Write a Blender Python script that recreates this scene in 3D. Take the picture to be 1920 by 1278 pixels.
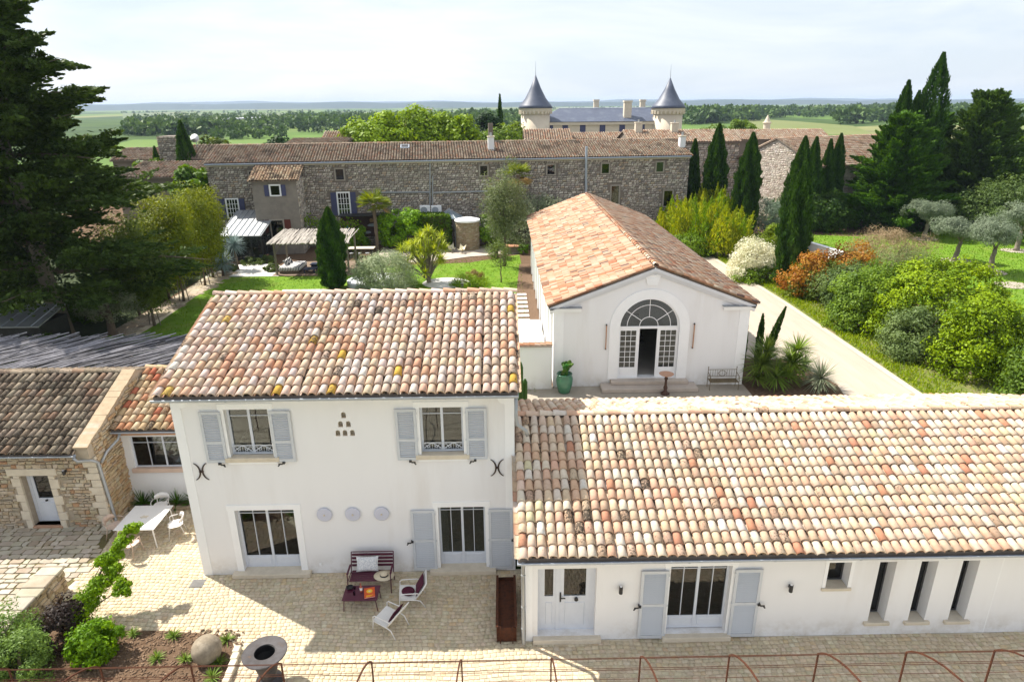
import bpy, math, random
import numpy as np
from mathutils import Vector, Matrix, Euler
from mathutils.geometry import tessellate_polygon
for o in list(bpy.data.objects): bpy.data.objects.remove(o)
random.seed(11); rng = np.random.default_rng(11)
S = bpy.context.scene; C = S.collection; PI = math.pi
rad = math.radians
U = random.uniform
# ---------------------------------------------------------------- camera
CAMZ, YAW, PITCH, ROLL, FPX = 13.5, .0133, .345, -.0083, 1232.1
fw = Vector((math.sin(YAW)*math.cos(PITCH), math.cos(YAW)*math.cos(PITCH), -math.sin(PITCH)))
rt = Vector((math.cos(YAW), -math.sin(YAW), 0)); up = rt.cross(fw)
r2 = rt*math.cos(ROLL)+up*math.sin(ROLL); u2 = up*math.cos(ROLL)-rt*math.sin(ROLL)
cam = bpy.data.objects.new('camera', bpy.data.cameras.new('camera')); C.objects.link(cam)
cam.matrix_world = Matrix(((r2.x, u2.x, -fw.x, 0), (r2.y, u2.y, -fw.y, 0), (r2.z, u2.z, -fw.z, CAMZ), (0, 0, 0, 1)))
cam.data.sensor_width = 36; cam.data.lens = 36*FPX/1920; cam.data.clip_start = .1; cam.data.clip_end = 40000
S.camera = cam
S.render.resolution_x = 1024; S.render.resolution_y = 681
# ---------------------------------------------------------------- sky and sun
SUN_EL, SUN_AZ = rad(52), rad(-59)          # azimuth clockwise from +Y
W = bpy.data.worlds.new('World'); S.world = W; W.use_nodes = True
nt = W.node_tree; bg = nt.nodes['Background']
sk = nt.nodes.new('ShaderNodeTexSky'); sk.sky_type = 'NISHITA'; sk.sun_disc = False
sk.sun_elevation = SUN_EL; sk.sun_rotation = SUN_AZ; sk.air_density = 1.0; sk.dust_density = .8; sk.ozone_density = 1.0
tc = nt.nodes.new('ShaderNodeTexCoord'); mp = nt.nodes.new('ShaderNodeMapping'); mp.inputs['Scale'].default_value = (1.1, 1.5, 6.0)
mp.inputs['Rotation'].default_value = (0, .08, .3)
n1 = nt.nodes.new('ShaderNodeTexNoise'); n1.inputs['Scale'].default_value = 1.6; n1.inputs['Detail'].default_value = 8; n1.inputs['Roughness'].default_value = .58
n1.inputs['Distortion'].default_value = .6
rp = nt.nodes.new('ShaderNodeMapRange'); rp.inputs['From Min'].default_value = .38; rp.inputs['From Max'].default_value = .62
rp.inputs['To Min'].default_value = 0; rp.inputs['To Max'].default_value = 1
mx = nt.nodes.new('ShaderNodeMix'); mx.data_type = 'RGBA'
nt.links.new(tc.outputs['Generated'], mp.inputs['Vector']); nt.links.new(mp.outputs[0], n1.inputs['Vector'])
nt.links.new(n1.outputs[0], rp.inputs['Value']); mx.inputs['Factor'].default_value = .82
vl = nt.nodes.new('ShaderNodeMix'); vl.data_type = 'RGBA'; vl.inputs['A'].default_value = (4.1, 4.5, 5.05, 1); vl.inputs['B'].default_value = (5.7, 5.75, 5.8, 1); nt.links.new(rp.outputs[0], vl.inputs['Factor'])
nt.links.new(sk.outputs[0], mx.inputs['A']); nt.links.new(vl.outputs['Result'], mx.inputs['B'])   # thin bright cloud veil
nt.links.new(mx.outputs['Result'], bg.inputs['Color']); bg.inputs['Strength'].default_value = .105
sl = bpy.data.lights.new('sun', 'SUN'); sl.energy = 5.0; sl.angle = rad(.53); sl.color = (1, .94, .84)
so = bpy.data.objects.new('sun', sl); C.objects.link(so)
sdir = Vector((math.sin(SUN_AZ)*math.cos(SUN_EL), math.cos(SUN_AZ)*math.cos(SUN_EL), math.sin(SUN_EL)))
so.rotation_euler = sdir.to_track_quat('Z', 'Y').to_euler(); so.location = sdir*60
vs = S.view_settings; vs.view_transform = 'Standard'; vs.look = 'None'; vs.gamma = 1; vs.exposure = .88; vs.use_curve_mapping = False
# ---------------------------------------------------------------- pixel rays (to place measured points at their true distance)
def ray(px, py): return fw + r2*((px-960)/FPX) - u2*((py-639)/FPX)
def gz(px, py, z=0):
    d = ray(px, py); return d*((z-CAMZ)/d.z)+Vector((0, 0, CAMZ))
def gy(px, py, y):
    d = ray(px, py); return d*(y/d.y)+Vector((0, 0, CAMZ))
def project(p):
    d = Vector(p)-Vector((0, 0, CAMZ)); w = d.dot(fw)
    return (960+FPX*d.dot(r2)/w, 639-FPX*d.dot(u2)/w) if w > .1 else (-9e9, -9e9)
def inview(p, m=30):
    a, b = project(p); return -m < a < 1920+m and -m < b < 1278+m
# ---------------------------------------------------------------- materials
def srgb(*c): return tuple(((x/255)/12.92 if x/255 < .04045 else ((x/255+.055)/1.055)**2.4) for x in c)
def newmat(name):
    m = bpy.data.materials.new(name); m.use_nodes = True
    return m, m.node_tree, m.node_tree.nodes['Principled BSDF']
def node(nt, t, **k):
    n = nt.nodes.new('ShaderNode'+t)
    for a, v in k.items():
        if a[0] == '_': setattr(n, a[1:], v)
        else: n.inputs[a.replace('_', ' ')].default_value = v
    return n
def M(name, c1, c2=None, sc=3., rough=.8, bump=0, bsc=40., metal=0, spec=.3, c3=None, c3sc=.5, c3lo=.5, c3hi=.7, tint=None, stretch=(1, 1, 1), contrast=.18, wave=None, bdist=.02):
    """noise-mixed colour c1..c2, larger stains of c3, optional per-piece tint (obj colour or 'tint' attribute)"""
    m, nt, b = newmat(name); L = nt.links.new
    tcn = node(nt, 'TexCoord'); mpn = node(nt, 'Mapping', Scale=stretch); L(tcn.outputs['Object'], mpn.inputs[0])
    vec = mpn.outputs[0]
    if tint == 'obj':
        oi = node(nt, 'ObjectInfo'); ad = node(nt, 'VectorMath', _operation='ADD'); L(vec, ad.inputs[0]); 
        sc_ = node(nt, 'VectorMath', _operation='SCALE'); sc_.inputs['Scale'].default_value = 37.; cmb = node(nt, 'CombineXYZ'); L(oi.outputs['Random'], cmb.inputs[0]); L(oi.outputs['Random'], cmb.inputs[1]); L(cmb.outputs[0], sc_.inputs[0]); L(sc_.outputs[0], ad.inputs[1]); vec = ad.outputs[0]
    nz = node(nt, 'TexNoise', Scale=sc, Detail=7, Roughness=.62); L(vec, nz.inputs['Vector'])
    mr = node(nt, 'MapRange', From_Min=.5-contrast, From_Max=.5+contrast); L(nz.outputs[0], mr.inputs[0])
    mxn = node(nt, 'Mix', _data_type='RGBA'); L(mr.outputs[0], mxn.inputs['Factor'])
    mxn.inputs['A'].default_value = (*c1, 1); mxn.inputs['B'].default_value = (*(c2 or c1), 1)
    col = mxn.outputs['Result']
    dirt = None
    if tint:
        if tint == 'obj': tcol, talpha = oi.outputs['Color'], oi.outputs['Alpha']
        else:
            at = node(nt, 'Attribute', _attribute_name='tint'); tcol, talpha = at.outputs['Color'], at.outputs['Alpha']
        mu = node(nt, 'Mix', _data_type='RGBA', _blend_type='MULTIPLY'); mu.inputs['Factor'].default_value = 1
        L(tcol, mu.inputs['A']); L(col, mu.inputs['B']); col = mu.outputs['Result']; dirt = talpha
    if c3:
        n3 = node(nt, 'TexNoise', Scale=c3sc, Detail=8, Roughness=.7); L(vec, n3.inputs['Vector'])
        m3 = node(nt, 'MapRange', From_Min=c3lo, From_Max=c3hi); L(n3.outputs[0], m3.inputs[0]); fac = m3.outputs[0]
        if dirt is not None:
            sb = node(nt, 'Math', _operation='ADD'); L(n3.outputs[0], sb.inputs[0])
            dm = node(nt, 'Math', _operation='MULTIPLY_ADD'); L(dirt, dm.inputs[0]); dm.inputs[1].default_value = .42; dm.inputs[2].default_value = -.28
            L(dm.outputs[0], sb.inputs[1]); L(sb.outputs[0], m3.inputs[0])
        x3 = node(nt, 'Mix', _data_type='RGBA'); L(fac, x3.inputs['Factor']); L(col, x3.inputs['A']); x3.inputs['B'].default_value = (*c3, 1); col = x3.outputs['Result']
    L(col, b.inputs['Base Color'])
    b.inputs['Roughness'].default_value = rough; b.inputs['Metallic'].default_value = metal; b.inputs['Specular IOR Level'].default_value = spec
    if bump:
        nb = node(nt, 'TexNoise', Scale=bsc, Detail=6, Roughness=.65); L(vec, nb.inputs['Vector'])
        bp = node(nt, 'Bump', Strength=bump, Distance=bdist); L(nb.outputs[0], bp.inputs['Height']); L(bp.outputs[0], b.inputs['Normal'])
    return m
def leafmat(name, trans=.35, rough=.55, gloss=.25):
    m, nt, b = newmat(name); L = nt.links.new
    at0 = node(nt, 'Attribute', _attribute_name='tint'); at = node(nt, 'HueSaturation', Saturation=1.18, Value=1.08); L(at0.outputs['Color'], at.inputs['Color'])
    b.inputs['Roughness'].default_value = rough; b.inputs['Specular IOR Level'].default_value = gloss
    L(at.outputs['Color'], b.inputs['Base Color'])
    tr = node(nt, 'BsdfTranslucent'); hs = node(nt, 'HueSaturation', Hue=.485, Saturation=1.1, Value=1.25); L(at.outputs['Color'], hs.inputs['Color']); L(hs.outputs[0], tr.inputs['Color'])
    ms = node(nt, 'MixShader'); ms.inputs[0].default_value = trans; L(b.outputs[0], ms.inputs[1]); L(tr.outputs[0], ms.inputs[2])
    L(ms.outputs[0], nt.nodes['Material Output'].inputs['Surface']); return m
def glassmat(name, tintc=(.75, .8, .8), ior=1.9):
    m, nt, b = newmat(name); L = nt.links.new
    g = node(nt, 'BsdfGlossy', Roughness=.02); g.inputs['Color'].default_value = (.95, .97, 1, 1)
    t = node(nt, 'BsdfTransparent'); t.inputs['Color'].default_value = (*tintc, 1)
    fr = node(nt, 'Fresnel', IOR=ior); ms = node(nt, 'MixShader'); L(fr.outputs[0], ms.inputs[0]); L(t.outputs[0], ms.inputs[1]); L(g.outputs[0], ms.inputs[2])
    tcn = node(nt, 'TexCoord'); nz = node(nt, 'TexNoise', Scale=.9, Detail=1); L(tcn.outputs['Object'], nz.inputs['Vector'])
    bp = node(nt, 'Bump', Strength=.05, Distance=.05); L(nz.outputs[0], bp.inputs['Height']); L(bp.outputs[0], g.inputs['Normal'])
    L(ms.outputs[0], nt.nodes['Material Output'].inputs['Surface']); return m
# ---------------------------------------------------------------- object helpers
WL = {}            # world position of every object (all parents unrotated unless noted)
def tag(o, label=None, cat=None, group=None, kind=None):
    if label: o['label'] = label
    if cat: o['category'] = cat
    if group: o['group'] = group
    if kind: o['kind'] = kind
    return o
def link(o, parent=None):
    C.objects.link(o)
    if parent: o.parent = parent
    return o
def thing(name, label, cat, loc=(0, 0, 0), rz=0, group=None):
    o = bpy.data.objects.new(name, None); o.empty_display_size = .3; link(o); o.location = loc; o.rotation_euler = (0, 0, rz)
    WL[o] = Vector(loc); return tag(o, label, cat, group)
def fin(name, me, mat, parent=None, smooth=False):
    o = bpy.data.objects.new(name, me); link(o, parent)
    if mat: me.materials.append(mat)
    if smooth: me.polygons.foreach_set('use_smooth', [True]*len(me.polygons))
    WL[o] = WL[parent] if parent else Vector((0, 0, 0)); return o
class MB:
    def __init__(s): s.v = []; s.f = []; s.t = []
    def add(s, vs, fs, t=None):
        n = len(s.v); s.v += [tuple(v) for v in vs]; s.f += [tuple(i+n for i in f) for f in fs]; s.t += [t]*len(fs); return s
    def box(s, x0, x1, y0, y1, z0, z1, t=None, mat=None):
        vs = [(x, y, z) for z in (z0, z1) for y in (y0, y1) for x in (x0, x1)]
        if mat: vs = [tuple(mat @ Vector(v)) for v in vs]
        return s.add(vs, [(0, 2, 3, 1), (4, 5, 7, 6), (0, 1, 5, 4), (2, 6, 7, 3), (0, 4, 6, 2), (1, 3, 7, 5)], t)
    def bbox(s, x0, x1, y0, y1, z0, z1, b=.01, t=None, mat=None):
        """box with chamfered edges"""
        vs = []; 
        for z, i in ((z0, 1), (z0+b, 0), (z1-b, 0), (z1, 1)):
            e = b if i else 0
            c = b*.0 + b
            xs, xe, ys, ye = x0+e, x1-e, y0+e, y1-e
            if i: vs += [(xs, ys, z), (xe, ys, z), (xe, ys, z), (xe, ye, z), (xe, ye, z), (xs, ye, z), (xs, ye, z), (xs, ys, z)]
            else: vs += [(xs+c, ys, z), (xe-c, ys, z), (xe, ys+c, z), (xe, ye-c, z), (xe-c, ye, z), (xs+c, ye, z), (xs, ye-c, z), (xs, ys+c, z)]
        if mat: vs = [tuple(mat @ Vector(v)) for v in vs]
        fs = [tuple(range(7, -1, -1)), tuple(range(24, 32))]
        for r in range(3):
            for k in range(8): fs.append((r*8+k, r*8+(k+1) % 8, r*8+8+(k+1) % 8, r*8+8+k))
        return s.add(vs, fs, t)
    def tube(s, pts, r, n=8, cap=True, t=None):
        pts = [Vector(p) for p in pts]; rs = r if isinstance(r, (list, tuple)) else [r]*len(pts)
        vs = []; fs = []; prev = None
        for i, p in enumerate(pts):
            d = (pts[min(i+1, len(pts)-1)]-pts[max(i-1, 0)]).normalized()
            a = prev if prev is not None else (Vector((0, 0, 1)) if abs(d.z) < .9 else Vector((1, 0, 0)))
            x = (a-d*a.dot(d)).normalized(); y = d.cross(x); prev = x
            for k in range(n):
                q = 2*PI*k/n; vs.append(p+(x*math.cos(q)+y*math.sin(q))*rs[i])
        for i in range(len(pts)-1):
            for k in range(n): fs.append((i*n+k, i*n+(k+1) % n, (i+1)*n+(k+1) % n, (i+1)*n+k))
        if cap: fs += [tuple(range(n-1, -1, -1)), tuple(range((len(pts)-1)*n, len(pts)*n))]
        return s.add(vs, fs, t)
    def lathe(s, prof, c=(0, 0, 0), n=20, t=None, sq=1, cap=True):
        vs = [(c[0]+r*math.cos(2*PI*k/n), c[1]+r*sq*math.sin(2*PI*k/n), c[2]+z) for r, z in prof for k in range(n)]
        fs = [(i*n+k, i*n+(k+1) % n, (i+1)*n+(k+1) % n, (i+1)*n+k) for i in range(len(prof)-1) for k in range(n)]
        if cap: fs += [tuple(range(n-1, -1, -1)), tuple(range((len(prof)-1)*n, len(prof)*n))]
        return s.add(vs, fs, t)
    def prism(s, poly, f0, f1, t=None):
        """poly 2d -> two 3d maps"""
        n = len(poly); vs = [f0(*p) for p in poly]+[f1(*p) for p in poly]
        fs = [tuple(range(n)), tuple(range(2*n-1, n-1, -1))]+[((i+1) % n, i, n+i, n+(i+1) % n) for i in range(n)]
        return s.add(vs, fs, t)
    def build(s, name, mat, parent=None, smooth=False, loc=None):
        off = (WL[parent] if parent else Vector((0, 0, 0)))
        vs = [(x-off.x, y-off.y, z-off.z) for x, y, z in s.v] if loc is None else s.v
        me = bpy.data.meshes.new(name); me.from_pydata(vs, [], s.f); 
        if any(t is not None for t in s.t):
            a = me.attributes.new('tint', 'FLOAT_COLOR', 'FACE'); a.data.foreach_set('color', [c for t in s.t for c in ((*t, 1)[:4] if t else (1, 1, 1, 1))])
        me.update(); o = fin(name, me, mat, parent, smooth)
        if loc is not None: o.location = Vector(loc)-off; WL[o] = Vector(loc)
        return o
def wallpoly(mb, outer, holes, f0, f1, niche=()):
    """wall with openings: outer and holes are 2d loops; f0/f1 map to front/back. niche holes get no hole in the back"""
    for fmap, hs, flip in ((f0, list(holes)+list(niche), False), (f1, list(holes), True)):
        loops = [outer]+hs; fl = [p for l in loops for p in l]
        tris = tessellate_polygon([[Vector((p[0], p[1], 0)) for p in l] for l in loops])
        mb.add([fmap(*p) for p in fl], [tuple(t[::-1]) if flip else tuple(t) for t in tris])
    for l in [outer]+list(holes):
        n = len(l); mb.add([f0(*p) for p in l]+[f1(*p) for p in l], [(i, (i+1) % n, n+(i+1) % n, n+i) for i in range(n)])
def rect(x0, x1, z0, z1): return [(x0, z0), (x1, z0), (x1, z1), (x0, z1)]
def archpoly(cx, w, z0, zs, n=12, rz=None):
    r = w/2; rz = rz or r
    return [(cx-r, z0), (cx+r, z0)]+[(cx+r*math.cos(PI*k/n), zs+rz*math.sin(PI*k/n)) for k in range(n+1)]
def npmesh(name, V, F, mat, parent=None, tint=None, smooth=False, kind=None, world=True):
    """numpy mesh: F is (m,k) of one polygon size"""
    V = np.asarray(V, np.float32); F = np.asarray(F, np.int32); m, k = F.shape
    if parent is not None and world: V = V-np.array(WL[parent], np.float32)
    me = bpy.data.meshes.new(name); me.vertices.add(len(V)); me.vertices.foreach_set('co', V.ravel())
    me.loops.add(m*k); me.loops.foreach_set('vertex_index', F.ravel()); me.polygons.add(m)
    me.polygons.foreach_set('loop_start', np.arange(0, m*k, k, dtype=np.int32))
    if tint is not None:
        a = me.attributes.new('tint', 'FLOAT_COLOR', 'FACE'); T = np.asarray(tint, np.float32)
        if T.shape[1] == 3: T = np.c_[T, np.ones(len(T), np.float32)]
        a.data.foreach_set('color', T.astype(np.float32).ravel())
    me.update(calc_edges=True); me.validate()
    o = fin(name, me, mat, parent, smooth)
    if kind: o['kind'] = kind
    return o
def copy_tree(o, parent=None):
    c = o.copy(); C.objects.link(c); c.parent = parent
    if parent is not None: c.matrix_parent_inverse = o.matrix_parent_inverse
    for ch in o.children: copy_tree(ch, c)
    return c
def instmesh(base_v, base_f, mats, tints):
    """join many transformed copies: base arrays, (n,4,4) matrices, (n,4) tints"""
    n = len(mats); bv = np.c_[base_v, np.ones(len(base_v))]
    V = np.einsum('nij,kj->nki', mats, bv)[:, :, :3].reshape(-1, 3)
    F = (base_f[None]+(np.arange(n)*len(base_v))[:, None, None]).reshape(-1, base_f.shape[1])
    return V, F, np.repeat(tints, len(base_f), axis=0)
def pieces(name, meshes, base, mats, tints, m_obj, m_many, parent, limit=300, single=True):
    """pieces one by one as objects (the largest in view), the rest as one joined part of kind stuff"""
    pos = mats[:, :3, 3]; order = sorted(range(len(mats)), key=lambda i: (not inview(pos[i], 12), (pos[i][0])**2+pos[i][1]**2+(pos[i][2]-CAMZ)**2))
    k = min(limit, len(order)) if single else 0
    while k > 0 and not inview(pos[order[k-1]], 12): k -= 1
    off = WL[parent] if parent else Vector((0, 0, 0))
    for j in order[:k]:
        o = bpy.data.objects.new(name, meshes[j % len(meshes)]); link(o, parent)
        mm = Matrix(mats[j].tolist()); mm.translation -= off; o.matrix_local = mm if parent is None else mm
        o.color = tints[j]; WL[o] = Vector(pos[j])
    rest = order[k:]
    if rest:
        V, F, T = instmesh(base[0], base[1], mats[rest], tints[rest]); npmesh(name+'_field', V, F, m_many, parent, T, kind='stuff')
def frustum_mesh(name, mat, inset=.12, jit=0., seed=0, proud=1.):
    """unit stone: base 1x1 in x,z (y depth: front at y=-1), bevelled front"""
    r = np.random.default_rng(seed); a = .5
    b = np.array([(-a, 0, -a), (a, 0, -a), (a, 0, a), (-a, 0, a), (-a, -.7, -a), (a, -.7, -a), (a, -.7, a), (-a, -.7, a), (-a+inset, -1, -a+inset), (a-inset, -1, -a+inset), (a-inset, -1, a-inset), (-a+inset, -1, a-inset)])
    j = r.uniform(-jit, jit, (4, 3))*np.array([1, 0, 1]); b[0:4] += j; b[4:8] += j; b[8:12] += j*1.1+r.uniform(-.15, .15, (4, 3))*np.array([.3, 1, .3])*(1 if jit else 0)
    f = np.array([(8, 9, 10, 11), (4, 5, 9, 8), (5, 6, 10, 9), (6, 7, 11, 10), (7, 4, 8, 11), (0, 1, 5, 4), (1, 2, 6, 5), (2, 3, 7, 6), (3, 0, 4, 7)])
    me = bpy.data.meshes.new(name); me.from_pydata(b.tolist(), [], f.tolist()); me.materials.append(mat); me.update()
    return me, b, f
# ---------------------------------------------------------------- shared materials
m_stucco = M('stucco_offwhite', (.80, .795, .80), (.765, .758, .762), sc=1.4, stretch=(1.6, 1.6, .22), contrast=.3, rough=.9, bump=.12, bsc=90, spec=.15, bdist=.006, c3=(.66, .63, .60), c3sc=.5, c3lo=.53, c3hi=.9)
nt_ = m_stucco.node_tree; bs_ = nt_.nodes['Principled BSDF']; src = bs_.inputs['Base Color'].links[0].from_socket      # splash dirt along the foot of the walls
geo = node(nt_, 'NewGeometry'); sx_ = node(nt_, 'SeparateXYZ'); nt_.links.new(geo.outputs['Position'], sx_.inputs[0]); mz = node(nt_, 'MapRange', From_Min=.75, From_Max=.0); nt_.links.new(sx_.outputs['Z'], mz.inputs[0])
nd = node(nt_, 'TexNoise', Scale=2.2, Detail=8, Roughness=.7); nt_.links.new(geo.outputs['Position'], nd.inputs['Vector']); md = node(nt_, 'MapRange', From_Min=.42, From_Max=.75); nt_.links.new(nd.outputs[0], md.inputs[0]); mm_ = node(nt_, 'Math', _operation='MULTIPLY'); nt_.links.new(mz.outputs[0], mm_.inputs[0]); nt_.links.new(md.outputs[0], mm_.inputs[1])
mxx = node(nt_, 'Mix', _data_type='RGBA'); nt_.links.new(mm_.outputs[0], mxx.inputs['Factor']); nt_.links.new(src, mxx.inputs['A']); mxx.inputs['B'].default_value = (.50, .45, .38, 1); nt_.links.new(mxx.outputs['Result'], bs_.inputs['Base Color'])
m_trim = M('white_render_trim', (.87, .87, .875), (.83, .83, .835), sc=2, rough=.85, bump=.06, bsc=70, spec=.15, bdist=.005)
m_shut = M('shutter_blue_grey', (.57, .59, .62), (.53, .55, .58), sc=6, rough=.55, spec=.35, c3=(.47, .49, .52), c3sc=2, c3lo=.58, c3hi=.8)
m_frame = M('window_frame_paint', (.64, .67, .73), (.60, .63, .69), sc=5, rough=.45, spec=.4)
m_glass = glassmat('window_glass', (.55, .6, .6), 1.6)
m_zinc = M('zinc', (.42, .46, .53), (.36, .40, .46), sc=3, rough=.45, metal=.25, c3=(.42, .45, .50), c3sc=2, c3lo=.5, c3hi=.75)
m_zincpale = M('zinc_pale', (.40, .415, .43), (.33, .345, .36), sc=2, rough=.5, metal=.5)
m_black = M('black_metal', (.015, .015, .017), (.03, .03, .03), rough=.45, spec=.4)
m_stone = M('cut_limestone', (.66, .585, .47), (.56, .49, .385), sc=4, rough=.85, bump=.15, bsc=60, c3=(.42, .35, .26), c3sc=1.5, c3lo=.6, c3hi=.85)
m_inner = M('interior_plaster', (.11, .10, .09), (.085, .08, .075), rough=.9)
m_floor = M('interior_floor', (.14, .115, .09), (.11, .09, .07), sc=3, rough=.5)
m_mortar = M('lime_mortar', (.44, .375, .29), (.34, .28, .21), sc=5, rough=.95, bump=.3, bsc=30)
m_deck = M('roof_mortar', (.24, .195, .155), (.18, .145, .115), sc=6, rough=.95)
tk = dict(c1=(1, 1, 1), c2=(.84, .81, .78), sc=9, rough=.88, bump=.25, bsc=45, spec=.2, c3=(.085, .067, .05), c3sc=16, c3lo=.50, c3hi=.60, bdist=.01)
m_tile_o = M('clay_tile_piece', tint='obj', **tk); m_tile_a = M('clay_tile_field', tint='attr', **tk)
sk_ = dict(c1=(1, 1, 1), c2=(.70, .66, .60), sc=1.6, rough=.92, bump=.45, bsc=9, spec=.15, c3=(.16, .12, .08), c3sc=2.2, c3lo=.55, c3hi=.75, bdist=.05)
m_stone_o = M('stone_piece', tint='obj', **sk_); sk_.update(sc=4, bsc=25, c3sc=1.1, bdist=.02); m_stone_a = M('stone_field', tint='attr', **sk_)
pv = dict(c1=(1, 1, 1), c2=(.76, .73, .68), sc=2., rough=.9, bump=.3, bsc=14, spec=.15, bdist=.03)
m_pave_o = M('paver_piece', tint='obj', **pv); pv.update(sc=9, bsc=60, bdist=.006, c3=(.20, .165, .085), c3sc=.5, c3lo=.55, c3hi=.80); m_pave_a = M('paver_field', tint='attr', **pv)
# ---------------------------------------------------------------- clay tile roofs
def tile_base(pitch, rl, n=8, th=.016):
    r0, r1, L = pitch*.49, pitch*.36, rl*1.16; V = []
    for (r, y, z0, k) in ((r0, 0, .022, .86), (r1, L, 0, .86), (r0-th, 0, .012, .82)):
        for i in range(n+1):
            a = PI*i/n; V.append((-r*math.cos(a), y, z0+r*k*math.sin(a)))
    m = n+1; F = [(i, i+1, m+i+1, m+i) for i in range(n)]+[(2*m+i, 2*m+i+1, i+1, i) for i in range(n)]
    return np.array(V), np.array(F)
def chan_base(pitch, rl, n=4):
    r = pitch*.40; V = [(-r*math.cos(PI*i/n), y, .052+zz-r*.45*math.sin(PI*i/n)) for y, zz in ((0, .014), (rl*1.1, 0)) for i in range(n+1)]
    m = n+1; return np.array(V), np.array([(i, i+1, m+i+1, m+i) for i in range(n)])
def pick(pal):
    t = random.random()*sum(p[0] for p in pal)
    for p in pal:
        t -= p[0]
        if t <= 0: break
    k = U(.93, 1.05); return tuple(min(.9, c*k*U(.97, 1.03)) for c in p[1])+(max(0, min(1, p[2]+U(-.15, .2))),)
PAL_H = [(26, (.66, .50, .405), .12), (18, (.69, .58, .51), .12), (17, (.66, .51, .37), .15), (15, (.64, .42, .30), .12), (8, (.58, .33, .215), .15), (10, (.57, .43, .325), .45), (4, (.46, .35, .27), .65), (.4, (.58, .37, .07), .5), (5, (.72, .65, .60), .05)]
PAL_W = [(30, (.70, .55, .42), .1), (19, (.71, .61, .50), .1), (17, (.68, .51, .36), .15), (16, (.66, .43, .30), .15), (3, (.55, .27, .17), .15), (11, (.58, .43, .31), .5), (5, (.49, .34, .24), .6), (2, (.64, .55, .36), .2), (3.5, (.74, .67, .60), .0)]
PAL_B = [(26, (0.509, 0.342, 0.239), 0.1), (22, (0.525, 0.397, 0.294), 0.1), (16, (0.477, 0.263, 0.159), 0.1), (10, (0.429, 0.199, 0.116), 0.15), (7, (0.556, 0.461, 0.357), 0.1), (5, (0.286, 0.16, 0.111), 0.3), (2.5, (0.16, 0.111, 0.096), 0.2)]
PAL_O = [(25, (0.229, 0.186, 0.137), 0.7), (20, (0.268, 0.218, 0.164), 0.55), (15, (0.208, 0.159, 0.117), 0.75), (12, (0.295, 0.246, 0.186), 0.45), (4, (0.24, 0.159, 0.109), 0.5), (6, (0.174, 0.151, 0.117), 0.9)]
PAL_F = [(25, (0.26, 0.199, 0.148), 0.53), (20, (0.295, 0.236, 0.179), 0.44), (14, (0.24, 0.166, 0.12), 0.59), (10, (0.323, 0.265, 0.206), 0.34), (8, (0.288, 0.172, 0.114), 0.39)]
PAL_L = [(25, (0.53, 0.389, 0.238), 0.3), (18, (0.547, 0.442, 0.301), 0.2), (12, (0.478, 0.246, 0.141), 0.3), (8, (0.406, 0.284, 0.177), 0.7), (4, (0.442, 0.15, 0.088), 0.2)]
def canal_roof(parent, P0, ex, es, Wd, Ls, pitch, rl, pal, n=8, limit=300, channels=True, clip=None, weather=None, jit=1.):
    P0, ex, es = Vector(P0), Vector(ex).normalized(), Vector(es).normalized(); nr = ex.cross(es)
    nc = max(1, round(Wd/pitch)); pitch = Wd/nc; nrw = max(1, round(Ls/rl)); rl = Ls/nrw
    V, F = tile_base(pitch, rl, n); A, T, CA, CT = [], [], [], []
    meshes = []
    for k in range(3):
        me = bpy.data.meshes.new('tile'); v = V.copy(); v[:, 0] += .004*(k-1)*np.sin(v[:, 1]*9); v[:, 2] *= 1+.05*(k-1)
        me.from_pydata(v.tolist(), [], F.tolist()); me.materials.append(m_tile_o); me.polygons.foreach_set('use_smooth', [i < n for i in range(len(F))]); me.update(); meshes.append(me)
    colj = [U(-.015, .015)*jit for _ in range(nc)]; ph0, ph1, ph2 = U(0, 6), U(0, 6), U(0, 6)
    for i in range(nc):
        for j in range(nrw):
            x = (i+.5)*pitch; y = j*rl-.07
            if clip and not clip(x, y+rl*.5): continue
            c = P0+ex*(x+colj[i]+U(-.006, .006)*jit)+es*(y+U(-.028, .028)*jit)+nr*(.045+U(0, .006))
            a = U(-.034, .034)*jit; e = ex*math.cos(a)+es*math.sin(a); s_ = es*math.cos(a)-ex*math.sin(a)
            A.append([[e.x, s_.x, nr.x, c.x], [e.y, s_.y, nr.y, c.y], [e.z, s_.z, nr.z, c.z], [0, 0, 0, 1]])
            t = pick(pal)
            pt = math.sin(x*1.1+ph0)*math.sin(y*1.7+ph1)+.6*math.sin(x*2.9+y*1.3+ph2)+.5*math.sin(x*.45-y*.6+ph1*2)
            t = (*[c*(1-.05*max(0, pt)) for c in t[:3]], max(0, min(1, t[3]+.22*max(0, pt)-.04)))
            if weather: t = weather(t, x/Wd, y/Ls)
            T.append(t)
    pieces('tile', meshes, (V, F), np.array(A), np.array(T, np.float32), m_tile_o, m_tile_a, parent, limit, limit > 0)
    if channels:
        V2, F2 = chan_base(pitch, rl)
        for i in range(nc+1):
            for j in range(nrw):
                if clip and not clip(min(max(i*pitch, .01), Wd-.01), (j+.5)*rl): continue
                c = P0+ex*(i*pitch)+es*(j*rl-.03); t = pick(pal); CT.append((t[0]*.8, t[1]*.75, t[2]*.7, min(1, t[3]+.3)))
                CA.append([[ex.x, es.x, nr.x, c.x], [ex.y, es.y, nr.y, c.y], [ex.z, es.z, nr.z, c.z], [0, 0, 0, 1]])
        v, f, t = instmesh(V2, F2, np.array(CA), np.array(CT, np.float32)); npmesh('channel_tiles', v, f, m_tile_a, parent, t, kind='stuff')
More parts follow.
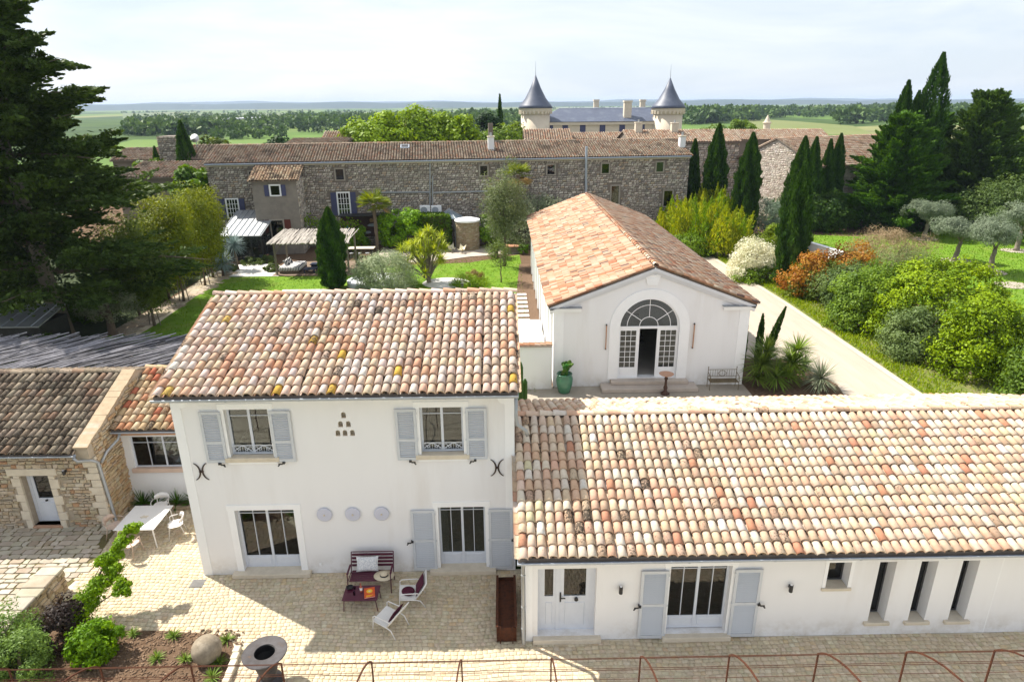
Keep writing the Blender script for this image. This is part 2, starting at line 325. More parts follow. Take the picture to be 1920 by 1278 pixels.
def ridge_tiles(parent, A, B, up_=(0, 0, 1), rl=.40, r=.115, pal=PAL_H, limit=300):
    A, B = Vector(A), Vector(B); d = (B-A); n = max(1, round(d.length/rl)); rl = d.length/n; d.normalize(); z = Vector(up_); x = d.cross(z).normalized(); z = x.cross(d)
    V, F = tile_base(2*r, rl*.98, 8); me = bpy.data.meshes.new('ridge_tile'); me.from_pydata(V.tolist(), [], F.tolist()); me.materials.append(m_tile_o); me.update()
    Ms, T = [], []
    for i in range(n):
        c = A+d*(i*rl)+z*(U(-.01, .01)); Ms.append([[x.x, d.x, z.x, c.x], [x.y, d.y, z.y, c.y], [x.z, d.z, z.z, c.z], [0, 0, 0, 1]]); T.append(pick(pal))
    pieces('ridge_tile', [me], (V, F), np.array(Ms), np.array(T, np.float32), m_tile_o, m_tile_a, parent, limit, limit > 0)
def slab(mb, pts, th):
    """roof deck: quad/polygon pts thickened downwards"""
    n = len(pts); vs = [tuple(p) for p in pts]+[(p[0], p[1], p[2]-th) for p in pts]
    mb.add(vs, [tuple(range(n)), tuple(range(2*n-1, n-1, -1))]+[((i+1) % n, i, n+i, n+(i+1) % n) for i in range(n)])
def gutter(parent, a, b, y, z, r=.075, mat=None, axis='x'):
    mb = MB(); n = 8
    prof = [(-r*math.cos(PI*i/n), -r*math.sin(PI*i/n)) for i in range(n+1)]; prof += [((r-.012)*math.cos(PI*i/n), -(r-.012)*math.sin(PI*i/n)) for i in range(n+1)]
    mb.prism(prof, lambda p, q: (a, y+p, z+q), lambda p, q: (b, y+p, z+q)); mb.tube([(a, y-r, z), (b, y-r, z)], .014, 6)
    g = mb.build('gutter', mat or m_zinc, parent)
    k = int((b-a)/2.2)
    for i in range(1, k+1):
        x = a+(b-a)*i/(k+1); q = MB(); q.prism([(1.07*p, 1.07*w-.001) for p, w in prof[:n+1]]+[(.98*p, .98*w) for p, w in prof[:n+1][::-1]], lambda p, w: (x-.02, y+p, z+w), lambda p, w: (x+.02, y+p, z+w)); q.build('gutter_bracket', mat or m_zinc, g)
    return g
def downpipe(parent, pts, r=.045, mat=None):
    p = MB().tube(pts, r, 10).build('downpipe', mat or m_zinc, parent, True)
    return p
# ---------------------------------------------------------------- joinery
def casement(parent, x0, x1, z0, z1, y, cols=(1, 1), hm=(.86,), panel=0, fr=.055, mat=None, name='window', d=.06, mull=.07, mun=.018):
    """double glazed leaf window at depth y: frame mesh + muntins, one glass pane object per light"""
    mat = mat or m_frame; f = MB(); e = .003
    f.box(x0, x0+fr, y, y+d, z0, z1); f.box(x1-fr, x1, y, y+d, z0, z1); f.box(x0+fr, x1-fr, y+e, y+d-e, z1-fr, z1); f.box(x0+fr, x1-fr, y+e, y+d-e, z0, z0+fr)
    ix0, ix1 = x0+fr, x1-fr; n = len(cols); wl = (ix1-ix0)/n; zz0 = z0+fr+panel; zz1 = z1-fr
    if panel: f.box(ix0, ix1, y+.012, y+d-.012, z0+fr, zz0)
    for i in range(1, n): f.box(ix0+wl*i-mull/2, ix0+wl*i+mull/2, y-.006, y+d+e, z0+fr, zz1)
    w = f.build(name, mat, parent); mb = MB()
    for i in range(n):
        a = ix0+wl*i+(mull/2 if i else 0); b = ix0+wl*(i+1)-(mull/2 if i < n-1 else 0)
        xs = [a+(b-a)*k/cols[i] for k in range(cols[i]+1)]; zs = [zz0]+[zz0+(zz1-zz0)*h for h in hm]+[zz1]
        for k in xs[1:-1]: mb.box(k-mun/2, k+mun/2, y+.006, y+d-.006, zz0, zz1)
        for h in zs[1:-1]: mb.box(a, b, y+.008, y+d-.008, h-mun/2, h+mun/2)
        for k in range(cols[i]):
            for q in range(len(zs)-1):
                MB().box(xs[k]+.004, xs[k+1]-.004, y+d*.45, y+d*.45+.008, zs[q]+.004, zs[q+1]-.004).build('pane', m_glass, w)
        if panel > .15:
            MB().bbox(a+.05, b-.05, y-.004, y+.02, z0+fr+.05, zz0-.05, .01).build('panel', mat, w)
    if mb.v: mb.build('muntin', mat, w)
    return w
SLAT = {}
def shutter(parent, x0, x1, z0, z1, y, mid=.42, name='shutter', latch=1):
    """louvred shutter lying flat on the wall, slats one by one"""
    fr, d = .075, .04; f = MB(); zm = z0+(z1-z0)*mid
    f.box(x0, x0+fr, y-d, y, z0, z1); f.box(x1-fr, x1, y-d, y, z0, z1)
    for a, b in ((z0, z0+fr*1.3), (zm-fr*.6, zm+fr*.6), (z1-fr*1.1, z1)): f.box(x0+fr, x1-fr, y-d+.002, y-.002, a, b)
    s = f.build(name, m_shut, parent); w = x1-x0-2*fr; key = round(w, 3)
    if key not in SLAT:
        o = MB().box(-w/2-.004, w/2+.004, -.025, .025, -.004, .004, mat=Matrix.Rotation(rad(40), 4, 'X')); me = bpy.data.meshes.new('slat'); me.from_pydata(o.v, [], o.f); me.materials.append(m_shut); me.update(); SLAT[key] = me
    for a, b in ((z0+fr*1.3, zm-fr*.6), (zm+fr*.6, z1-fr*1.1)):
        n = max(2, int((b-a)/.066)); 
        for k in range(n):
            o = bpy.data.objects.new('slat', SLAT[key]); link(o, s); o.location = Vector(((x0+x1)/2, y-d/2, a+(b-a)*(k+.5)/n))-WL[s]
    hx = x1 if latch > 0 else x0
    for hz in (z0+.12, zm, z1-.12): MB().box(hx-.02, hx+.025, y-d-.012, y-d-.002, hz-.03, hz+.03).build('hinge', m_shut, s)
    return s
def latch(parent, x, z, y, s=1):
    m = MB(); m.box(x-.035, x+.035, y-.09, y, z-.03, z+.03); m.box(x+s*.03, x+s*.15, y-.085, y-.06, z-.05, z-.02, mat=None); m.tube([(x+s*.1, y-.07, z-.03), (x+s*.16, y-.08, z-.10)], .02, 6)
    return m.build('shutter_catch', m_black, parent)
def surround(parent, x0, x1, z0, z1, y, w=.14, p=.02, top=.18, name='window_surround', bottom=False):
    m = MB(); m.box(x0-w, x0, y-p, y+.01, z0, z1); m.box(x1, x1+w, y-p, y+.01, z0, z1); m.box(x0-w-.02, x1+w+.02, y-p-.003, y+.01, z1, z1+top)
    return m.build(name, m_trim, parent)
def sill(parent, x0, x1, y0, y1, z0, z1, name='sill'):
    return MB().bbox(x0, x1, y0, y1, z0, z1, .012).build(name, m_stone, parent)
def walllamp(x, y, z, label, h=.22):
    t = thing('wall_lamp', label, 'wall lamp', (x, y, z), group='black wall lamps')
    MB().box(x-.03, x+.03, y-.05, y, z-.03, z+.05).build('bracket', m_black, t)
    MB().lathe([(.045, -h/2), (.05, -h/2+.01), (.05, h/2-.01), (.045, h/2)], (x, y-.1, z), 12).build('lamp_body', m_black, t)
    MB().lathe([(.036, 0), (.036, .006)], (x, y-.1, z+h/2), 12).build('lens', m_trim, t)
# ================================================================ main house
HX0, HX1, HY, HB, HZ = -9.28, .27, 16.71, 25.1, 5.98
house = thing('white_house', 'two-storey white rendered house with blue grey shutters and pale clay tile roof', 'house', ((HX0+HX1)/2, HY, 0))
wl = (-7.84, -6.62, 4.06, 5.58); wr = (-2.40, -1.18, 4.06, 5.56); dl = (-8.02, -6.28, .10, 2.30); dr = (-2.02, -.62, .10, 2.30)
niches = [archpoly(x, .13, z-.09, z+.03, 8) for x, z in ((-4.52, 5.35), (-4.63, 5.07), (-4.41, 5.07), (-4.73, 4.79), (-4.53, 4.79), (-4.32, 4.79))]
wm = MB(); T = .38
wallpoly(wm, rect(HX0, HX1, 0, HZ), [rect(*wl), rect(*wr), rect(*dl), rect(*dr)], lambda x, z: (x, HY, z), lambda x, z: (x, HY+T, z), niche=niches)
wm.box(HX0, HX0+T, HY+T, HB, 0, HZ); wm.box(HX1-T, HX1, HY+T, HB, 0, HZ); wm.box(HX0+T, HX1-T, HB-T, HB, 0, HZ)
for s_ in (HX0, HX1): wm.prism([(HY+.01, HZ), (HB-.01, HZ), ((HY+HB)/2, HZ+1.4)], lambda a, b: (s_+(.003 if s_ < 0 else -.003), a, b), lambda a, b: (s_+(T if s_ < 0 else -T), a, b))
wm.build('wall', m_stucco, house)
for k, p in enumerate(niches):
    n_ = MB(); n = len(p); n_.add([(x, HY, z) for x, z in p]+[(x, HY+.16, z) for x, z in p], [(i, n+i, n+(i+1) % n, (i+1) % n) for i in range(n)]+[tuple(range(n, 2*n))]); n_.build('pigeon_hole', m_stone, house)
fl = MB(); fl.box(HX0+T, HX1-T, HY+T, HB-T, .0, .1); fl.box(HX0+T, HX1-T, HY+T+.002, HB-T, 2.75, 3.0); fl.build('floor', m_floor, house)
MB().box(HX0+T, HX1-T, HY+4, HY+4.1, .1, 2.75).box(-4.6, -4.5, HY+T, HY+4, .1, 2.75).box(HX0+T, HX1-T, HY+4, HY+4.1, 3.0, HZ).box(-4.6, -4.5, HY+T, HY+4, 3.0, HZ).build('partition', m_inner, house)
# corner strips with curved heads
for x0, x1, sg in ((HX0, HX0+.27, 1), (HX1-.27, HX1, -1)):
    q = MB(); q.box(x0, x1, HY-.018, HY+.01, 0, 5.6)
    xa, xb = (x0, x1) if sg > 0 else (x1, x0)
    arc = [(xa, 5.6), (xb, 5.6)]+[(xb+sg*.2*math.sin(PI/2*k/6), 5.6+.03+.2*(1-math.cos(PI/2*k/6))) for k in range(7)]+[(xb+sg*.2, 5.97), (xa, 5.97)]
    if sg < 0: arc = arc[::-1]
    q.prism(arc, lambda a, b: (a, HY-.018, b), lambda a, b: (a, HY+.01, b)); q.build('corner_strip', m_trim, house)
MB().box(HX0+.5, HX1-.5, HY-.03, HY+.01, 5.86, 5.98).build('eave_moulding', m_trim, house)
for i, (x0, x1, z0, z1) in enumerate((wl, wr)):
    surround(house, x0, x1, z0, z1, HY, .14, .02, .17)
    w = casement(house, x0, x1, z0+.02, z1, HY+.16, (1, 1), (.84,), 0, .06)
    sill(house, x0-.16, x1+.16, HY-.09, HY+.16, z0-.12, z0+.02)
    MB().bbox(x0-.1, x1+.1, HY-.05, HY+.005, z0-.2, z0-.12, .01).build('sill_moulding', m_trim, house)
    # cast lace guard
    g = MB(); gyy = HY+.12; zz = z0+.03
    g.box(x0, x1, gyy, gyy+.015, zz+.27, zz+.295); g.box(x0, x1, gyy, gyy+.015, zz+.02, zz+.04)
    for h in (0, 1):
        a0 = x0+(x1-x0)*h/2; a1 = a0+(x1-x0)/2; mid_ = (a0+a1)/2
        g.tube([(a0+.02+(a1-a0-.04)*k/12, gyy+.007, zz+.27-.20*abs(1-2*k/12)**1.4) for k in range(13)], .011, 5)
        for cx_, r_ in ((a0+.08, .055), (a1-.08, .055), (a0+.19, .035), (a1-.19, .035)):
            g.tube([(cx_+r_*math.cos(k*PI/5), gyy+.007, zz+.19-(.06-r_)+r_*math.sin(k*PI/5)) for k in range(11)], .008, 4, False)
        for k in range(9): g.box(a0+(a1-a0)*(k+.5)/9-.004, a0+(a1-a0)*(k+.5)/9+.004, gyy+.003, gyy+.012, zz+.04, zz+.27-.20*abs(1-2*(k+.5)/9)**1.4)
    g.build('window_guard', m_frame, house)
for a, b, z0, z1, lt in ((-8.52, -7.93, 3.93, 5.53, 1), (-6.58, -5.99, 3.93, 5.53, -1), (-3.08, -2.49, 3.92, 5.53, 1), (-1.10, -.51, 3.92, 5.53, -1)):
    shutter(house, a, b, z0, z1, HY-.03, .40, 'shutter', lt); latch(house, (a+b)/2+lt*.06, z0-.02, HY-.02, lt)
for (x0, x1, z0, z1), ncol in ((dl, (2, 2)), (dr, (2, 2))):
    surround(house, x0, x1, .0, z1, HY, .2 if x0 < -5 else .13, .022, .17, 'door_surround')
    casement(house, x0, x1, z0+.04, z1, HY+.17, ncol, (.90,), .36, .055, name='french_door')
    sill(house, x0-.32, x1+.30, HY-.22, HY+.25, .0, .14, 'threshold')
for a, b, lt in ((-2.83, -2.12, 1), (-.52, .19, -1)):
    shutter(house, a, b, .10, 2.22, HY-.035, .5, 'shutter', lt); latch(house, a if lt > 0 else b, 1.15, HY-.03, -lt)
# roof
EY, EZ, RY, RZ = 16.20, 6.20, 20.93, 7.67; RX0, RX1 = -9.42, .36
rd = MB(); slab(rd, [(RX0, EY, EZ), (RX1, EY, EZ), (RX1, RY, RZ), (RX0, RY, RZ)], .12); slab(rd, [(RX1, 2*RY-EY, EZ), (RX0, 2*RY-EY, EZ), (RX0, RY+.001, RZ), (RX1, RY+.001, RZ)], .12)
roof = rd.build('roof', m_deck, house)
es = Vector((0, RY-EY, RZ-EZ)); LsH = es.length
def weatherH(t, a, b):
    d = t[3]+.25*math.exp(-((a-.47)/.12)**2)-.08
    if a < .1 and random.random() < .06: return (.60, .41, .12, .6)
    return (*t[:3], max(0, min(1, d)))
canal_roof(roof, (RX0, EY, EZ), (1, 0, 0), es, RX1-RX0, LsH-.1, .244, .385, PAL_H, weather=weatherH)
canal_roof(roof, (RX1, 2*RY-EY, EZ), (-1, 0, 0), (0, EY-RY, RZ-EZ), RX1-RX0, LsH-.1, .244, .385, PAL_H, n=5, limit=0, channels=False)
ridge_tiles(roof, (RX0-.05, RY, RZ+.05), (RX1+.05, RY, RZ+.05), rl=.4, r=.14)
gutter(house, RX0-.02, RX1+.02, EY-.03, EZ-.04, .105)
downpipe(house, [(RX1-.05, EY, EZ-.1), (RX1-.05, EY+.02, EZ-.75), (RX1-.02, EY-.02, EZ-.95), (RX1+.22, EY-.02, EZ-1.15), (RX1+.26, EY-.02, EZ-1.3)], .05, m_zincpale)
MB().box(HX0+.03, HX1-.03, EY+.04, HY-.001, EZ-.16, EZ-.121).build('soffit', m_trim, house)
# discs and anchors
for x, lb in ((-5.38, 'round pale wall disc nearest the left French door'), (-4.54, 'middle one of three round pale wall discs'), (-3.69, 'round pale wall disc nearest the shuttered French door')):
    t = thing('wall_disc', lb, 'wall lamp', (x, HY, 2.12), group='round discs on the house wall'); q = MB()
    pr_ = [(.03, 0), (.03, .03), (.225, .035), (.225, .055), (.2, .065), (.05, .068), (.035, .085), (.015, .09)]
    n = 28; vs = [(x+r*math.cos(2*PI*k/n), HY-h, 2.12+r*math.sin(2*PI*k/n)) for r, h in pr_[:6] for k in range(n)]
    q.add(vs, [(i*n+k, i*n+(k+1) % n, (i+1)*n+(k+1) % n, (i+1)*n+k) for i in range(5) for k in range(n)]+[tuple(range(5*n, 6*n))]); q.build('disc', M('disc_paint', (.56, .57, .66), (.52, .53, .62), rough=.6) if x < -5 else bpy.data.materials['disc_paint'], t)
    vs = [(x+r*math.cos(2*PI*k/10), HY-h, 2.12+r*math.sin(2*PI*k/10)) for r, h in ((.03, .066), (.03, .085), (.012, .09)) for k in range(10)]
    MB().add(vs, [(i*10+k, i*10+(k+1) % 10, (i+1)*10+(k+1) % 10, (i+1)*10+k) for i in range(2) for k in range(10)]+[tuple(range(20, 30))]).build('knob', m_stone, t)
m_iron = M('wrought_iron', (.05, .035, .03), (.10, .07, .055), sc=8, rough=.7, metal=.3)
for x, z in ((-8.76, 3.63), (-.24, 3.61)):
    for sg in (-1, 1):
        q = MB(); q.tube([(x+sg*(.035+.22*(1-math.cos(a))), HY-.025, z+.27*math.sin(a*1.0)/math.sin(1.25)) for a in [1.25*(k/8-1) for k in range(17)]], [.012+.012*math.sin(PI*k/16) for k in range(17)], 6); q.build('wall_anchor', m_iron, house)
    MB().box(x-.06, x+.06, HY-.04, HY, z-.025, z+.025).build('anchor_bolt', m_iron, house)
MB().box(-5.72, -5.66, HY-.03, HY, .28, .36).build('socket', m_trim, house)
# ================================================================ wing (single storey, right)
WY, WX0, WX1, WB, WZ = 13.84, .5, 19.2, 21.9, 2.86
wing = thing('house_wing', 'long single-storey white wing with sunlit cream clay tile roof and slit windows', 'house', (8, WY, 0))
door = (.80, 2.32, .16, 2.32); fd = (4.22, 5.80, .16, 2.34); sw = (8.30, 8.88, 1.56, 2.38); slits = [(9.62, 10.06, .42, 2.36), (10.70, 11.14, .42, 2.36), (11.78, 12.22, .42, 2.36)]
wm = MB(); wallpoly(wm, rect(WX0, WX1, 0, WZ), [rect(*door), rect(*fd), rect(*sw)]+[rect(*s_) for s_ in slits], lambda x, z: (x, WY, z), lambda x, z: (x, WY+.42, z))
wm.box(WX0, WX0+.3, WY+.42, WB, 0, WZ); wm.box(WX1-.3, WX1, WY+.42, WB, 0, WZ); wm.box(WX0+.3, WX1-.3, WB-.3, WB, 0, WZ)
for s_ in (WX0+.003, WX1-.303): wm.prism([(WY+.05, WZ), (WB-.05, WZ), ((WY+WB)/2, WZ+1.2)], lambda a, b: (s_, a, b), lambda a, b: (s_+.3, a, b))
wm.build('wall', m_stucco, wing)
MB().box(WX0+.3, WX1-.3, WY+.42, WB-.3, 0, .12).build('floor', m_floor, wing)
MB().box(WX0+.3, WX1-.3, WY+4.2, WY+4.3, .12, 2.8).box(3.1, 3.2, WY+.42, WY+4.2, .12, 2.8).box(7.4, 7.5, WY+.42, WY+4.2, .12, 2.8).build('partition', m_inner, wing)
MB().box(WX0-.012, WX0+.16, WY-.015, WY+.01, 0, WZ).build('corner_strip', m_trim, wing)
# front door
x0, x1, z0, z1 = door; y = WY+.22; f = MB(); f.box(x0, x0+.09, y, y+.07, z0, z1); f.box(x1-.14, x1, y, y+.07, z0, z1); f.box(x0+.09, x1-.14, y+.003, y+.067, z1-.06, z1); 
fdm = f.build('front_door', m_frame, wing); xm = x0+.52
for a, b in ((x0+.09, xm), (xm+.03, x1-.14)):
    q = MB(); zg = z0+1.10; s1 = .1 if a < x0+.2 else .15
    q.box(a, a+s1, y+.01, y+.06, z0, z1-.06); q.box(b-.1, b, y+.01, y+.06, z0, z1-.06); q.box(a+s1, b-.1, y+.013, y+.057, z0, zg); q.box(a+s1, b-.1, y+.013, y+.057, z1-.12, z1-.06)
    lf = q.build('door_leaf', m_frame, fdm); MB().box(a+s1, b-.1, y+.03, y+.04, zg, z1-.12).build('pane', m_glass, fdm)
    MB().bbox(a+s1+.03, b-.13, y-.004, y+.02, z0+.16, zg-.2, .012).build('panel', m_frame, fdm); 
MB().box(xm-.03, xm+.06, y-.01, y+.02, z0, z1-.06).build('meeting_stile', m_frame, fdm)
q = MB(); q.box(xm+.075, xm+.11, y-.02, y+.01, z0+.93, z0+1.22); q.box(xm+.09, xm+.22, y-.05, y-.03, z0+1.05, z0+1.075); q.box(xm+.085, xm+.105, y-.05, y-.01, z0+1.05, z0+1.075); q.build('door_handle', m_black, fdm)
q = MB(); q.tube([((x0+x1)/2+.27, y-.0, z0+1.02), ((x0+x1)/2+.27, y-.05, z0+1.02)], [.05, .055], 12); q.build('door_knob', m_black, fdm)
sill(wing, x0-.12, x1+.16, WY-.16, WY+.3, 0, .15, 'threshold')
surround(wing, fd[0], fd[1], .0, fd[3], WY, .14, .02, .2, 'door_surround')
casement(wing, fd[0], fd[1], fd[2]+.03, fd[3], WY+.18, (2, 2), (.90,), .34, .055, name='french_door'); sill(wing, fd[0]-.1, fd[1]+.14, WY-.16, WY+.25, 0, .15, 'threshold')
for a, b, lt in ((3.46, 4.17, 1), (5.88, 6.59, -1)):
    shutter(wing, a, b, .08, 2.24, WY-.035, .5, 'shutter', lt); latch(wing, a if lt > 0 else b, 1.15, WY-.03, -lt)
surround(wing, *sw, WY, .09, .015, .1)
m_dkframe = M('dark_window_frame', (.06, .06, .065), (.08, .08, .08), rough=.4)
casement(wing, sw[0], sw[1], sw[2]+.03, sw[3], WY+.30, (1,), (), 0, .04, m_dkframe); sill(wing, sw[0]-.1, sw[1]+.1, WY-.06, WY+.3, sw[2]-.06, sw[2]+.03)
for s_ in slits:
    casement(wing, s_[0], s_[1], s_[2]+.05, s_[3], WY+.34, (1,), (), 0, .035, m_dkframe); sill(wing, s_[0]-.12, s_[1]+.12, WY-.09, WY+.34, s_[2]-.06, s_[2]+.04)
MB().box(12.82, 12.845, WY-.002, WY+.01, 0, WZ).build('joint_cover', m_trim, wing)
walllamp(2.94, WY, 1.70, 'small black wall lamp right of the white front door'); walllamp(7.36, WY, 1.66, 'small black wall lamp between right shutter and small square window')
EY2, EZ2, RY2, RZ2 = 13.42, 2.98, 18.3, 4.45; X0, X1 = .28, 19.4; BY2, BZ2 = 22.3, 3.0
rd = MB(); slab(rd, [(X0, EY2, EZ2), (X1, EY2, EZ2), (X1, RY2, RZ2), (X0, RY2, RZ2)], .12); slab(rd, [(X1, BY2-1.2, BZ2+.38), (X1-2.0, BY2, BZ2), (X0, BY2, BZ2), (X0, RY2+.001, RZ2), (X1, RY2+.001, RZ2)], .12)
wroof = rd.build('roof', m_deck, wing); es = Vector((0, RY2-EY2, RZ2-EZ2))
def weatherW(t, a, b):
    return (*t[:3], max(0, min(1, t[3]-.25*min(1, a/.45)+.12*(1-b))))
canal_roof(wroof, (X0, EY2, EZ2), (1, 0, 0), es, X1-X0, es.length-.1, .244, .352, PAL_W, weather=weatherW)
es2 = Vector((0, RY2-BY2, RZ2-BZ2)); L2 = es2.length
def clipW(x, y): return x > 2.0 or y > (2.0-x)*.62
canal_roof(wroof, (X1, BY2, BZ2), (-1, 0, 0), es2, X1-X0, L2-.1, .244, .36, PAL_W, limit=0, clip=clipW)
ridge_tiles(wroof, (X0-.04, RY2, RZ2+.05), (X1, RY2, RZ2+.05), rl=.42, r=.14, pal=PAL_W)
gutter(wing, X0-.02, X1, EY2-.03, EZ2-.06, .105)
downpipe(wing, [(.42, EY2, EZ2-.1), (.42, EY2+.02, EZ2-.25), (.42, WY-.10, EZ2-.45), (.42, WY-.10, .25), (.43, WY-.2, .08)], .05, m_zincpale)
for z in (2.2, 1.2, .5): MB().lathe([(.058, 0), (.062, .01), (.062, .03), (.058, .04)], (.42, WY-.10, z), 10).build('pipe_collar', m_zincpale, wing)

# curtains behind the glazed doors, drain cover
m_curt = M('linen_curtain', (.55, .53, .49), (.48, .46, .43), sc=3, rough=.95)
def curtain(parent, x0, x1, y, z0, z1):
    n = 22; q = MB(); q.add([(x0+(x1-x0)*k/n, y+.05*math.sin(k*1.5)+d, z) for d in (0, .008) for z in (z0, z1) for k in range(n+1)], [(k, k+1, n+2+k, n+1+k) for k in range(n)]+[(2*(n+1)+k, 3*(n+1)+k, 3*(n+1)+k+1, 2*(n+1)+k+1) for k in range(n)]); q.build('curtain', m_curt, parent)
curtain(wing, 5.38, 5.74, WY+.62, .2, 2.3); curtain(wing, 4.26, 4.46, WY+.62, .2, 2.3); curtain(house, -7.98, -7.62, HY+.6, .15, 2.3); curtain(house, -2.0, -1.8, HY+.6, .15, 2.3); curtain(house, -6.85, -6.64, HY+.55, 4.1, 5.6); curtain(house, -2.38, -2.2, HY+.55, 4.1, 5.6)
dc = thing('drain_cover', 'square grey drain cover in the paving at the house corner', 'drain cover', (-9.3, 16.35, 0)); MB().bbox(-9.52, -9.12, 16.15, 16.5, -.01, .016, .006).build('frame', M('cast_iron_cover', (.20, .19, .18), (.15, .145, .14), rough=.7), dc)
for k in range(5): MB().box(-9.48, -9.16, 16.19+k*.06, 16.22+k*.06, .0162, .022).build('bar', bpy.data.materials['cast_iron_cover'], dc)
# ================================================================ barn with arched doorway
BX0, BX1, BY, BBK, BEZ, BRZ = 2.49, 12.06, 30.62, 57.3, 4.30, 6.12; BM = (BX0+BX1)/2
barn = thing('white_barn', 'long white barn with arched glazed doorway and orange clay tile roof', 'barn', (BM, BY, 0))
AC, AZ, AR = 7.20, 3.08, 1.49
wm = MB(); op = archpoly(AC, 2*AR, .42, AZ, 24)
wallpoly(wm, [(BX0, 0), (BX1, 0), (BX1, BEZ-.05), (BM, BRZ-.08), (BX0, BEZ-.05)], [op], lambda x, z: (x, BY, z), lambda x, z: (x, BY+.45, z))
bays = [BY+1.6+2.5*k for k in range(10)]
wallpoly(wm, rect(BY+.45, BBK, 0, BEZ-.05), [rect(b, b+1.5, .3, 3.4) for b in bays], lambda y, z: (BX0, y, z), lambda y, z: (BX0+.4, y, z))
wm.box(BX1-.4, BX1, BY+.45, BBK, 0, BEZ-.05); wallpoly(wm, [(BX0+.4, 0), (BX1-.4, 0), (BX1-.4, BEZ-.05), (BM, BRZ-.2), (BX0+.4, BEZ-.05)], [], lambda x, z: (x, BBK-.4, z), lambda x, z: (x, BBK, z))
wm.build('wall', m_stucco, barn)
MB().box(BX0+.4, BX1-.4, BY+.45, BBK-.4, 0, .38).build('floor', M('barn_floor', (.52, .48, .43), (.45, .41, .37), rough=.35), barn)
MB().box(BX0+.4, BX1-.4, BY+12, BY+12.2, .38, BEZ).build('partition', M('barn_plaster', (.5, .48, .46), (.44, .42, .40), rough=.9), barn)
q = MB()
for k in range(7): q.box(6.7+k*.0, 8.1, BY+5+k*.28, BY+5.28+k*.28, .38, .38+.18*(k+1))
q.build('inner_stair', m_inner, barn)
for b in bays:
    w = MB().box(BX0+.1, BX0+.16, b, b+.06, .3, 3.4).box(BX0+.1, BX0+.16, b+1.44, b+1.5, .3, 3.4).box(BX0+.1, BX0+.16, b+.06, b+1.44, 3.34, 3.4).box(BX0+.1, BX0+.16, b+.72, b+.78, .3, 3.34).build('window', m_trim, barn)
    MB().box(BX0+.13, BX0+.138, b+.06, b+1.44, .3, 3.34).build('pane', m_glass, w)
    MB().box(BX0-.10, BX0+.01, b-.55, b-.25, 0, BEZ-.1).build('side_pilaster', m_trim, barn)
for x0, x1 in ((BX0-.03, BX0+.46), (BX1-.46, BX1+.03)):
    MB().box(x0, x1, BY-.035, BY+.01, 0, 4.0).build('corner_pilaster', m_trim, barn)
for x0, x1 in ((BX0-.22, BX0+1.30), (BX1-1.30, BX1+.22)):
    c_ = MB().box(x0, x1, BY-.16, BY+.01, 4.0, 4.12).box(x0-.05, x1+.0, BY-.22, BY+.012, 4.12, 4.19).build('cornice_return', m_trim, barn)
    MB().bbox(x0-.08, x1+.03, BY-.26, BY+.005, 4.19, 4.225, .01).build('zinc_cap', m_zincpale, c_)
# raking cornice
sl_ = (BRZ-BEZ)/(BM-BX0)
for sg in (-1, 1):
    q = MB(); xe = BM+sg*(BM-BX0+.22)
    for d0, d1, yy in ((0, -.16, -.22), (-.16, -.30, -.12), (-.30, -.36, -.06)):
        ze = BRZ+.02-sl_*(abs(xe-BM)); pts = [(BM, BRZ+.02+d0), (BM, BRZ+.02+d1), (xe, ze+d1), (xe, ze+d0)]
        if sg > 0: pts = pts[::-1]
        q.prism(pts, lambda a, b: (a, BY+yy, b), lambda a, b: (a, BY+.01-.001*d1, b))
    q.build('raking_cornice', M('cornice_paint', (.66, .665, .69), (.62, .625, .65), rough=.8) if sg < 0 else bpy.data.materials['cornice_paint'], barn)
# arch surround
n = 28; ro = 1.98; q = MB()
outl = [(AC-ro, .38), (AC-AR, .38), *[(AC-AR*math.cos(PI*k/n), AZ+AR*math.sin(PI*k/n)) for k in range(n+1)], (AC+AR, .38), (AC+ro, .38), *[(AC+ro*math.cos(PI*k/n), AZ+ro*math.sin(PI*k/n)) for k in range(n+1)]]
wallpoly(q, outl, [], lambda x, z: (x, BY-.05, z), lambda x, z: (x, BY+.008, z)); q.build('arch_surround', m_trim, barn)
q = MB(); q.prism([(AC-.24, 5.28), (AC+.24, 5.28), (AC+.36, 5.72), (AC-.36, 5.72)], lambda a, b: (a, BY-.07, b), lambda a, b: (a, BY+.01, b)); q.bbox(AC-.42, AC+.42, BY-.1, BY+.01, 5.72, 5.80, .01); kb = q.build('keystone_shield', m_trim, barn)
MB().prism([(AC-.15, 5.36), (AC+.15, 5.36), (AC+.22, 5.64), (AC-.22, 5.64)], lambda a, b: (a, BY-.085, b), lambda a, b: (a, BY-.06, b)).build('shield_boss', m_trim, kb)
# fanlight
y = BY+.16; zt = 3.06
fan = MB(); n = 24
for ra, rb in ((AR, AR-.07),):
    pts = [(AC+ra*math.cos(PI*k/n), AZ+ra*math.sin(PI*k/n)) for k in range(n+1)]+[(AC+rb*math.cos(PI*k/n), AZ+rb*math.sin(PI*k/n)) for k in range(n, -1, -1)]
    wallpoly(fan, pts, [], lambda a, b: (a, y, b), lambda a, b: (a, y+.07, b))
fan.box(AC-AR, AC+AR, y-.01, y+.09, zt-.06, zt+.06); fw_ = fan.build('fanlight', m_trim, barn)
mu = MB()
for rr in (.46, 1.08): mu.tube([(AC+rr*math.cos(PI*k/20), y+.03, AZ+.05+rr*math.sin(PI*k/20)) for k in range(21)], .017, 5)
for a in (36, 63+27, 144): mu.tube([(AC+.46*math.cos(rad(a)), y+.03, AZ+.05+.46*math.sin(rad(a))), (AC+1.45*math.cos(rad(a)), y+.03, AZ+.03+1.42*math.sin(rad(a)))], .017, 5)
mu.build('muntin', m_trim, fw_)
edges = [0, 36, 90, 144, 180]
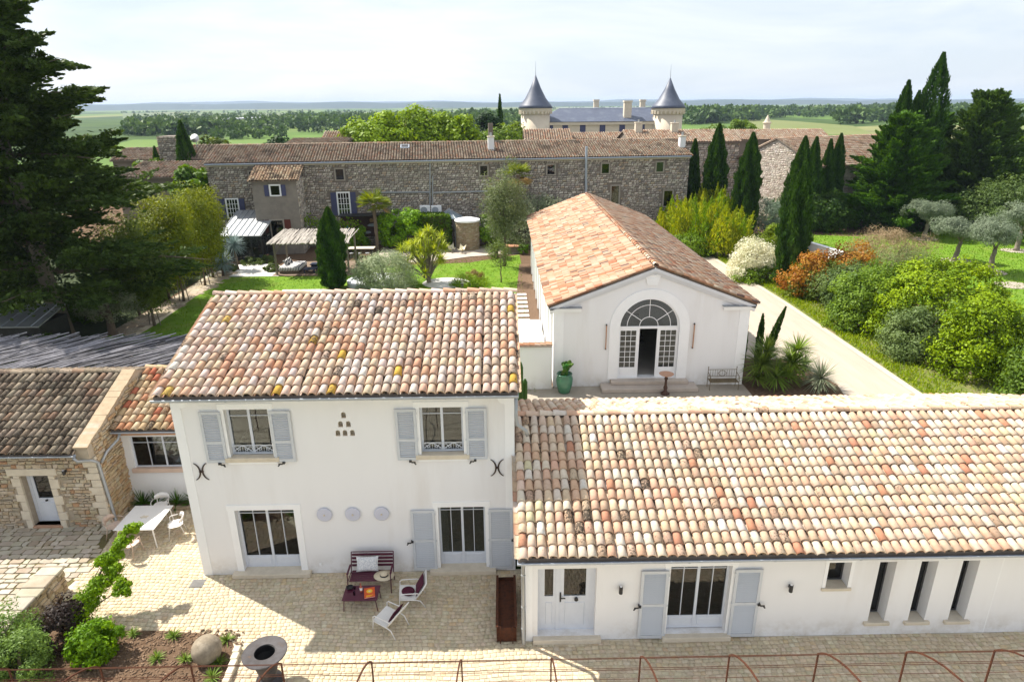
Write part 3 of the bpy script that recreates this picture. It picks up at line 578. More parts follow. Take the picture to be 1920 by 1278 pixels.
for a0, a1 in zip(edges, edges[1:]):
    for q0, q1 in ((.46, 1.08), (1.08, 1.43)):
        pts = [(AC+q0*math.cos(rad(a0+(a1-a0)*k/5)), AZ+.05+q0*math.sin(rad(a0+(a1-a0)*k/5))) for k in range(6)]+[(AC+q1*math.cos(rad(a0+(a1-a0)*k/5)), AZ+.05+(q1-.03)*math.sin(rad(a0+(a1-a0)*k/5))) for k in range(5, -1, -1)]
        g = MB(); wallpoly(g, pts, [], lambda a, b: (a, y+.03, b), lambda a, b: (a, y+.038, b)); g.build('pane', m_glass, fw_)
g = MB(); wallpoly(g, [(AC+.45*math.cos(PI*k/10), AZ+.05+.45*math.sin(PI*k/10)) for k in range(11)], [], lambda a, b: (a, y+.03, b), lambda a, b: (a, y+.038, b)); g.build('pane', m_glass, fw_)
# three-part door, the middle one open
for a, b, gl in ((AC-AR, AC-.50, 1), (AC+.50, AC+AR, 1)):
    casement(barn, a, b, .42, zt-.06, y, (3,), tuple(k/7 for k in range(1, 7)), .42, .10, m_trim, 'door_leaf', .06, mun=.022)
MB().box(AC-.50, AC-.44, y, y+.07, .42, zt-.06).box(AC+.44, AC+.50, y, y+.07, .42, zt-.06).build('door_post', m_trim, barn)
for x in (5.06, 9.40):
    t = thing('wall_lamp', 'slim vertical copper wall lamp %s of the arched doorway' % ('left' if x < 7 else 'right'), 'wall lamp', (x, BY, 2.65), group='copper lamps beside the arch')
    m_cop = bpy.data.materials.get('copper') or M('copper', (.45, .25, .15), (.36, .19, .11), rough=.45, metal=.6)
    MB().box(x-.022, x+.022, BY-.10, BY-.05, 2.05, 3.25).build('tube', m_cop, t)
    for z in (2.0, 3.25): MB().box(x-.03, x+.03, BY-.09, BY, z, z+.06).build('bracket', m_black, t)
# roof
rd = MB(); ov = .30; ex0, ex1 = BX0-ov, BX1+ov; ez = BEZ-sl_*ov+.1; rz = BRZ+.1
slab(rd, [(ex0, BBK+.2, ez), (ex0, BY-.12, ez), (BM, BY-.12, rz), (BM, BBK+.2, rz)], .1); slab(rd, [(ex1, BY-.12, ez), (ex1, BBK+.2, ez), (BM+.001, BBK+.2, rz), (BM+.001, BY-.12, rz)], .1)
broof = rd.build('roof', m_deck, barn); es = Vector((BM-ex0, 0, rz-ez)); Lb = es.length-.1
canal_roof(broof, (ex0, BBK+.22, ez), (0, -1, 0), es, BBK+.2-BY+.2, Lb, .232, .40, PAL_B, n=6, limit=300, jit=1.3)
canal_roof(broof, (ex1, BY-.18, ez), (0, 1, 0), (-es.x, 0, es.z), BBK+.2-BY+.2, Lb, .232, .40, PAL_B, n=6, limit=300, jit=1.3)
ridge_tiles(broof, (BM, BY-.2, rz+.06), (BM, BBK+.2, rz+.06), rl=.42, r=.13, pal=PAL_B, limit=300)
# steps
for k, (x0, x1, y0, z0, z1) in enumerate(((4.84, 9.63, 29.72, 0, .2), (5.36, 9.24, 30.22, .2, .40))):
    o = MB().bbox(x0, x1, y0, BY-.052 if k == 0 else BY+.3, z0, z1, .02).build('doorstep', M('step_stone', (.50, .43, .37), (.42, .36, .31), sc=3, rough=.85, bump=.15) if k == 0 else bpy.data.materials['step_stone'], barn)
# ================================================================ wall between house and barn, terrace
gw = thing('garden_wall', 'low white rendered wall with clay tile coping left of the barn', 'wall', (1.4, 30.4, 0))
MB().box(.2, BX0-.11, 30.35, 30.7, 0, 2.28).build('wall', m_stucco, gw)
cp = MB().box(.1, BX0-.11, 30.25, 30.8, 2.28, 2.32).build('coping', m_deck, gw)
ridge_tiles(cp, (.1, 30.42, 2.33), (BX0-.12, 30.42, 2.33), rl=.3, r=.1, pal=PAL_B); ridge_tiles(cp, (.1, 30.64, 2.33), (BX0-.12, 30.64, 2.33), rl=.3, r=.1, pal=PAL_B)
m_wpave = M('white_terrace_stone', (.78, .75, .70), (.70, .67, .62), sc=3, rough=.8, bump=.1)
te = thing('white_terrace', 'white stone terrace with steps along the barn side wall', 'terrace', (1.4, 36, 0))
MB().bbox(.3, BX0-.12, 32.6, 40.2, 0, .5, .02).build('platform', m_wpave, te)
for k in range(3): MB().bbox(1.55, BX0-.12, 31.2+.45*k, 31.65+.45*k-.002, 0, .15*(k+1), .015).build('step', m_wpave, te)
for k in range(7):
    y = 41.2+k*1.05; o = thing('stepping_stone', 'white stepping stone on bark beside the barn, %s the terrace' % ('nearest', 'second from', 'third from', 'fourth from', 'fifth from', 'sixth from', 'farthest from')[k], 'paving slab', (1.1, y, 0), group='stepping stones by the barn')
    MB().bbox(.55, 1.75, y, y+.5, .01, .07, .015).build('slab', m_wpave, o)
# ================================================================ annex (old stone outbuilding, left)
AY, AX1, AXL = 19.3, -13.52, -21.5
PAL_S = [(30, (.56, .47, .35), .25), (22, (.61, .53, .41), .15), (14, (.53, .42, .29), .3), (6, (.53, .33, .2), .3), (10, (.47, .41, .32), .4), (6, (.65, .58, .48), .1)]
STM = [frustum_mesh('stone', m_stone_o, .10, .10, k) for k in range(4)]
def stones(parent, org, dx, nrm, w, h, holes, hr=(.075, .17), wr=(.10, .32), pal=PAL_S, limit=300, depth=.06, name='stone', gap=.018, zfun=None, quoin=None):
    """random rubble: courses of stones on the wall plane org + dx*u + z*v, face normal nrm"""
    org, dx, nrm = Vector(org), Vector(dx).normalized(), Vector(nrm).normalized(); A, T = [], []
    v = .0
    while v < h-.04:
        ch = min(U(*hr), h-v); u = -U(0, .2)
        while u < w:
            cw = U(*wr); a, b = max(u, 0), min(u+cw, w); u += cw
            if b-a < .06: continue
            hh = ch
            if random.random() < .14: hh = ch*U(.55, .8)
            cu, cv = (a+b)/2, v+hh/2
            if zfun and cv+hh*.4 > zfun(cu): continue
            if any(x0-.02 < b-.02 and x1 > a+.02 and z0 < v+hh-.02 and z1 > v+.02 for x0, x1, z0, z1 in holes): continue
            dp = depth*U(.7, 1.35); p = org+dx*cu+Vector((0, 0, cv)); X = dx*(b-a-gap); Y = -nrm*dp; Z = Vector((0, 0, hh-gap))
            an = U(-.05, .05); X2 = X+Vector((0, 0, X.length*math.sin(an)))
            A.append([[X.x, Y.x, Z.x, p.x], [X.y, Y.y, Z.y, p.y], [X.z, Y.z, Z.z, p.z], [0, 0, 0, 1]]); T.append(pick(pal))
        v += ch
    pieces(name, [s_[0] for s_ in STM], (STM[0][1], STM[0][2]), np.array(A), np.array(T, np.float32), m_stone_o, m_stone_a, parent, limit, limit > 0)
annex = thing('stone_outbuilding', 'old sandstone outbuilding with blue grey half-glazed door and mossy brown tile roof', 'outbuilding', (-16, AY, 0))
ad = (-16.12, -15.18, .10, 2.06)
wm = MB(); wallpoly(wm, rect(AXL, AX1, 0, 2.95), [rect(*ad)], lambda x, z: (x, AY, z), lambda x, z: (x, AY+.4, z))
EY3, EZ3, RY3, RZ3 = 18.92, 3.02, 22.5, 4.36; s3 = (RZ3-EZ3)/(RY3-EY3)
prof = [(AY+.4, 0), (25.5, 0), (25.5, 3.2), (RY3, RZ3+.12), (AY-.25, EZ3+s3*(AY-.25-EY3)+.16), (AY-.25, 2.75), (AY+.4, 2.75)]
wm.prism(prof, lambda a, b: (AX1-.004, a, b), lambda a, b: (AX1-.42, a, b)); wm.box(AXL, AXL+.3, AY+.4, 25.5, 0, 2.95); wm.box(AXL+.3, AX1-.42, 25.2, 25.5, 0, 2.95)
wm.build('wall', m_mortar, annex)
MB().box(AXL+.3, AX1-.42, AY+.4, 25.2, 0, .08).build('floor', m_floor, annex)
front = MB().box(AXL, AX1, AY-.004, AY+.002, 0, .02).build('front_wall', m_mortar, annex)
stones(front, (AXL, AY, 0), (1, 0, 0), (0, -1, 0), AX1-AXL-.32, 2.72, [(ad[0]-AXL-.28, ad[1]-AXL+.28, 0, 2.28)])
side = MB().box(AX1-.004, AX1+.002, AY+.3, AY+.32, 0, .02).build('side_wall', m_mortar, annex)
stones(side, (AX1, AY+.02, 0), (0, 1, 0), (1, 0, 0), 3.2, 4.2, [], pal=[(20, (.58, .45, .29), .2), (14, (.62, .50, .34), .15), (10, (.55, .38, .22), .3), (6, (.60, .52, .40), .2)], zfun=lambda u: EZ3+s3*(AY+u-EY3)+.02)
# quoins and door jambs in cut stone
q_ = []
z = 0
while z < 2.6:
    h = U(.22, .30); lg = .42 if (len(q_) % 2) else .28
    o = MB().bbox(AX1-lg, AX1+.03, AY-.075, AY+.3, z+.008, min(z+h, 2.72)-.006, .015).build('quoin', m_stone, annex); q_.append(o); z += h
for s_ in (0, 1):
    z = .0; k = 0
    while z < 2.05:
        h = U(.26, .36); w_ = .30 if k % 2 else .20
        a, b = (ad[0]-w_, ad[0]) if s_ == 0 else (ad[1], ad[1]+w_)
        MB().bbox(a, b-.001, AY-.08, AY+.2, z+.006, min(z+h, 2.06)-.004, .012).build('jamb_stone', m_stone, annex); z += h; k += 1
MB().bbox(ad[0]-.38, ad[1]+.32, AY-.085, AY+.2, 2.065, 2.32, .012).build('lintel', m_stone, annex)
MB().bbox(ad[0]-.02, ad[1]+.05, AY-.1, AY+.35, .0, .1, .012).build('threshold', M('brick_sill', (.42, .26, .17), (.36, .21, .14), rough=.9), annex)
y = AY+.22; q = MB(); q.box(ad[0], ad[0]+.1, y, y+.08, .1, 2.06); q.box(ad[1]-.08, ad[1], y, y+.08, .1, 2.06); q.box(ad[0]+.1, ad[1]-.08, y+.003, y+.077, 1.98, 2.06); adr = q.build('door', m_frame, annex)
q = MB(); a, b = ad[0]+.1, ad[1]-.08; q.box(a, a+.11, y+.01, y+.05, .1, 1.98); q.box(b-.11, b, y+.01, y+.05, .1, 1.98); q.box(a+.11, b-.11, y+.012, y+.048, .1, 1.02); q.box(a+.11, b-.11, y+.012, y+.048, 1.88, 1.98); q.build('door_leaf', m_frame, adr)
MB().box(a+.11, b-.11, y+.025, y+.033, 1.02, 1.88).build('pane', m_glass, adr); MB().bbox(a+.15, b-.15, y-.005, y+.02, .26, .86, .015).build('panel', m_frame, adr)
MB().lathe([(.0, -.03), (.04, -.02), (.045, .0), (.04, .02), (0, .03)], (a+.38, y-.03, .95), 10).build('door_knob', m_black, adr)
walllamp(-14.55, AY-.06, 2.22, 'small black wall lamp on the sandstone outbuilding', .16)
rd = MB(); slab(rd, [(AXL, EY3, EZ3), (AX1-.43, EY3, EZ3), (AX1-.43, RY3, RZ3), (AXL, RY3, RZ3)], .1); slab(rd, [(AX1-.43, 26, 3.05), (AXL, 26, 3.05), (AXL, RY3+.001, RZ3), (AX1-.43, RY3+.001, RZ3)], .1); aroof = rd.build('roof', m_deck, annex)
es = Vector((0, RY3-EY3, RZ3-EZ3)); canal_roof(aroof, (AXL, EY3, EZ3), (1, 0, 0), es, AX1-.45-AXL, es.length-.08, .25, .36, PAL_O)
es = Vector((0, RY3-26, RZ3-3.05)); canal_roof(aroof, (AX1-.45, 26, 3.05), (-1, 0, 0), es, AX1-.45-AXL, es.length-.08, .25, .36, PAL_O, limit=0, n=6)
ridge_tiles(aroof, (AXL, RY3, RZ3+.05), (AX1-.45, RY3, RZ3+.05), rl=.45, r=.14, pal=PAL_O)
# flat stone coping on the gable
nco = 13
for k in range(nco):
    t0, t1 = k/nco, (k+1)/nco; ya, yb = AY-.3+(RY3-AY+.3)*t0, AY-.3+(RY3-AY+.3)*t1; za, zb = EZ3+s3*(ya-EY3)+.10, EZ3+s3*(yb-EY3)+.10
    g = .006; j = U(0, .02); q = MB(); vs = [(x, yy, zz+d) for d in (0, .045+j) for yy, zz in ((ya+g, za), (yb-g, zb)) for x in (AX1-.44, AX1+.03+U(-.01, .02))]
    q.add(vs, [(0, 2, 3, 1), (4, 5, 7, 6), (0, 1, 5, 4), (2, 6, 7, 3), (0, 4, 6, 2), (1, 3, 7, 5)]); q.build('coping_stone', M('coping_sandstone', (.42, .33, .225), (.34, .26, .17), sc=5, rough=.9, bump=.3, bsc=25, c3=(.20, .145, .09), c3sc=3, c3lo=.6, c3hi=.8) if k == 0 else bpy.data.materials['coping_sandstone'], annex)
gutter(annex, AXL, AX1-.35, EY3-.03, EZ3-.03, .075)
downpipe(annex, [(AX1-.4, EY3-.03, EZ3-.12), (AX1-.35, EY3+.02, EZ3-.28), (AX1-.02, EY3+.18, EZ3-.34), (AX1+.1, AY-.05, EZ3-.5), (AX1+.1, AY+.12, .2), (AX1+.12, AY, .03)], .05, m_zincpale)
downpipe(annex, [(AX1+.36, 20.28, 3.05), (AX1+.3, 20.2, 2.85), (AX1+.14, 19.75, 2.65), (AX1+.1, AY+.1, 2.42)], .045, m_zincpale)
# ================================================================ link building between annex and house
lk = thing('link_building', 'small white link building with wide grid window and orange tile roof', 'outbuilding', (-11.4, 20.75, 0))
LY = 20.75; lw = (-13.20, -9.9, 1.38, 2.66); wm = MB(); wallpoly(wm, rect(AX1+.004, HX0-.004, 0, 3.1), [rect(*lw)], lambda x, z: (x, LY, z), lambda x, z: (x, LY+.35, z)); wm.build('wall', m_stucco, lk)
MB().box(AX1+.004, HX0-.004, LY+.35, 25, 0, .1).box(AX1+.004, HX0-.004, 24.8, 25, .1, 3.1).build('floor', m_floor, lk)
casement(lk, lw[0], lw[1], lw[2]+.03, lw[3], LY+.08, (2, 2, 2), (.80,), 0, .05, mull=.05); MB().bbox(lw[0]-.1, lw[1]+.1, LY-.08, LY+.08, lw[2]-.13, lw[2]+.03, .012).build('sill', M('pink_sill', (.66, .50, .40), (.58, .43, .34), rough=.85), lk)
MB().box(AX1+.02, HX0-.02, LY-.42, LY+.0, 2.93, 3.06).build('eave_board', M('eave_brick', (.44, .25, .14), (.35, .19, .11), rough=.9), lk)
rd = MB(); e0, e1 = (20.28, 3.16), (23.2, 4.22); slab(rd, [(AX1+.03, e0[0], e0[1]), (HX0, e0[0], e0[1]), (HX0, e1[0], e1[1]), (AX1+.03, e1[0], e1[1])], .1); slab(rd, [(HX0, 26, 3.2), (AX1+.03, 26, 3.2), (AX1+.03, e1[0]+.001, e1[1]), (HX0, e1[0]+.001, e1[1])], .1); lroof = rd.build('roof', m_deck, lk)
es = Vector((0, e1[0]-e0[0], e1[1]-e0[1])); canal_roof(lroof, (AX1+.04, e0[0], e0[1]), (1, 0, 0), es, HX0-AX1-.05, es.length, .244, .36, PAL_L)
ridge_tiles(lroof, (AX1+.03, e1[0], e1[1]+.05), (HX0, e1[0], e1[1]+.05), rl=.42, r=.13, pal=PAL_L)
gutter(lk, AX1+.1, HX0-.02, 20.24, 3.12, .07)
# ================================================================ ground
def sheet(name, pts, z, mat, cut=0):
    m = MB(); m.add([(x, y, z) for x, y in pts], [tuple(range(len(pts)))]); o = m.build(name, mat); return tag(o, kind='structure')
m_ground, gnt, gb = newmat('plain_fields')
L_ = gnt.links.new; tcn = node(gnt, 'TexCoord'); mpn = node(gnt, 'Mapping', Scale=(.0085, .0026, 1)); mpn.inputs['Rotation'].default_value = (0, 0, .35); L_(tcn.outputs['Object'], mpn.inputs[0])
vo = node(gnt, 'TexVoronoi', Scale=1.0, Randomness=.85); L_(mpn.outputs[0], vo.inputs['Vector']); cr = node(gnt, 'ValToRGB'); sp = node(gnt, 'SeparateColor'); L_(vo.outputs['Color'], sp.inputs[0]); L_(sp.outputs[0], cr.inputs[0])
el = cr.color_ramp.elements; el[0].color = (.055, .095, .026, 1); el[1].color = (.14, .18, .05, 1)
for p_, c_ in ((.25, (.10, .17, .04, 1)), (.5, (.14, .20, .055, 1)), (.65, (.05, .085, .03, 1)), (.8, (.19, .20, .09, 1))): e_ = el.new(p_); e_.color = c_
cr.color_ramp.interpolation = 'CONSTANT'
nz = node(gnt, 'TexNoise', Scale=.02, Detail=8); L_(tcn.outputs['Object'], nz.inputs['Vector']); mxn = node(gnt, 'Mix', _data_type='RGBA', _blend_type='MULTIPLY'); mxn.inputs['Factor'].default_value = .6
cr2 = node(gnt, 'ValToRGB'); cr2.color_ramp.elements[0].position = .35; cr2.color_ramp.elements[0].color = (.45, .5, .5, 1); cr2.color_ramp.elements[1].position = .65; cr2.color_ramp.elements[1].color = (1.2, 1.15, 1.0, 1)
L_(nz.outputs[0], cr2.inputs[0]); L_(cr.outputs[0], mxn.inputs['A']); L_(cr2.outputs[0], mxn.inputs['B']); L_(mxn.outputs['Result'], gb.inputs['Base Color']); gb.inputs['Roughness'].default_value = .95; gb.inputs['Specular IOR Level'].default_value = .1
sheet('ground', [(-9000, -400), (9000, -400), (9000, 12000), (-9000, 12000)], -.06, m_ground)
m_lawn = M('lawn_grass', (.095, .19, .016), (.15, .25, .024), sc=1.3, rough=.95, bump=.6, bsc=22, c3=(.21, .22, .06), c3sc=.35, c3lo=.52, c3hi=.8, spec=.1, bdist=.06)
m_soil = M('garden_soil', (.10, .062, .04), (.17, .115, .075), sc=6, rough=1, bump=.8, bsc=20, spec=.05, bdist=.05)
m_dry = M('bark_mulch', (.19, .12, .075), (.11, .07, .045), sc=9, rough=1, bump=.8, bsc=30, bdist=.03)
m_grav = M('pale_gravel', (.38, .335, .275), (.31, .27, .22), sc=14, rough=.95, bump=.4, bsc=60, spec=.1, c3=(.42, .38, .32), c3sc=.4, bdist=.015)
m_wgrav = M('white_gravel', (.72, .70, .67), (.58, .56, .53), sc=16, rough=.95, bump=.6, bsc=50, bdist=.03)
m_drive = M('driveway_gravel', (.44, .38, .315), (.38, .325, .265), sc=1.6, stretch=(1.3, .16, 1), rough=.95, bump=.35, bsc=50, spec=.08, c3=(.36, .305, .235), c3sc=.5, c3lo=.55, c3hi=.8, bdist=.012)
m_joint = M('paving_joint_sand', (.66, .58, .44), (.60, .52, .39), sc=7, rough=1, bump=.4, bsc=60, c3=(.30, .25, .13), c3sc=.6, c3lo=.58, c3hi=.75)
m_moss = M('mossy_joint', (.10, .095, .03), (.15, .12, .06), sc=6, rough=1, bump=.5, bsc=40)
sheet('garden_soil', [(-60, 24), (60, 24), (60, 110), (-60, 110)], -.03, m_soil)
sheet('shade_painted_ground', [(-60, 27), (-25.7, 31), (-25.2, 42), (-25.3, 56.5), (-27, 66), (-60, 66)], -.016, M('shade_painted_cover', (.028, .045, .014), (.05, .065, .022), sc=1.2, rough=1, bump=.8, bsc=12, bdist=.08))  # dark ground cover, with the shadow under the cedar worked into its green
sheet('garden_lawn', [(-24.2, 30), (-23.6, 38.4), (-24.0, 52), (-24.0, 54.4), (-13, 54.4), (-12.5, 57.5), (-3, 58.8), (1.6, 62), (1.9, 44), (.2, 40.5), (.2, 25.3), (-9, 25.3), (-14, 30)], 0, m_lawn)
lawn2 = sheet('orchard_lawn', [(24.5, 30), (26, 45), (28.5, 60), (30.5, 71), (38, 69), (48, 72), (75, 72), (75, 26)], 0, m_lawn)
court = sheet('courtyard', [(-24, 2), (24, 2), (24, 13.85), (.6, 13.85), (.6, 16.75), (-9.3, 16.75), (-9.3, 20.78), (-24, 20.78)], -.012, m_joint)
sheet('yard', [(.2, 22.5), (13.2, 22.5), (13.2, 30.7), (.2, 30.7)], -.004, m_grav)
drive = sheet('driveway', [(12.0, 22.5), (20.2, 22.5), (20.0, 45), (19.3, 60), (12.0, 60)], .0, m_drive)
# ================================================================ paving
SETT = frustum_mesh('sett', m_pave_o, .09, .05, 3); SETT2 = frustum_mesh('sett', m_pave_o, .10, .07, 8)
A, T = [], []
PAL_P = [(30, (0.6, 0.509, 0.368), 0.0), (25, (0.636, 0.543, 0.402), 0.0), (16, (0.563, 0.481, 0.347), 0.0), (8, (0.67, 0.585, 0.443), 0.0), (5, (0.629, 0.502, 0.332), 0.0)]
y = 10.2; row = 0
while y < 20.3:
    h = U(.118, .145); x = -13.2+U(-.1, .1); bend = 0
    while x < 23.5:
        w = U(.115, .20); cx_, cy_ = x+w/2, y+h/2; x += w
        cy2 = cy_+.05*math.sin(cx_*.9)+.03*math.sin(cx_*2.3+1)
        if cx_ > .5 and cy2 > 13.82: continue
        if -9.28 < cx_ < .6 and cy2 > 16.69: continue
        if cx_ < -13.1+.1*math.sin(cy_*4): continue
        if cx_ < -9.2 and cy2 > 20.25: continue
        if not inview((cx_, cy2, 0), 420): continue
        if cx_ < -7.0 and cy2 < 14.45-.1*(cx_+11.5) and cy2 < 14.45: continue
        X, Y, Z = Vector((w-.016, U(-.006, .006), 0)), Vector((0, 0, -.021*U(.8, 1.2))), Vector((U(-.006, .006), h-.016, 0))
        A.append([[X.x, Y.x, Z.x, cx_], [X.y, Y.y, Z.y, cy2], [X.z, Y.z, Z.z, -.014], [0, 0, 0, 1]]); T.append(pick(PAL_P))
    y += h
pieces('sett', [SETT[0], SETT2[0]], (SETT[1], SETT[2]), np.array(A), np.array(T, np.float32), m_pave_o, m_pave_a, court, 300)
# irregular flagstones with mossy joints
flag = sheet('flagstone_terrace', [(-24, 8), (-13.25, 8), (-13.25, 16), (-13.0, 17.2), (-13.3, 19.3), (-24, 19.3)], .004, m_moss)
PAL_G = [(30, (0.471, 0.426, 0.352), 0.1), (20, (0.424, 0.38, 0.311), 0.1), (14, (0.508, 0.459, 0.381), 0.1), (8, (0.387, 0.328, 0.254), 0.1)]
rows = []; y = 12.0; FC = 0
while y < 19.25:
    h = U(.17, .30); x = -22.5+U(0, .3)
    while x < -13.25:
        w = U(.20, .46); g = .022
        if inview((x, y, 0), 300) and (x+w < -13.0+.25*math.sin(y*3)) and not (-13.75 < x+w/2 < -12.9 and y < 16.3):
            c = [(x+g, y+g), (x+w/2, y+g*.6), (x+w-g, y+g), (x+w-g*.7, y+h/2), (x+w-g, y+h-g), (x+w/2, y+h-g*.6), (x+g, y+h-g), (x+g*.7, y+h/2)]
            c = [(a+U(-.025, .025), b+U(-.02, .02)) for a, b in c]; mx_, my_ = x+w/2, y+h/2
            q = MB(); zt = .03+U(-.006, .008); vs = [(a, b, 0) for a, b in c]+[(a, b, zt-.008) for a, b in c]+[(mx_+(a-mx_)*.94, my_+(b-my_)*.94, zt) for a, b in c]
            q.add(vs, [tuple(range(16, 24))]+[(r*8+k, r*8+(k+1) % 8, r*8+8+(k+1) % 8, r*8+8+k) for r in (0, 1) for k in range(8)])
            o = q.build('flagstone', m_pave_o, flag); o.color = pick(PAL_G)
        x += w
    y += h
m_edge = M('edging_stone', (.60, .54, .43), (.50, .445, .35), sc=4, rough=.9, bump=.2)
# ================================================================ planting bed, low wall
bed = sheet('planting_bed', [(-13.1, 11), (-13.1, 16.0), (-12.6, 14.9), (-11.5, 14.5), (-9.5, 14.42), (-7.9, 14.25), (-7.4, 14.0), (-7.15, 13.6), (-7.0, 12.6), (-7.05, 11)], .02, m_soil)
rb = np.random.default_rng(5); n = 2600; P = np.c_[rb.uniform(-13, -7.1, n), rb.uniform(11.4, 14.4, n), np.full(n, .02)]
Ms = np.zeros((n, 4, 4)); an = rb.uniform(0, 6.28, n); s = rb.uniform(.02, .06, n); Ms[:, 0, 0] = s*np.cos(an)*1.6; Ms[:, 1, 0] = s*np.sin(an)*1.6; Ms[:, 0, 2] = -s*np.sin(an)*.6; Ms[:, 1, 2] = s*np.cos(an)*.6; Ms[:, 2, 1] = -s*.5; Ms[:, :3, 3] = P; Ms[:, 3, 3] = 1
V, F_, T_ = instmesh(SETT[1], SETT[2], Ms, np.c_[rb.uniform(.12, .26, n)[:, None]*np.array([1, .68, .46]), np.zeros(n)].astype(np.float32)); o = npmesh('bark_mulch', V, F_, m_pave_a, None, T_, kind='stuff'); tag(o, 'brown bark chips scattered over the planting bed', 'mulch')
for k in range(9):
    t = k/9; p0 = Vector((-7.12+.12*math.sin(t*3), 13.75-t*2.1, 0)); 
    o = MB().bbox(p0.x-.09, p0.x+.09, p0.y-.23, p0.y-.005, -.05, .14, .015).build('edging_stone', m_edge, bed)
lw_ = thing('low_stone_wall', 'low dry stone wall with flat pale cap beside the flagstones', 'wall', (-13.35, 14, 0))
MB().box(-13.58, -13.12, 11, 16.18, 0, .74).build('core', m_mortar, lw_)
PAL_LW = [(20, (.46, .38, .26), .4), (14, (.40, .32, .21), .5), (8, (.52, .45, .34), .3)]
for org, dx, nn, w in (((-13.12, 11, 0), (0, 1, 0), (1, 0, 0), 5.18), ((-13.58, 16.18, 0), (1, 0, 0), (0, 1, 0), .46), ((-13.58, 16.18, 0), (0, -1, 0), (-1, 0, 0), 5.18)):
    if nn[1]: org, dx = (-13.12, 16.18, 0), (-1, 0, 0)
    stones(lw_, org, dx, nn, w, .74, [], (.10, .2), (.15, .38), PAL_LW, 150)
y = 11.
while y < 16.2:
    L = U(.32, .55); q = MB(); q.bbox(-13.66+U(-.03, .03), -13.03+U(-.03, .05), y+.008, min(y+L, 16.26)-.008, .745, .82+U(0, .02), .02); q.build('cap_stone', m_pave_o, lw_).color = pick(PAL_G); y += L
# rendered lines in the link bed
ab = sheet('border_bed', [(-13.4, 20.3), (-9.4, 20.3), (-9.4, 20.72), (-13.4, 20.72)], .05, m_soil)
for k in range(10): MB().bbox(-13.42+k*.41, -13.42+(k+1)*.41-.012, 20.16, 20.31, -.02, .13+U(0, .02), .015).build('edging_stone', M('edging_brown', (.34, .27, .18), (.28, .22, .15), rough=.9) if k == 0 else bpy.data.materials['edging_brown'], ab)
# ================================================================ tunnel arch trellis, rusted steel
m_rust = M('rusted_steel', (.105, .036, .016), (.065, .025, .015), sc=14, rough=.85, metal=.25, c3=(.04, .018, .012), c3sc=7, c3lo=.5, c3hi=.7, bump=.1)
tr = thing('arched_trellis', 'rusty steel tunnel trellis of arched hoops joined by thin horizontal wires', 'trellis', (0, 11.3, 0))
prof = [(11.31, 1.95), (11.18, 2.10), (11.02, 2.235), (10.82, 2.37), (10.55, 2.52), (10.2, 2.67), (9.75, 2.80), (9.3, 2.85), (8.8, 2.80), (8.4, 2.68), (8.0, 2.47), (7.7, 2.22), (7.5, 1.95)]
for k in range(-8, 4):
    x = 4.93+1.985*k
    for yy in (11.31, 7.5): MB().box(x-.016, x+.016, yy-.016, yy+.016, 0, 1.95).build('post', m_rust, tr)
    h = MB(); n = len(prof); vs = []
    for i, (a, b) in enumerate(prof):
        d = Vector((prof[min(i+1, n-1)][0]-prof[max(i-1, 0)][0], prof[min(i+1, n-1)][1]-prof[max(i-1, 0)][1])).normalized(); nx, nz_ = d.y*.016, -d.x*.016
        vs += [(x-.015, a-nx, b-nz_), (x+.015, a-nx, b-nz_), (x+.015, a+nx, b+nz_), (x-.015, a+nx, b+nz_)]
    h.add(vs, [(i*4+j, i*4+(j+1) % 4, i*4+4+(j+1) % 4, i*4+4+j) for i in range(n-1) for j in range(4)]); h.build('hoop', m_rust, tr)
for yy, zz in ((11.32, 1.93), (11.335, 1.885), (11.33, 1.62), (11.33, 1.30), (10.95, 2.30), (10.30, 2.65), (9.3, 2.87), (8.2, 2.59), (7.5, 1.9)):
    sg = U(-.01, .01); MB().tube([(x, yy, zz+sg*math.sin(x)) for x in np.linspace(-11.2, 12.3, 24)], .006, 5).build('wire', m_rust, tr)
# ================================================================ courtyard things
m_burg = M('burgundy_paint', (.085, .012, .032), (.07, .010, .027), rough=.4, spec=.4)
m_wmet = M('white_metal', (.74, .72, .69), (.70, .68, .65), rough=.45, spec=.4)
m_beige = M('beige_resin', (.56, .44, .36), (.52, .40, .33), rough=.5)
bench = thing('garden_bench', 'burgundy slatted metal bench against the white house wall', 'bench', (-4.02, 16.1, 0))
bx0, bx1 = -4.66, -3.40
for k in range(6): MB().bbox(bx0+.04, bx1-.04, 15.80+k*.085, 15.87+k*.085, .40+.0*k, .42, .006).build('seat_slat', m_burg, bench)
for k in range(4): z0 = .50+k*.10; MB().bbox(bx0+.02, bx1-.02, 16.36+k*.035, 16.385+k*.035, z0, z0+.075, .006).build('back_slat', m_burg, bench)
for x in (bx0, bx1):
    MB().tube([(x, 15.76, 0), (x, 15.80, .38), (x, 15.81, .58), (x, 15.84, .62), (x, 16.30, .62)], .016, 6).build('leg', m_burg, bench)
    MB().tube([(x, 16.36, 0), (x, 16.30, .36), (x, 16.36, .52), (x, 16.50, .92)], .016, 6).build('leg', m_burg, bench)
    MB().tube([(x, 15.80, .385), (x, 16.31, .385)], .014, 6).build('side_rail', m_burg, bench); MB().bbox(x-.03, x+.03, 15.82, 16.28, .63, .648, .006).build('armrest', m_burg, bench)
MB().tube([(bx0, 16.50, .92), (bx1, 16.50, .92)], .016, 6).build('top_rail', m_burg, bench)
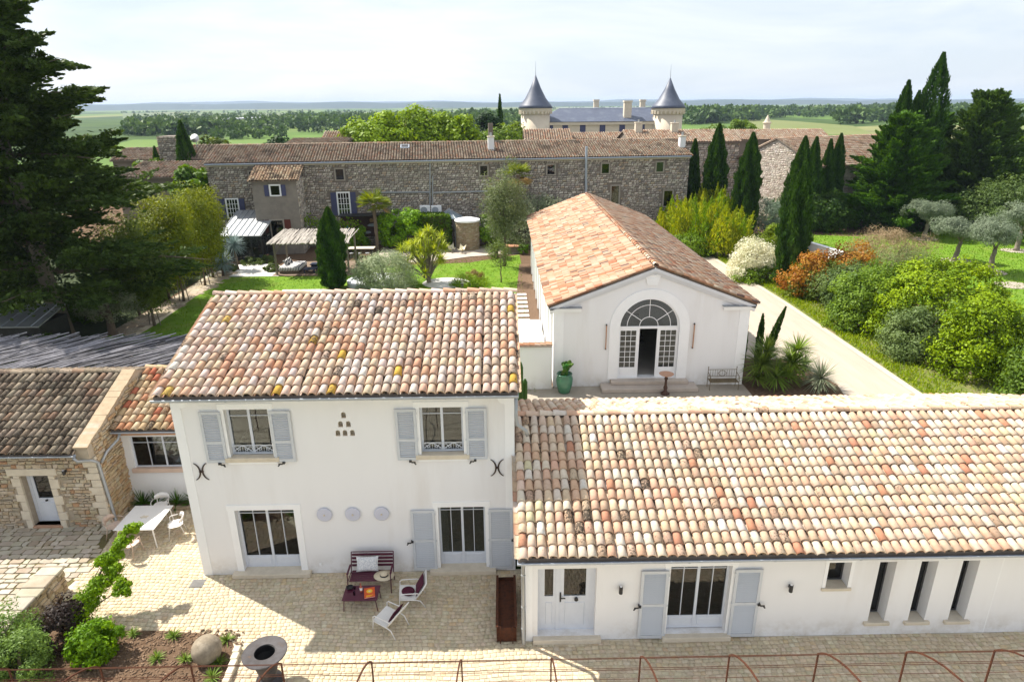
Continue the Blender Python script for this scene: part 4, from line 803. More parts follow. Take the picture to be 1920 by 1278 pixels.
def cushion(parent, name, c, sx, sy, th, rx, rz, mat, world=True):
    """pillow: grid puffed in the middle"""
    n = 10; vs = []; R_ = Matrix.Translation(Vector(c)) @ Matrix.Rotation(rz, 4, 'Z') @ Matrix.Rotation(rx, 4, 'X')
    for s_ in (1, -1):
        for i in range(n+1):
            for j in range(n+1):
                a, b = 2*i/n-1, 2*j/n-1; pin = 1-.06*(1-abs(a*b)); h = th*((1-a**4)*(1-b**4))**.55
                vs.append(R_ @ Vector((a*sx/2*(1-.07*(1-b*b)), b*sy/2*(1-.07*(1-a*a)), s_*h/2)))
    m = (n+1)**2; fs = [((i*(n+1)+j), ((i+1)*(n+1)+j), ((i+1)*(n+1)+j+1), (i*(n+1)+j+1)) for i in range(n) for j in range(n)]
    fs = fs+[tuple(m+q for q in f[::-1]) for f in fs]; q = MB(); q.add(vs, fs); return q.build(name, mat, parent, True)
m_cush = M('patterned_cushion', (.70, .69, .68), (.50, .51, .53), sc=26, rough=.95, contrast=.06, bump=.2, bsc=40)
cu = thing('cushion', 'white patterned rectangular cushion leaning on the burgundy bench', 'cushion', (-4.15, 16.28, .43)); cushion(cu, 'cover', (-4.15, 16.26, .66), .66, .44, .17, rad(66), .04, m_cush)
hat = thing('straw_hat', 'pale straw hat with black band lying on the bench', 'hat', (-3.62, 15.98, .42)); m_straw = M('straw', (.66, .57, .42), (.58, .49, .35), sc=20, rough=.9)
MB().lathe([(.02, .02), (.30, .035), (.305, .045), (.15, .03), (.12, .035), (.105, .13), (.08, .15), (.02, .135)], (-3.62, 15.98, .42), 28, sq=.82).build('crown_and_brim', m_straw, hat, True)
MB().lathe([(.124, .04), (.124, .075), (.118, .08)], (-3.62, 15.98, .42), 24, sq=.82).build('hat_band', m_black, hat)
tb = thing('coffee_table', 'low burgundy metal coffee table in front of the bench', 'table', (-4.15, 15.3, 0))
MB().bbox(-4.66, -3.66, 15.0, 15.62, .40, .425, .01).build('table_top', m_burg, tb); MB().box(-4.62, -3.70, 15.04, 15.06, .36, .40).box(-4.62, -3.70, 15.56, 15.58, .36, .40).build('apron', m_burg, tb)
for x, sx in ((-4.6, -.04), (-3.72, .04)):
    for y in (15.05, 15.57): MB().tube([(x+sx, y, 0), (x, y, .40)], .014, 6).build('leg', m_burg, tb)
bt = thing('bottle', 'rose wine bottle standing on the burgundy table', 'bottle', (-4.17, 15.35, .425)); MB().lathe([(.035, 0), (.038, .02), (.038, .17), (.014, .22), (.013, .28), (.016, .285), (.016, .30)], (-4.17, 15.35, .425), 14).build('glass_body', M('rose_glass', (.42, .10, .06), (.36, .08, .05), rough=.1, spec=.6), bt, True)
MB().lathe([(.0385, .06), (.0392, .07), (.0392, .14), (.0385, .15)], (-4.17, 15.35, .425), 14).build('bottle_label', m_trim, bt)
for k, (x, y, lb) in enumerate(((-4.38, 15.46, 'tall clear drinking glass beside the black bowl'), (-4.34, 15.22, 'short clear drinking glass near the table edge'))):
    g = thing('drinking_glass', lb, 'glass', (x, y, .425), group='glasses on the burgundy table'); MB().lathe([(.026, 0), (.033, .09+.04*k), (.031, .09+.04*k), (.025, .01)], (x, y, .426), 14).build('tumbler', glassmat('tumbler_glass', (.85, .87, .95), 1.5) if k == 0 else bpy.data.materials['tumbler_glass'], g)
bw = thing('bowl', 'small black bowl at the table corner', 'bowl', (-4.52, 15.48, .425)); MB().lathe([(.05, 0), (.09, .03), (.10, .07), (.09, .07), (.08, .035), (.02, .02)], (-4.52, 15.48, .426), 16).build('bowl_shell', m_black, bw)
bk = thing('book', 'orange book with yellow round motif lying on the burgundy table', 'book', (-3.9, 15.3, .425)); RM = Matrix.Translation((-3.92, 15.28, .426)) @ Matrix.Rotation(.22, 4, 'Z')
MB().box(-.15, .15, -.20, .20, 0, .006, mat=RM).box(-.15, .15, -.20, .20, .026, .032, mat=RM).build('cover', M('orange_cover', (.62, .10, .02), (.58, .08, .02), rough=.5), bk); MB().box(-.14, .14, -.19, .19, .006, .026, mat=RM).build('pages', m_trim, bk)
q = MB(); vs = [RM @ Vector((.0+.085*math.cos(2*PI*k/20), .05+.085*math.sin(2*PI*k/20), .0328)) for k in range(20)]; q.add(vs, [tuple(range(20))]); q.build('round_motif', M('yellow_print', (.80, .50, .03), (.75, .45, .02), rough=.5), bk)
MB().add([RM @ Vector((.0+.03*math.cos(2*PI*k/12), .05+.03*math.sin(2*PI*k/12), .0333)) for k in range(12)], [tuple(range(12))]).build('motif_centre', m_stone, bk)
q = MB()
for k in range(3): q.box(-.10, .10-.04*k, -.13-.03*k, -.115-.03*k, .0322, .0330, mat=RM)
q.build('title_lines', bpy.data.materials['yellow_print'], bk)
def lounge_chair(label, loc, rz):
    """low armchair: tube frame, sling seat and back. local: faces -y"""
    t = thing('lounge_chair', label, 'armchair', loc, rz, 'white lounge chairs on the courtyard'); WL[t] = Vector((0, 0, 0))
    for s_ in (-1, 1):
        x = s_*.31
        MB().tube([(x, -.40, 0), (x, -.36, .30), (x, -.35, .50), (x, -.30, .55), (x, .12, .53), (x, .22, .50)], .015, 7).build('front_leg', m_wmet, t, True)
        MB().tube([(x, .36, 0), (x, .22, .26), (x, .10, .30), (x, -.36, .36)], .015, 7).build('rear_leg', m_wmet, t, True)
        MB().tube([(x*.95, .06, .29), (x*.95, .24, .52), (x*.95, .42, .82)], .015, 7).build('back_post', m_wmet, t, True)
    MB().tube([(-.295, .42, .82), (.295, .42, .82)], .015, 7).build('top_rail', m_wmet, t)
    n = 8; q = MB(); P = [(-.37, .375), (-.2, .34), (0, .30), (.08, .30)]
    q.add([(x, a, b+d) for d in (0, .014) for a, b in P for x in (-.295, .295)], [(2*i, 2*i+1, 2*i+3, 2*i+2) for i in range(3)]+[(8+2*i, 8+2*i+2, 8+2*i+3, 8+2*i+1) for i in range(3)]+[(0, 8, 9, 1), (6, 7, 15, 14)]+[(2*i, 2*i+2, 8+2*i+2, 8+2*i) for i in range(3)]+[(2*i+1, 8+2*i+1, 8+2*i+3, 2*i+3) for i in range(3)]); q.build('seat', m_wmet, t)
    P = [(.07, .30), (.24, .53), (.41, .81)]; q = MB(); q.add([(x, a+d, b) for d in (0, .014) for a, b in P for x in (-.28, .28)], [(2*i, 2*i+2, 2*i+3, 2*i+1) for i in range(2)]+[(6+2*i, 6+2*i+1, 6+2*i+3, 6+2*i+2) for i in range(2)]+[(2*i, 6+2*i, 6+2*i+2, 2*i+2) for i in range(2)]+[(2*i+1, 2*i+3, 6+2*i+3, 6+2*i+1) for i in range(2)]); q.build('backrest', m_wmet, t)
    return t
lounge_chair('white metal lounge chair holding a round burgundy cushion', (-2.72, 15.40, 0), rad(-83)); lounge_chair('white metal lounge chair nearest the camera, turned towards the coffee table', (-3.18, 14.38, 0), rad(-118))
def disc_cushion(label, c, nrm, r, th):
    t = thing('cushion', label, 'cushion', c); nrm = Vector(nrm).normalized(); Q = Vector((0, 0, 1)).rotation_difference(nrm).to_matrix().to_4x4(); q = MB(); q.lathe([(.01, -th/2), (r*.7, -th*.45), (r*.96, -th*.25), (r, 0), (r*.96, th*.25), (r*.7, th*.45), (.01, th/2)], (0, 0, 0), 22)
    q.v = [tuple(Vector(c)+(Q @ Vector(v))) for v in q.v]; q.build('cover', m_burg2, t, True)
m_burg2 = M('burgundy_cloth', (.085, .014, .033), (.065, .011, .026), sc=20, rough=.95)
disc_cushion('round flat burgundy cushion on the lounge chair seat', (-2.84, 15.40, .375), (.08, 0, 1), .19, .06)
cu = thing('cushion', 'burgundy square cushion leaning on the lounge chair backrest near the French door', 'cushion', (-2.5, 15.42, .5)); cushion(cu, 'cover', (-2.50, 15.425, .59), .50, .50, .09, rad(61), rad(-83), m_burg2)
cu = thing('cushion', 'burgundy cushion behind the nearest lounge chair back', 'cushion', (-2.98, 14.27, .5)); cushion(cu, 'cover', (-3.02, 14.30, .59), .48, .46, .08, rad(61), rad(-118), m_burg2)
# dining table and chairs
dt = thing('dining_table', 'white square garden dining table outside the link building', 'table', (-12, 18.7, 0))
MB().bbox(-12.64, -11.34, 18.02, 19.40, .715, .745, .012).build('table_top', m_wmet, dt); MB().box(-12.54, -11.44, 18.12, 18.16, .66, .714).box(-12.54, -11.44, 19.26, 19.30, .66, .714).build('apron', m_wmet, dt)
for x, sx in ((-12.54, -.05), (-11.44, .05)):
    for y, sy in ((18.12, -.03), (19.3, .03)): MB().tube([(x+sx, y+sy, 0), (x, y, .71)], [.018, .026], 7).build('leg', m_wmet, dt)
lf = thing('leaf_ornament', 'small pale leaf-shaped dish at the centre of the dining table', 'dish', (-12.0, 18.72, .745)); MB().prism([(-.12, -.02), (-.05, -.07), (.03, -.05), (.13, -.06), (.09, .0), (.14, .05), (.03, .05), (-.04, .08), (-.06, .02)], lambda a, b: (-12.0+a, 18.72+b, .746), lambda a, b: (-12.0+a, 18.72+b, .765)).build('dish', m_stone, lf)
def dining_chair(label, loc, rz, mat):
    t = thing('dining_chair', label, 'chair', loc, rz, 'chairs round the white dining table'); WL[t] = Vector((0, 0, 0))
    q = MB(); n = 10; 
    for d in (0,): q.add([(.23*a*(1-.12*max(0, b)), .22*b, .44+z+.015*(a*a)) for z in (0, .02) for a, b in [(math.cos(2*PI*k/16)*(1.15 if abs(math.sin(4*PI*k/16)) > .5 else 1), math.sin(2*PI*k/16)*(1.15 if abs(math.sin(4*PI*k/16)) > .5 else 1)) for k in range(16)]], [tuple(range(15, -1, -1)), tuple(range(16, 32))]+[(k, (k+1) % 16, 16+(k+1) % 16, 16+k) for k in range(16)])
    q.build('seat', mat, t)
    vs = []; m = 10
    for th in (0, .018):
        for z in (0, 1):
            for k in range(m+1):
                a = rad(-62+124*k/m); r = .27+th; vs.append((r*math.sin(a)*(1+.04*z), .02+r*math.cos(a)*.85+.05*z, .60+.19*z*math.cos(a*.8)+.0))
    w = m+1; q = MB(); q.add(vs, [(k, k+1, w+k+1, w+k) for k in range(m)]+[(2*w+k, 3*w+k, 3*w+k+1, 2*w+k+1) for k in range(m)]+[(w+k, w+k+1, 3*w+k+1, 3*w+k) for k in range(m)]+[(k, 2*w+k, 2*w+k+1, k+1) for k in range(m)]+[(0, w, 3*w, 2*w), (m, 2*w+m, 3*w+m, w+m)]); q.build('backrest', mat, t, True)
    for s_ in (-1, 1):
        MB().tube([(s_*.25, -.24, 0), (s_*.22, -.17, .44), (s_*.235, -.16, .62), (s_*.25, -.10, .645), (s_*.26, .10, .65)], .014, 6).build('front_leg', mat, t, True); MB().tube([(s_*.22, .28, 0), (s_*.19, .17, .44), (s_*.2, .25, .66)], .014, 6).build('rear_leg', mat, t, True)
    return t
dining_chair('white garden chair at the far end of the dining table', (-12.05, 19.85, 0), rad(2), m_wmet); dining_chair('white garden chair right of the dining table, set at an angle', (-11.02, 18.72, 0), rad(-68), m_wmet)
dining_chair('beige garden chair at the near end of the dining table', (-11.98, 17.72, 0), rad(172), m_beige); dining_chair('beige garden chair between dining table and stone wall', (-12.98, 18.7, 0), rad(88), m_beige)
# brazier, stone ball, corten trough
m_steel = M('dark_brazier_steel', (.075, .072, .078), (.045, .04, .04), sc=6, rough=.5, metal=.5, c3=(.14, .085, .055), c3sc=3, c3lo=.58, c3hi=.75)
br = thing('fire_bowl', 'dark steel fire bowl with wide cooking ring on a round pedestal', 'brazier', (-5.95, 12.66, 0)); c = (-5.95, 12.66, 0)
MB().lathe([(.30, 0), (.33, .02), (.31, .12), (.20, .14), (.18, .2), (.36, .86), (.35, .88)], c, 32, cap=False).build('pedestal', m_steel, br, True)
n = 40; pr_ = [(.245, .93), (.25, .955), (.52, .965), (.535, .955), (.53, .935)]; vs = [(c[0]+r*math.cos(2*PI*k/n), c[1]+r*math.sin(2*PI*k/n), z) for r, z in pr_ for k in range(n)]
MB().add(vs, [(i*n+k, i*n+(k+1) % n, ((i+1) % 5)*n+(k+1) % n, ((i+1) % 5)*n+k) for i in range(5) for k in range(n)][::1]).build('cooking_ring', m_steel, br)
MB().lathe([(.35, .88), (.245, .932), (.24, .93), (.30, .7), (.2, .45), (.002, .42)], c, 32, cap=False).build('fire_pan', m_black, br)
m_ball = M('weathered_stone', (.27, .225, .165), (.20, .165, .12), sc=7, rough=.95, bump=.5, bsc=20, c3=(.36, .31, .24), c3sc=3, c3lo=.5, c3hi=.7)
sb = MB(); sb.lathe([(.37*math.sin(PI*k/18)+.002, .34-.37*math.cos(PI*k/18)) for k in range(19)], (-7.77, 13.40, .0), 30); o = sb.build('stone_ball', m_ball, None, True); tag(o, 'large rough stone ball sitting in the planting bed', 'stone ball')
tg = thing('steel_trough', 'long rust brown steel trough standing between house and wing', 'planter', (0, 14.7, 0)); x0, x1, y0, y1 = -.29, .24, 13.76, 15.78
for a, b in ((x0, x0+.012), (x1-.012, x1)): MB().box(a, b, y0+.006, y1, .04, .55).build('side_plate', m_rust, tg)
MB().box(x0+.012, x1-.012, y0+.03, y0+.042, .04, .50).box(x0+.012, x1-.012, y1-.02, y1-.008, .04, .50).build('end_plate', m_rust, tg); MB().box(x0+.012, x1-.012, y0+.042, y1-.02, .36, .38).build('inner_plate', m_rust, tg)
for a, b in ((x0-.02, x0+.05), (x1-.05, x1+.02)): MB().box(a, b, y0-.002, y1+.004, .551, .565).build('flange', m_rust, tg)
for x in (x0+.10, x1-.10): MB().box(x-.015, x+.015, y0-.01, y0+.028, .0, .56).build('upright', m_rust, tg)
# ================================================================ barn forecourt things
m_green = M('green_glaze', (.05, .16, .095), (.07, .20, .125), sc=3, rough=.18, spec=.5, c3=(.03, .10, .06), c3sc=5, c3lo=.55, c3hi=.75)
pot = thing('glazed_pot', 'tall green glazed pot holding a prickly pear left of the barn door', 'pot', (2.98, 29.95, 0)); MB().lathe([(.26, 0), (.29, .02), (.40, .45), (.42, .75), (.36, .92), (.385, .97), (.385, 1.0), (.35, 1.0), (.33, .92), (.02, .88)], (2.98, 29.95, 0), 28).build('pot', m_green, pot, True)
pc = MB(); random.seed(5)
def pad(base, d, L, w, dep):
    d = Vector(d).normalized(); s_ = d.cross(Vector((U(-1, 1), U(-1, 1), .2))).normalized(); nn = d.cross(s_); n = 10; vs = [Vector(base)+d*(L*.5-L*.5*math.cos(2*PI*k/n))+s_*(w*.5*math.sin(2*PI*k/n))+nn*(o_*.03) for o_ in (-1, 1) for k in range(n)]; vs += [Vector(base)+d*L*.5+nn*(o_*.05) for o_ in (-1, 1)]
    pc.add(vs, [(k, (k+1) % n, n+(k+1) % n, n+k) for k in range(n)]+[(2*n, (k+1) % n, k) for k in range(n)]+[(2*n+1, n+k, n+(k+1) % n) for k in range(n)], (.07*U(.7, 1.3), .145*U(.8, 1.2), .04))
    if dep > 0:
        for _ in range(random.choice((2, 2, 3))): pad(Vector(base)+d*L*U(.8, .95)+s_*U(-.06, .06), (d*.8+Vector((U(-.8, .8), U(-.8, .8), U(.2, .7)))).normalized(), L*U(.75, .95), w*U(.8, 1), dep-1)
for _ in range(5): pad((2.98+U(-.15, .15), 29.95+U(-.15, .15), .88), (U(-.5, .5), U(-.5, .5), 1), U(.28, .36), .24, 2)
m_leaf = leafmat('leaf'); m_leafd = leafmat('leaf_dense', .2, .6, .2); m_leafg = leafmat('leaf_glossy', .22, .55, .2)
pp = thing('prickly_pear', 'prickly pear cactus growing in the green glazed pot', 'cactus', (2.98, 29.95, .9)); pc.build('pads', m_leafg, pp)
ps = thing('pedestal_dish', 'rust coloured shallow dish on a turned dark pedestal before the barn steps', 'bird bath', (7.93, 29.55, 0)); 
MB().lathe([(.22, 0), (.22, .05), (.12, .1), (.07, .22), (.11, .34), (.06, .48), (.06, .75), (.10, .82), (.06, .9), (.10, .98)], (7.93, 29.55, 0), 18).build('pedestal', M('dark_cast_iron', (.09, .045, .03), (.06, .03, .022), rough=.6), ps, True)
MB().lathe([(.10, .98), (.30, 1.03), (.36, 1.08), (.34, 1.085), (.28, 1.05), (.02, 1.03)], (7.93, 29.55, 0), 24).build('dish', M('terracotta_dish', (.50, .26, .16), (.55, .35, .25), rough=.7), ps, True)
ib = thing('iron_bench', 'slender bronze wrought iron bench right of the barn door', 'bench', (10.95, 30.2, 0)); m_br = M('bronze_iron', (.20, .155, .08), (.14, .10, .06), rough=.6, metal=.4); x0, x1, y0, y1 = 10.25, 11.68, 29.92, 30.38
for x in (x0, x1):
    MB().tube([(x, y1, 0), (x, y1, 1.02)], .017, 6).build('leg', m_br, ib); MB().tube([(x, y0, 0), (x, y0, .72), (x, y1, .78)], .017, 6).build('leg', m_br, ib); MB().lathe([(.01, 0), (.03, .03), (.01, .07)], (x, y1, 1.02), 8).build('finial', m_br, ib)
    MB().tube([(x, y0+(y1-y0)*.5+.14*math.cos(k*.6), .58+.12*math.sin(k*.6)) for k in range(11)], .008, 4).build('scroll', m_br, ib)
for y, z in ((y0, .42), (y1, .42), (y1, .92), (y1, .56)): MB().tube([(x0, y, z), (x1, y, z)], .014, 6).build('rail', m_br, ib)
for k in range(9): MB().box(x0, x1, y0+.03+k*.05, y0+.05+k*.05, .42, .432).build('seat_slat', m_br, ib)
for k in range(1, 12):
    x = x0+(x1-x0)*k/12; MB().tube([(x, y1, .56), (x, y1, .92)], .008, 4).build('baluster', m_br, ib)
for s_ in (-1, 1): MB().tube([((x0+x1)/2+s_*(.18*math.sin(a)+.02), y1-.02, .58+.30*a/PI) for a in [PI*k/10 for k in range(11)]], .012, 5).build('lyre_scroll', m_br, ib)

# ================================================================ plant generators
def unit(a): return a/np.maximum(np.linalg.norm(a, axis=1, keepdims=True), 1e-6)
def cards(P, D, L, Wd, r, tint, N=None):
    """diamond leaf faces at P along D"""
    n = len(P); D = unit(D)
    if N is not None: D = unit(D-N*(D*N).sum(1, keepdims=True))
    Wv = unit(np.cross(D, r.normal(size=(n, 3)) if N is None else N)); L = np.broadcast_to(L, n)[:, None]; Wd = np.broadcast_to(Wd, n)[:, None]
    V = np.stack([P-D*L*.5, P+Wv*Wd*.5+D*L*.05, P+D*L*.5, P-Wv*Wd*.5+D*L*.05], 1).reshape(-1, 3)
    return V, np.arange(4*n).reshape(n, 4), tint
def mixcol(c1, c2, t): return np.asarray(c1)[None]*(1-t[:, None])+np.asarray(c2)[None]*t[:, None]
class Foliage:
    def __init__(s, seed): s.r = np.random.default_rng(seed); s.V = []; s.F = []; s.T = []; s.n = 0
    def put(s, v, f, t): s.V.append(v); s.F.append(f+s.n); s.T.append(t); s.n += len(v)
    def blob(s, c, radii, ncl, per, size, c1, c2, cr=.32, hollow=.55, asp=.6, zmin=-.6, lump=.16, outb=.5, upb=.0):
        r = s.r; c = np.asarray(c, float); R_ = np.asarray(radii, float)
        d = unit(r.normal(size=(ncl*2, 3))); d = d[d[:, 2] > zmin][:ncl]; ncl = len(d)
        ph = r.uniform(0, 6.28, 6); lum = 1+lump*(np.sin(d[:, 0]*3.1+ph[0])+np.sin(d[:, 1]*3.7+ph[1])+np.sin(d[:, 2]*4.3+ph[2])+np.sin(d[:, 0]*7+d[:, 1]*6+ph[3]))/2
        rr = r.uniform(hollow, 1, ncl)**.6*lum; cc = c+d*R_*rr[:, None]
        k = r.normal(size=(ncl, per, 3)); k = k/np.linalg.norm(k, axis=2, keepdims=True)*r.uniform(.25, 1, (ncl, per, 1))**.5
        P = (cc[:, None]+k*R_.mean()*cr*r.uniform(.7, 1.25, (ncl, 1, 1))*np.array([1, 1, .8])).reshape(-1, 3)
        o = k.reshape(-1, 3)*outb+np.repeat(d, per, 0)*outb*.6+r.normal(size=(ncl*per, 3))*.6+np.array([0, 0, upb])
        t = np.clip(np.repeat(r.uniform(0, 1, ncl), per)*.6+r.uniform(0, 1, ncl*per)*.5-.05, 0, 1)
        sz = size*r.uniform(.65, 1.3, ncl*per)
        N = unit(k.reshape(-1, 3)*.9+np.repeat(d, per, 0)*.45+np.array([0, 0, .25])+r.normal(size=(ncl*per, 3))*.42)
        s.put(*cards(P, o, sz, sz*asp, r, mixcol(c1, c2, t), N))
        return cc
    def plume(s, a, b, droop, per, size, wid, c1, c2, asp=.35, flat=.5, t0=.15):
        """feathery branch from a to b"""
        r = s.r; a, b = np.asarray(a, float), np.asarray(b, float); d = b-a; L = np.linalg.norm(d); d = d/L
        sx = np.cross(d, [0, 0, 1.]); sx /= max(np.linalg.norm(sx), 1e-3); sz_ = np.cross(sx, d)
        t = r.uniform(t0, 1, per)**.8; w = wid*np.sin(np.clip(t*1.05, 0, 1)*PI)**.7*(1.1-.5*t)
        lat = r.normal(0, .5, per)*w; ver = r.normal(0, .5, per)*w*flat
        P = a+d*(t*L)[:, None]+sx*lat[:, None]+sz_*ver[:, None]+np.array([0, 0, 1.])*(-droop*t**2*L)[:, None]
        D = d*1.0+sx*(lat/max(wid, 1e-3)*1.1)[:, None]+r.normal(size=(per, 3))*.35+np.array([0, 0, -.25*droop*2])
        tt = np.clip(r.uniform(0, 1, per)*.6+r.uniform(0, .45), 0, 1); sz = size*r.uniform(.6, 1.3, per)
        s.put(*cards(P, D, sz, sz*asp, r, mixcol(c1, c2, tt)))
    def column(s, base, H, rad_, per, size, c1, c2, lean=(0, 0), prof=None, asp=.3):
        """cypress: upright sprays on a furrowed spindle"""
        r = s.r; base = np.asarray(base, float); t = r.uniform(0.01, 1, per)**1.05; a = r.uniform(0, 2*PI, per)
        pf = (np.minimum(1, (t/.05))**.5*np.where(t < .45, .82+.18*(t/.45), np.clip(1-((t-.45)/.555).clip(0)**1.9, 0, 1)**.95)) if prof is None else prof(t)
        ph = r.uniform(0, 6.28, 4); lum = 1+.15*np.sin(a*5+t*9+ph[0])+.11*np.sin(a*9-t*23+ph[1])+.10*np.sin(t*47+a*3+ph[2])+(r.random(per) < .05)*r.uniform(0, .3, per)
        R_ = rad_*pf*lum*r.uniform(.62, 1.05, per)**.5+.02
        P = base+np.c_[np.cos(a)*R_+lean[0]*t**1.3, np.sin(a)*R_+lean[1]*t**1.3, t*H]
        D = np.c_[np.cos(a)*.35, np.sin(a)*.35, np.full(per, 1.)]+r.normal(size=(per, 3))*.22
        tt = np.clip(.5+.35*np.sin(a*5+t*9+ph[0])+r.uniform(-.45, .45, per), 0, 1); sz = size*r.uniform(.6, 1.4, per)*(1.1-.45*t)
        s.put(*cards(P, D, sz, sz*asp, r, mixcol(c1, c2, tt)))
    def rosette(s, c, n, L, w, c1, c2, up0=.1, droop=.5, spread=1.):
        """sword leaves bent in three"""
        r = s.r; c = np.asarray(c, float); a = r.uniform(0, 2*PI, n); e = np.arcsin(np.clip(r.uniform(up0, 1, n), -1, 1)); Ls = L*r.uniform(.75, 1.1, n)
        h = np.c_[np.cos(a), np.sin(a), np.zeros(n)]*spread; sd = np.c_[-np.sin(a), np.cos(a), np.zeros(n)]
        d0 = h*np.cos(e)[:, None]+np.array([0, 0, 1.])*np.sin(e)[:, None]; P = [np.repeat(c[None], n, 0)]; d = d0.copy()
        for k in range(3): P.append(P[-1]+d*(Ls/3)[:, None]); d = unit(d-np.array([0, 0, 1.])*(droop*.35*np.cos(e))[:, None])
        ws = [w*.5, w, w*.8, .004]; V = np.stack([q for k in range(4) for q in (P[k]+sd*ws[k]/2, P[k]-sd*ws[k]/2)], 1).reshape(-1, 3)
        F = np.array([(2*k, 2*k+1, 2*k+3, 2*k+2) for k in range(3)])[None]+(np.arange(n)*8)[:, None, None]
        t = np.repeat(r.uniform(0, 1, n), 3); s.put(V, F.reshape(-1, 4), mixcol(c1, c2, t))
    def build(s, name, parent, mat, kind=None): return npmesh(name, np.concatenate(s.V), np.concatenate(s.F), mat, parent, np.concatenate(s.T), kind=kind)
m_bark = M('bark', (.17, .13, .095), (.11, .085, .062), sc=6, rough=.95, bump=.6, bsc=18, stretch=(1, 1, .25), bdist=.03)
m_barkg = M('bark_grey', (.24, .205, .165), (.17, .145, .115), sc=6, rough=.95, bump=.6, bsc=18, stretch=(1, 1, .25), bdist=.03)
def trunk(parent, base, top, r0, r1, limbs=(), mat=None, wob=.06, name='trunk'):
    q = MB(); a, b = Vector(base), Vector(top); L = (b-a).length; n = 7; off = [Vector((U(-1, 1), U(-1, 1), 0))*wob*L*.3*math.sin(PI*k/(n-1)) for k in range(n)]
    pts = [a.lerp(b, k/(n-1))+off[k] for k in range(n)]; q.tube(pts, [r0*(1.25 if k == 0 else 1)+(r1-r0)*k/(n-1) for k in range(n)], 8)
    for (t, e, r) in limbs:
        p = pts[min(n-1, int(t*(n-1)))]; e = Vector(e); m = p.lerp(e, .5)+Vector((0, 0, (e-p).length*.12)); q.tube([p, m, e], [r, r*.7, r*.25], 6)
    return q.build(name, mat or m_bark, parent, True)
def bush(name, label, cat, loc, radii, ncl, per, size, c1, c2, seed, mat=None, group=None, cz=.55, stems=4, **k):
    x, y = loc; rx, ry, rz = radii; t = thing(name, label, cat, (x, y, 0), group=group); f = Foliage(seed)
    cc = f.blob((x, y, rz*cz*1.0), (rx, ry, rz), ncl, per, size, c1, c2, **k); f.V = [np.maximum(v, [-1e9, -1e9, .01]) for v in f.V]; f.build('foliage', t, mat or m_leaf)
    q = MB()
    for i in range(stems):
        e = cc[i*7 % len(cc)]; q.tube([(x+U(-.2, .2)*rx*.4, y+U(-.2, .2)*ry*.4, 0), ((x+e[0])/2, (y+e[1])/2, abs(e[2])*.55), tuple(e)], [.05*rx+.02, .035*rx+.012, .008], 5)
    q.build('stem', m_bark, t); return t
def tree(name, label, loc, H, trunk_h, radii, ncl, per, size, c1, c2, seed, mat=None, group=None, r0=.2, cat='tree', barkm=None, lean=(0, 0), **k):
    x, y = loc; t = thing(name, label, cat, (x, y, 0), group=group); f = Foliage(seed); cz = H-radii[2]
    cc = f.blob((x+lean[0], y+lean[1], cz), radii, ncl, per, size, c1, c2, **k); f.build('crown', t, mat or m_leaf)
    trunk(t, (x, y, 0), (x+lean[0]*.7, y+lean[1]*.7, cz), r0, r0*.5, [(U(.5, .95), cc[(i*11) % len(cc)], r0*.35) for i in range(7)], barkm); return t
CY1, CY2 = (.020, .048, .013), (.062, .118, .028)
def cypress(label, x, y, H, r, seed, per=15000, lean=(0, 0), group='cypress trees', c1=CY1, c2=CY2, size=.42, z0=.0):
    t = thing('cypress_tree', label, 'cypress', (x, y, 0), group=group); f = Foliage(seed); f.column((x, y, .15), H-.15, r, per, size, c1, c2, lean); f.build('crown', t, m_leafd); trunk(t, (x, y, 0), (x+lean[0]*.3, y+lean[1]*.3, H*.4), r*.16, r*.08); return t
def at(px, py): p = gz(px, py); return (p.x, p.y)
# ================================================================ left side trees
G = lambda *c: tuple(c)
random.seed(21)
def cedar(label, x, y, H, R_, seed, nb=150, per=760, c1=(.020, .038, .012), c2=(.10, .145, .042), lean=(0, 0), t_lo=.1):
    t = thing('cedar_tree', label, 'conifer', (x, y, 0)); f = Foliage(seed); r = f.r; q = MB()
    for i in range(nb):
        h = t_lo+(1-t_lo)*((i+.5)/nb)**.85; az = i*2.39996+r.uniform(-.4, .4); L = R_*(1-h)**.62*(.55+.45*min(1, (h)/.18))*r.uniform(.5, 1.2)+.5
        el = .30-.35*(1-h)+r.uniform(-.18, .22); bx, by = x+lean[0]*h, y+lean[1]*h; a = (bx, by, h*H); e = (bx+math.cos(az)*L*math.cos(el), by+math.sin(az)*L*math.cos(el), h*H+L*math.sin(el))
        f.plume(a, e, .12*r.uniform(.3, 1.3), int(per*(.35+.75*L/R_)), .36, .95+.16*L, c1, c2, .42, .40)
        for k in range(3):
            s_ = r.uniform(.35, .8); az2 = az+r.choice([-1, 1])*r.uniform(.4, .9); l2 = L*r.uniform(.3, .5); p = [a[j]+(e[j]-a[j])*s_ for j in range(3)]
            f.plume(p, (p[0]+math.cos(az2)*l2, p[1]+math.sin(az2)*l2, p[2]+l2*r.uniform(-.1, .4)), .1, int(per*.22), .34, .6, c1, c2, .42, .45)
        if i % 2 == 0: q.tube([a, [(a[j]+e[j])/2+(.02*L if j == 2 else 0) for j in range(3)], e], [.05+.012*L, .04+.006*L, .01], 5)
    f.build('crown', t, m_leafd); q.build('branches', m_bark, t)
    trunk(t, (x, y, 0), (x+lean[0], y+lean[1], H*.97), .52, .06, mat=m_barkg, wob=.02); return t
cedar('huge dark cedar towering at the left edge of the garden', -27.0, 38.6, 21.8, 8.9, 101, nb=160, lean=(-1.3, 0), t_lo=.125)
cedar('dark cedar cut off by the left edge behind the huge one', -34.5, 42.5, 22, 6.5, 102, nb=80, per=520)
YG1, YG2 = (.10, .14, .02), (.25, .27, .045)
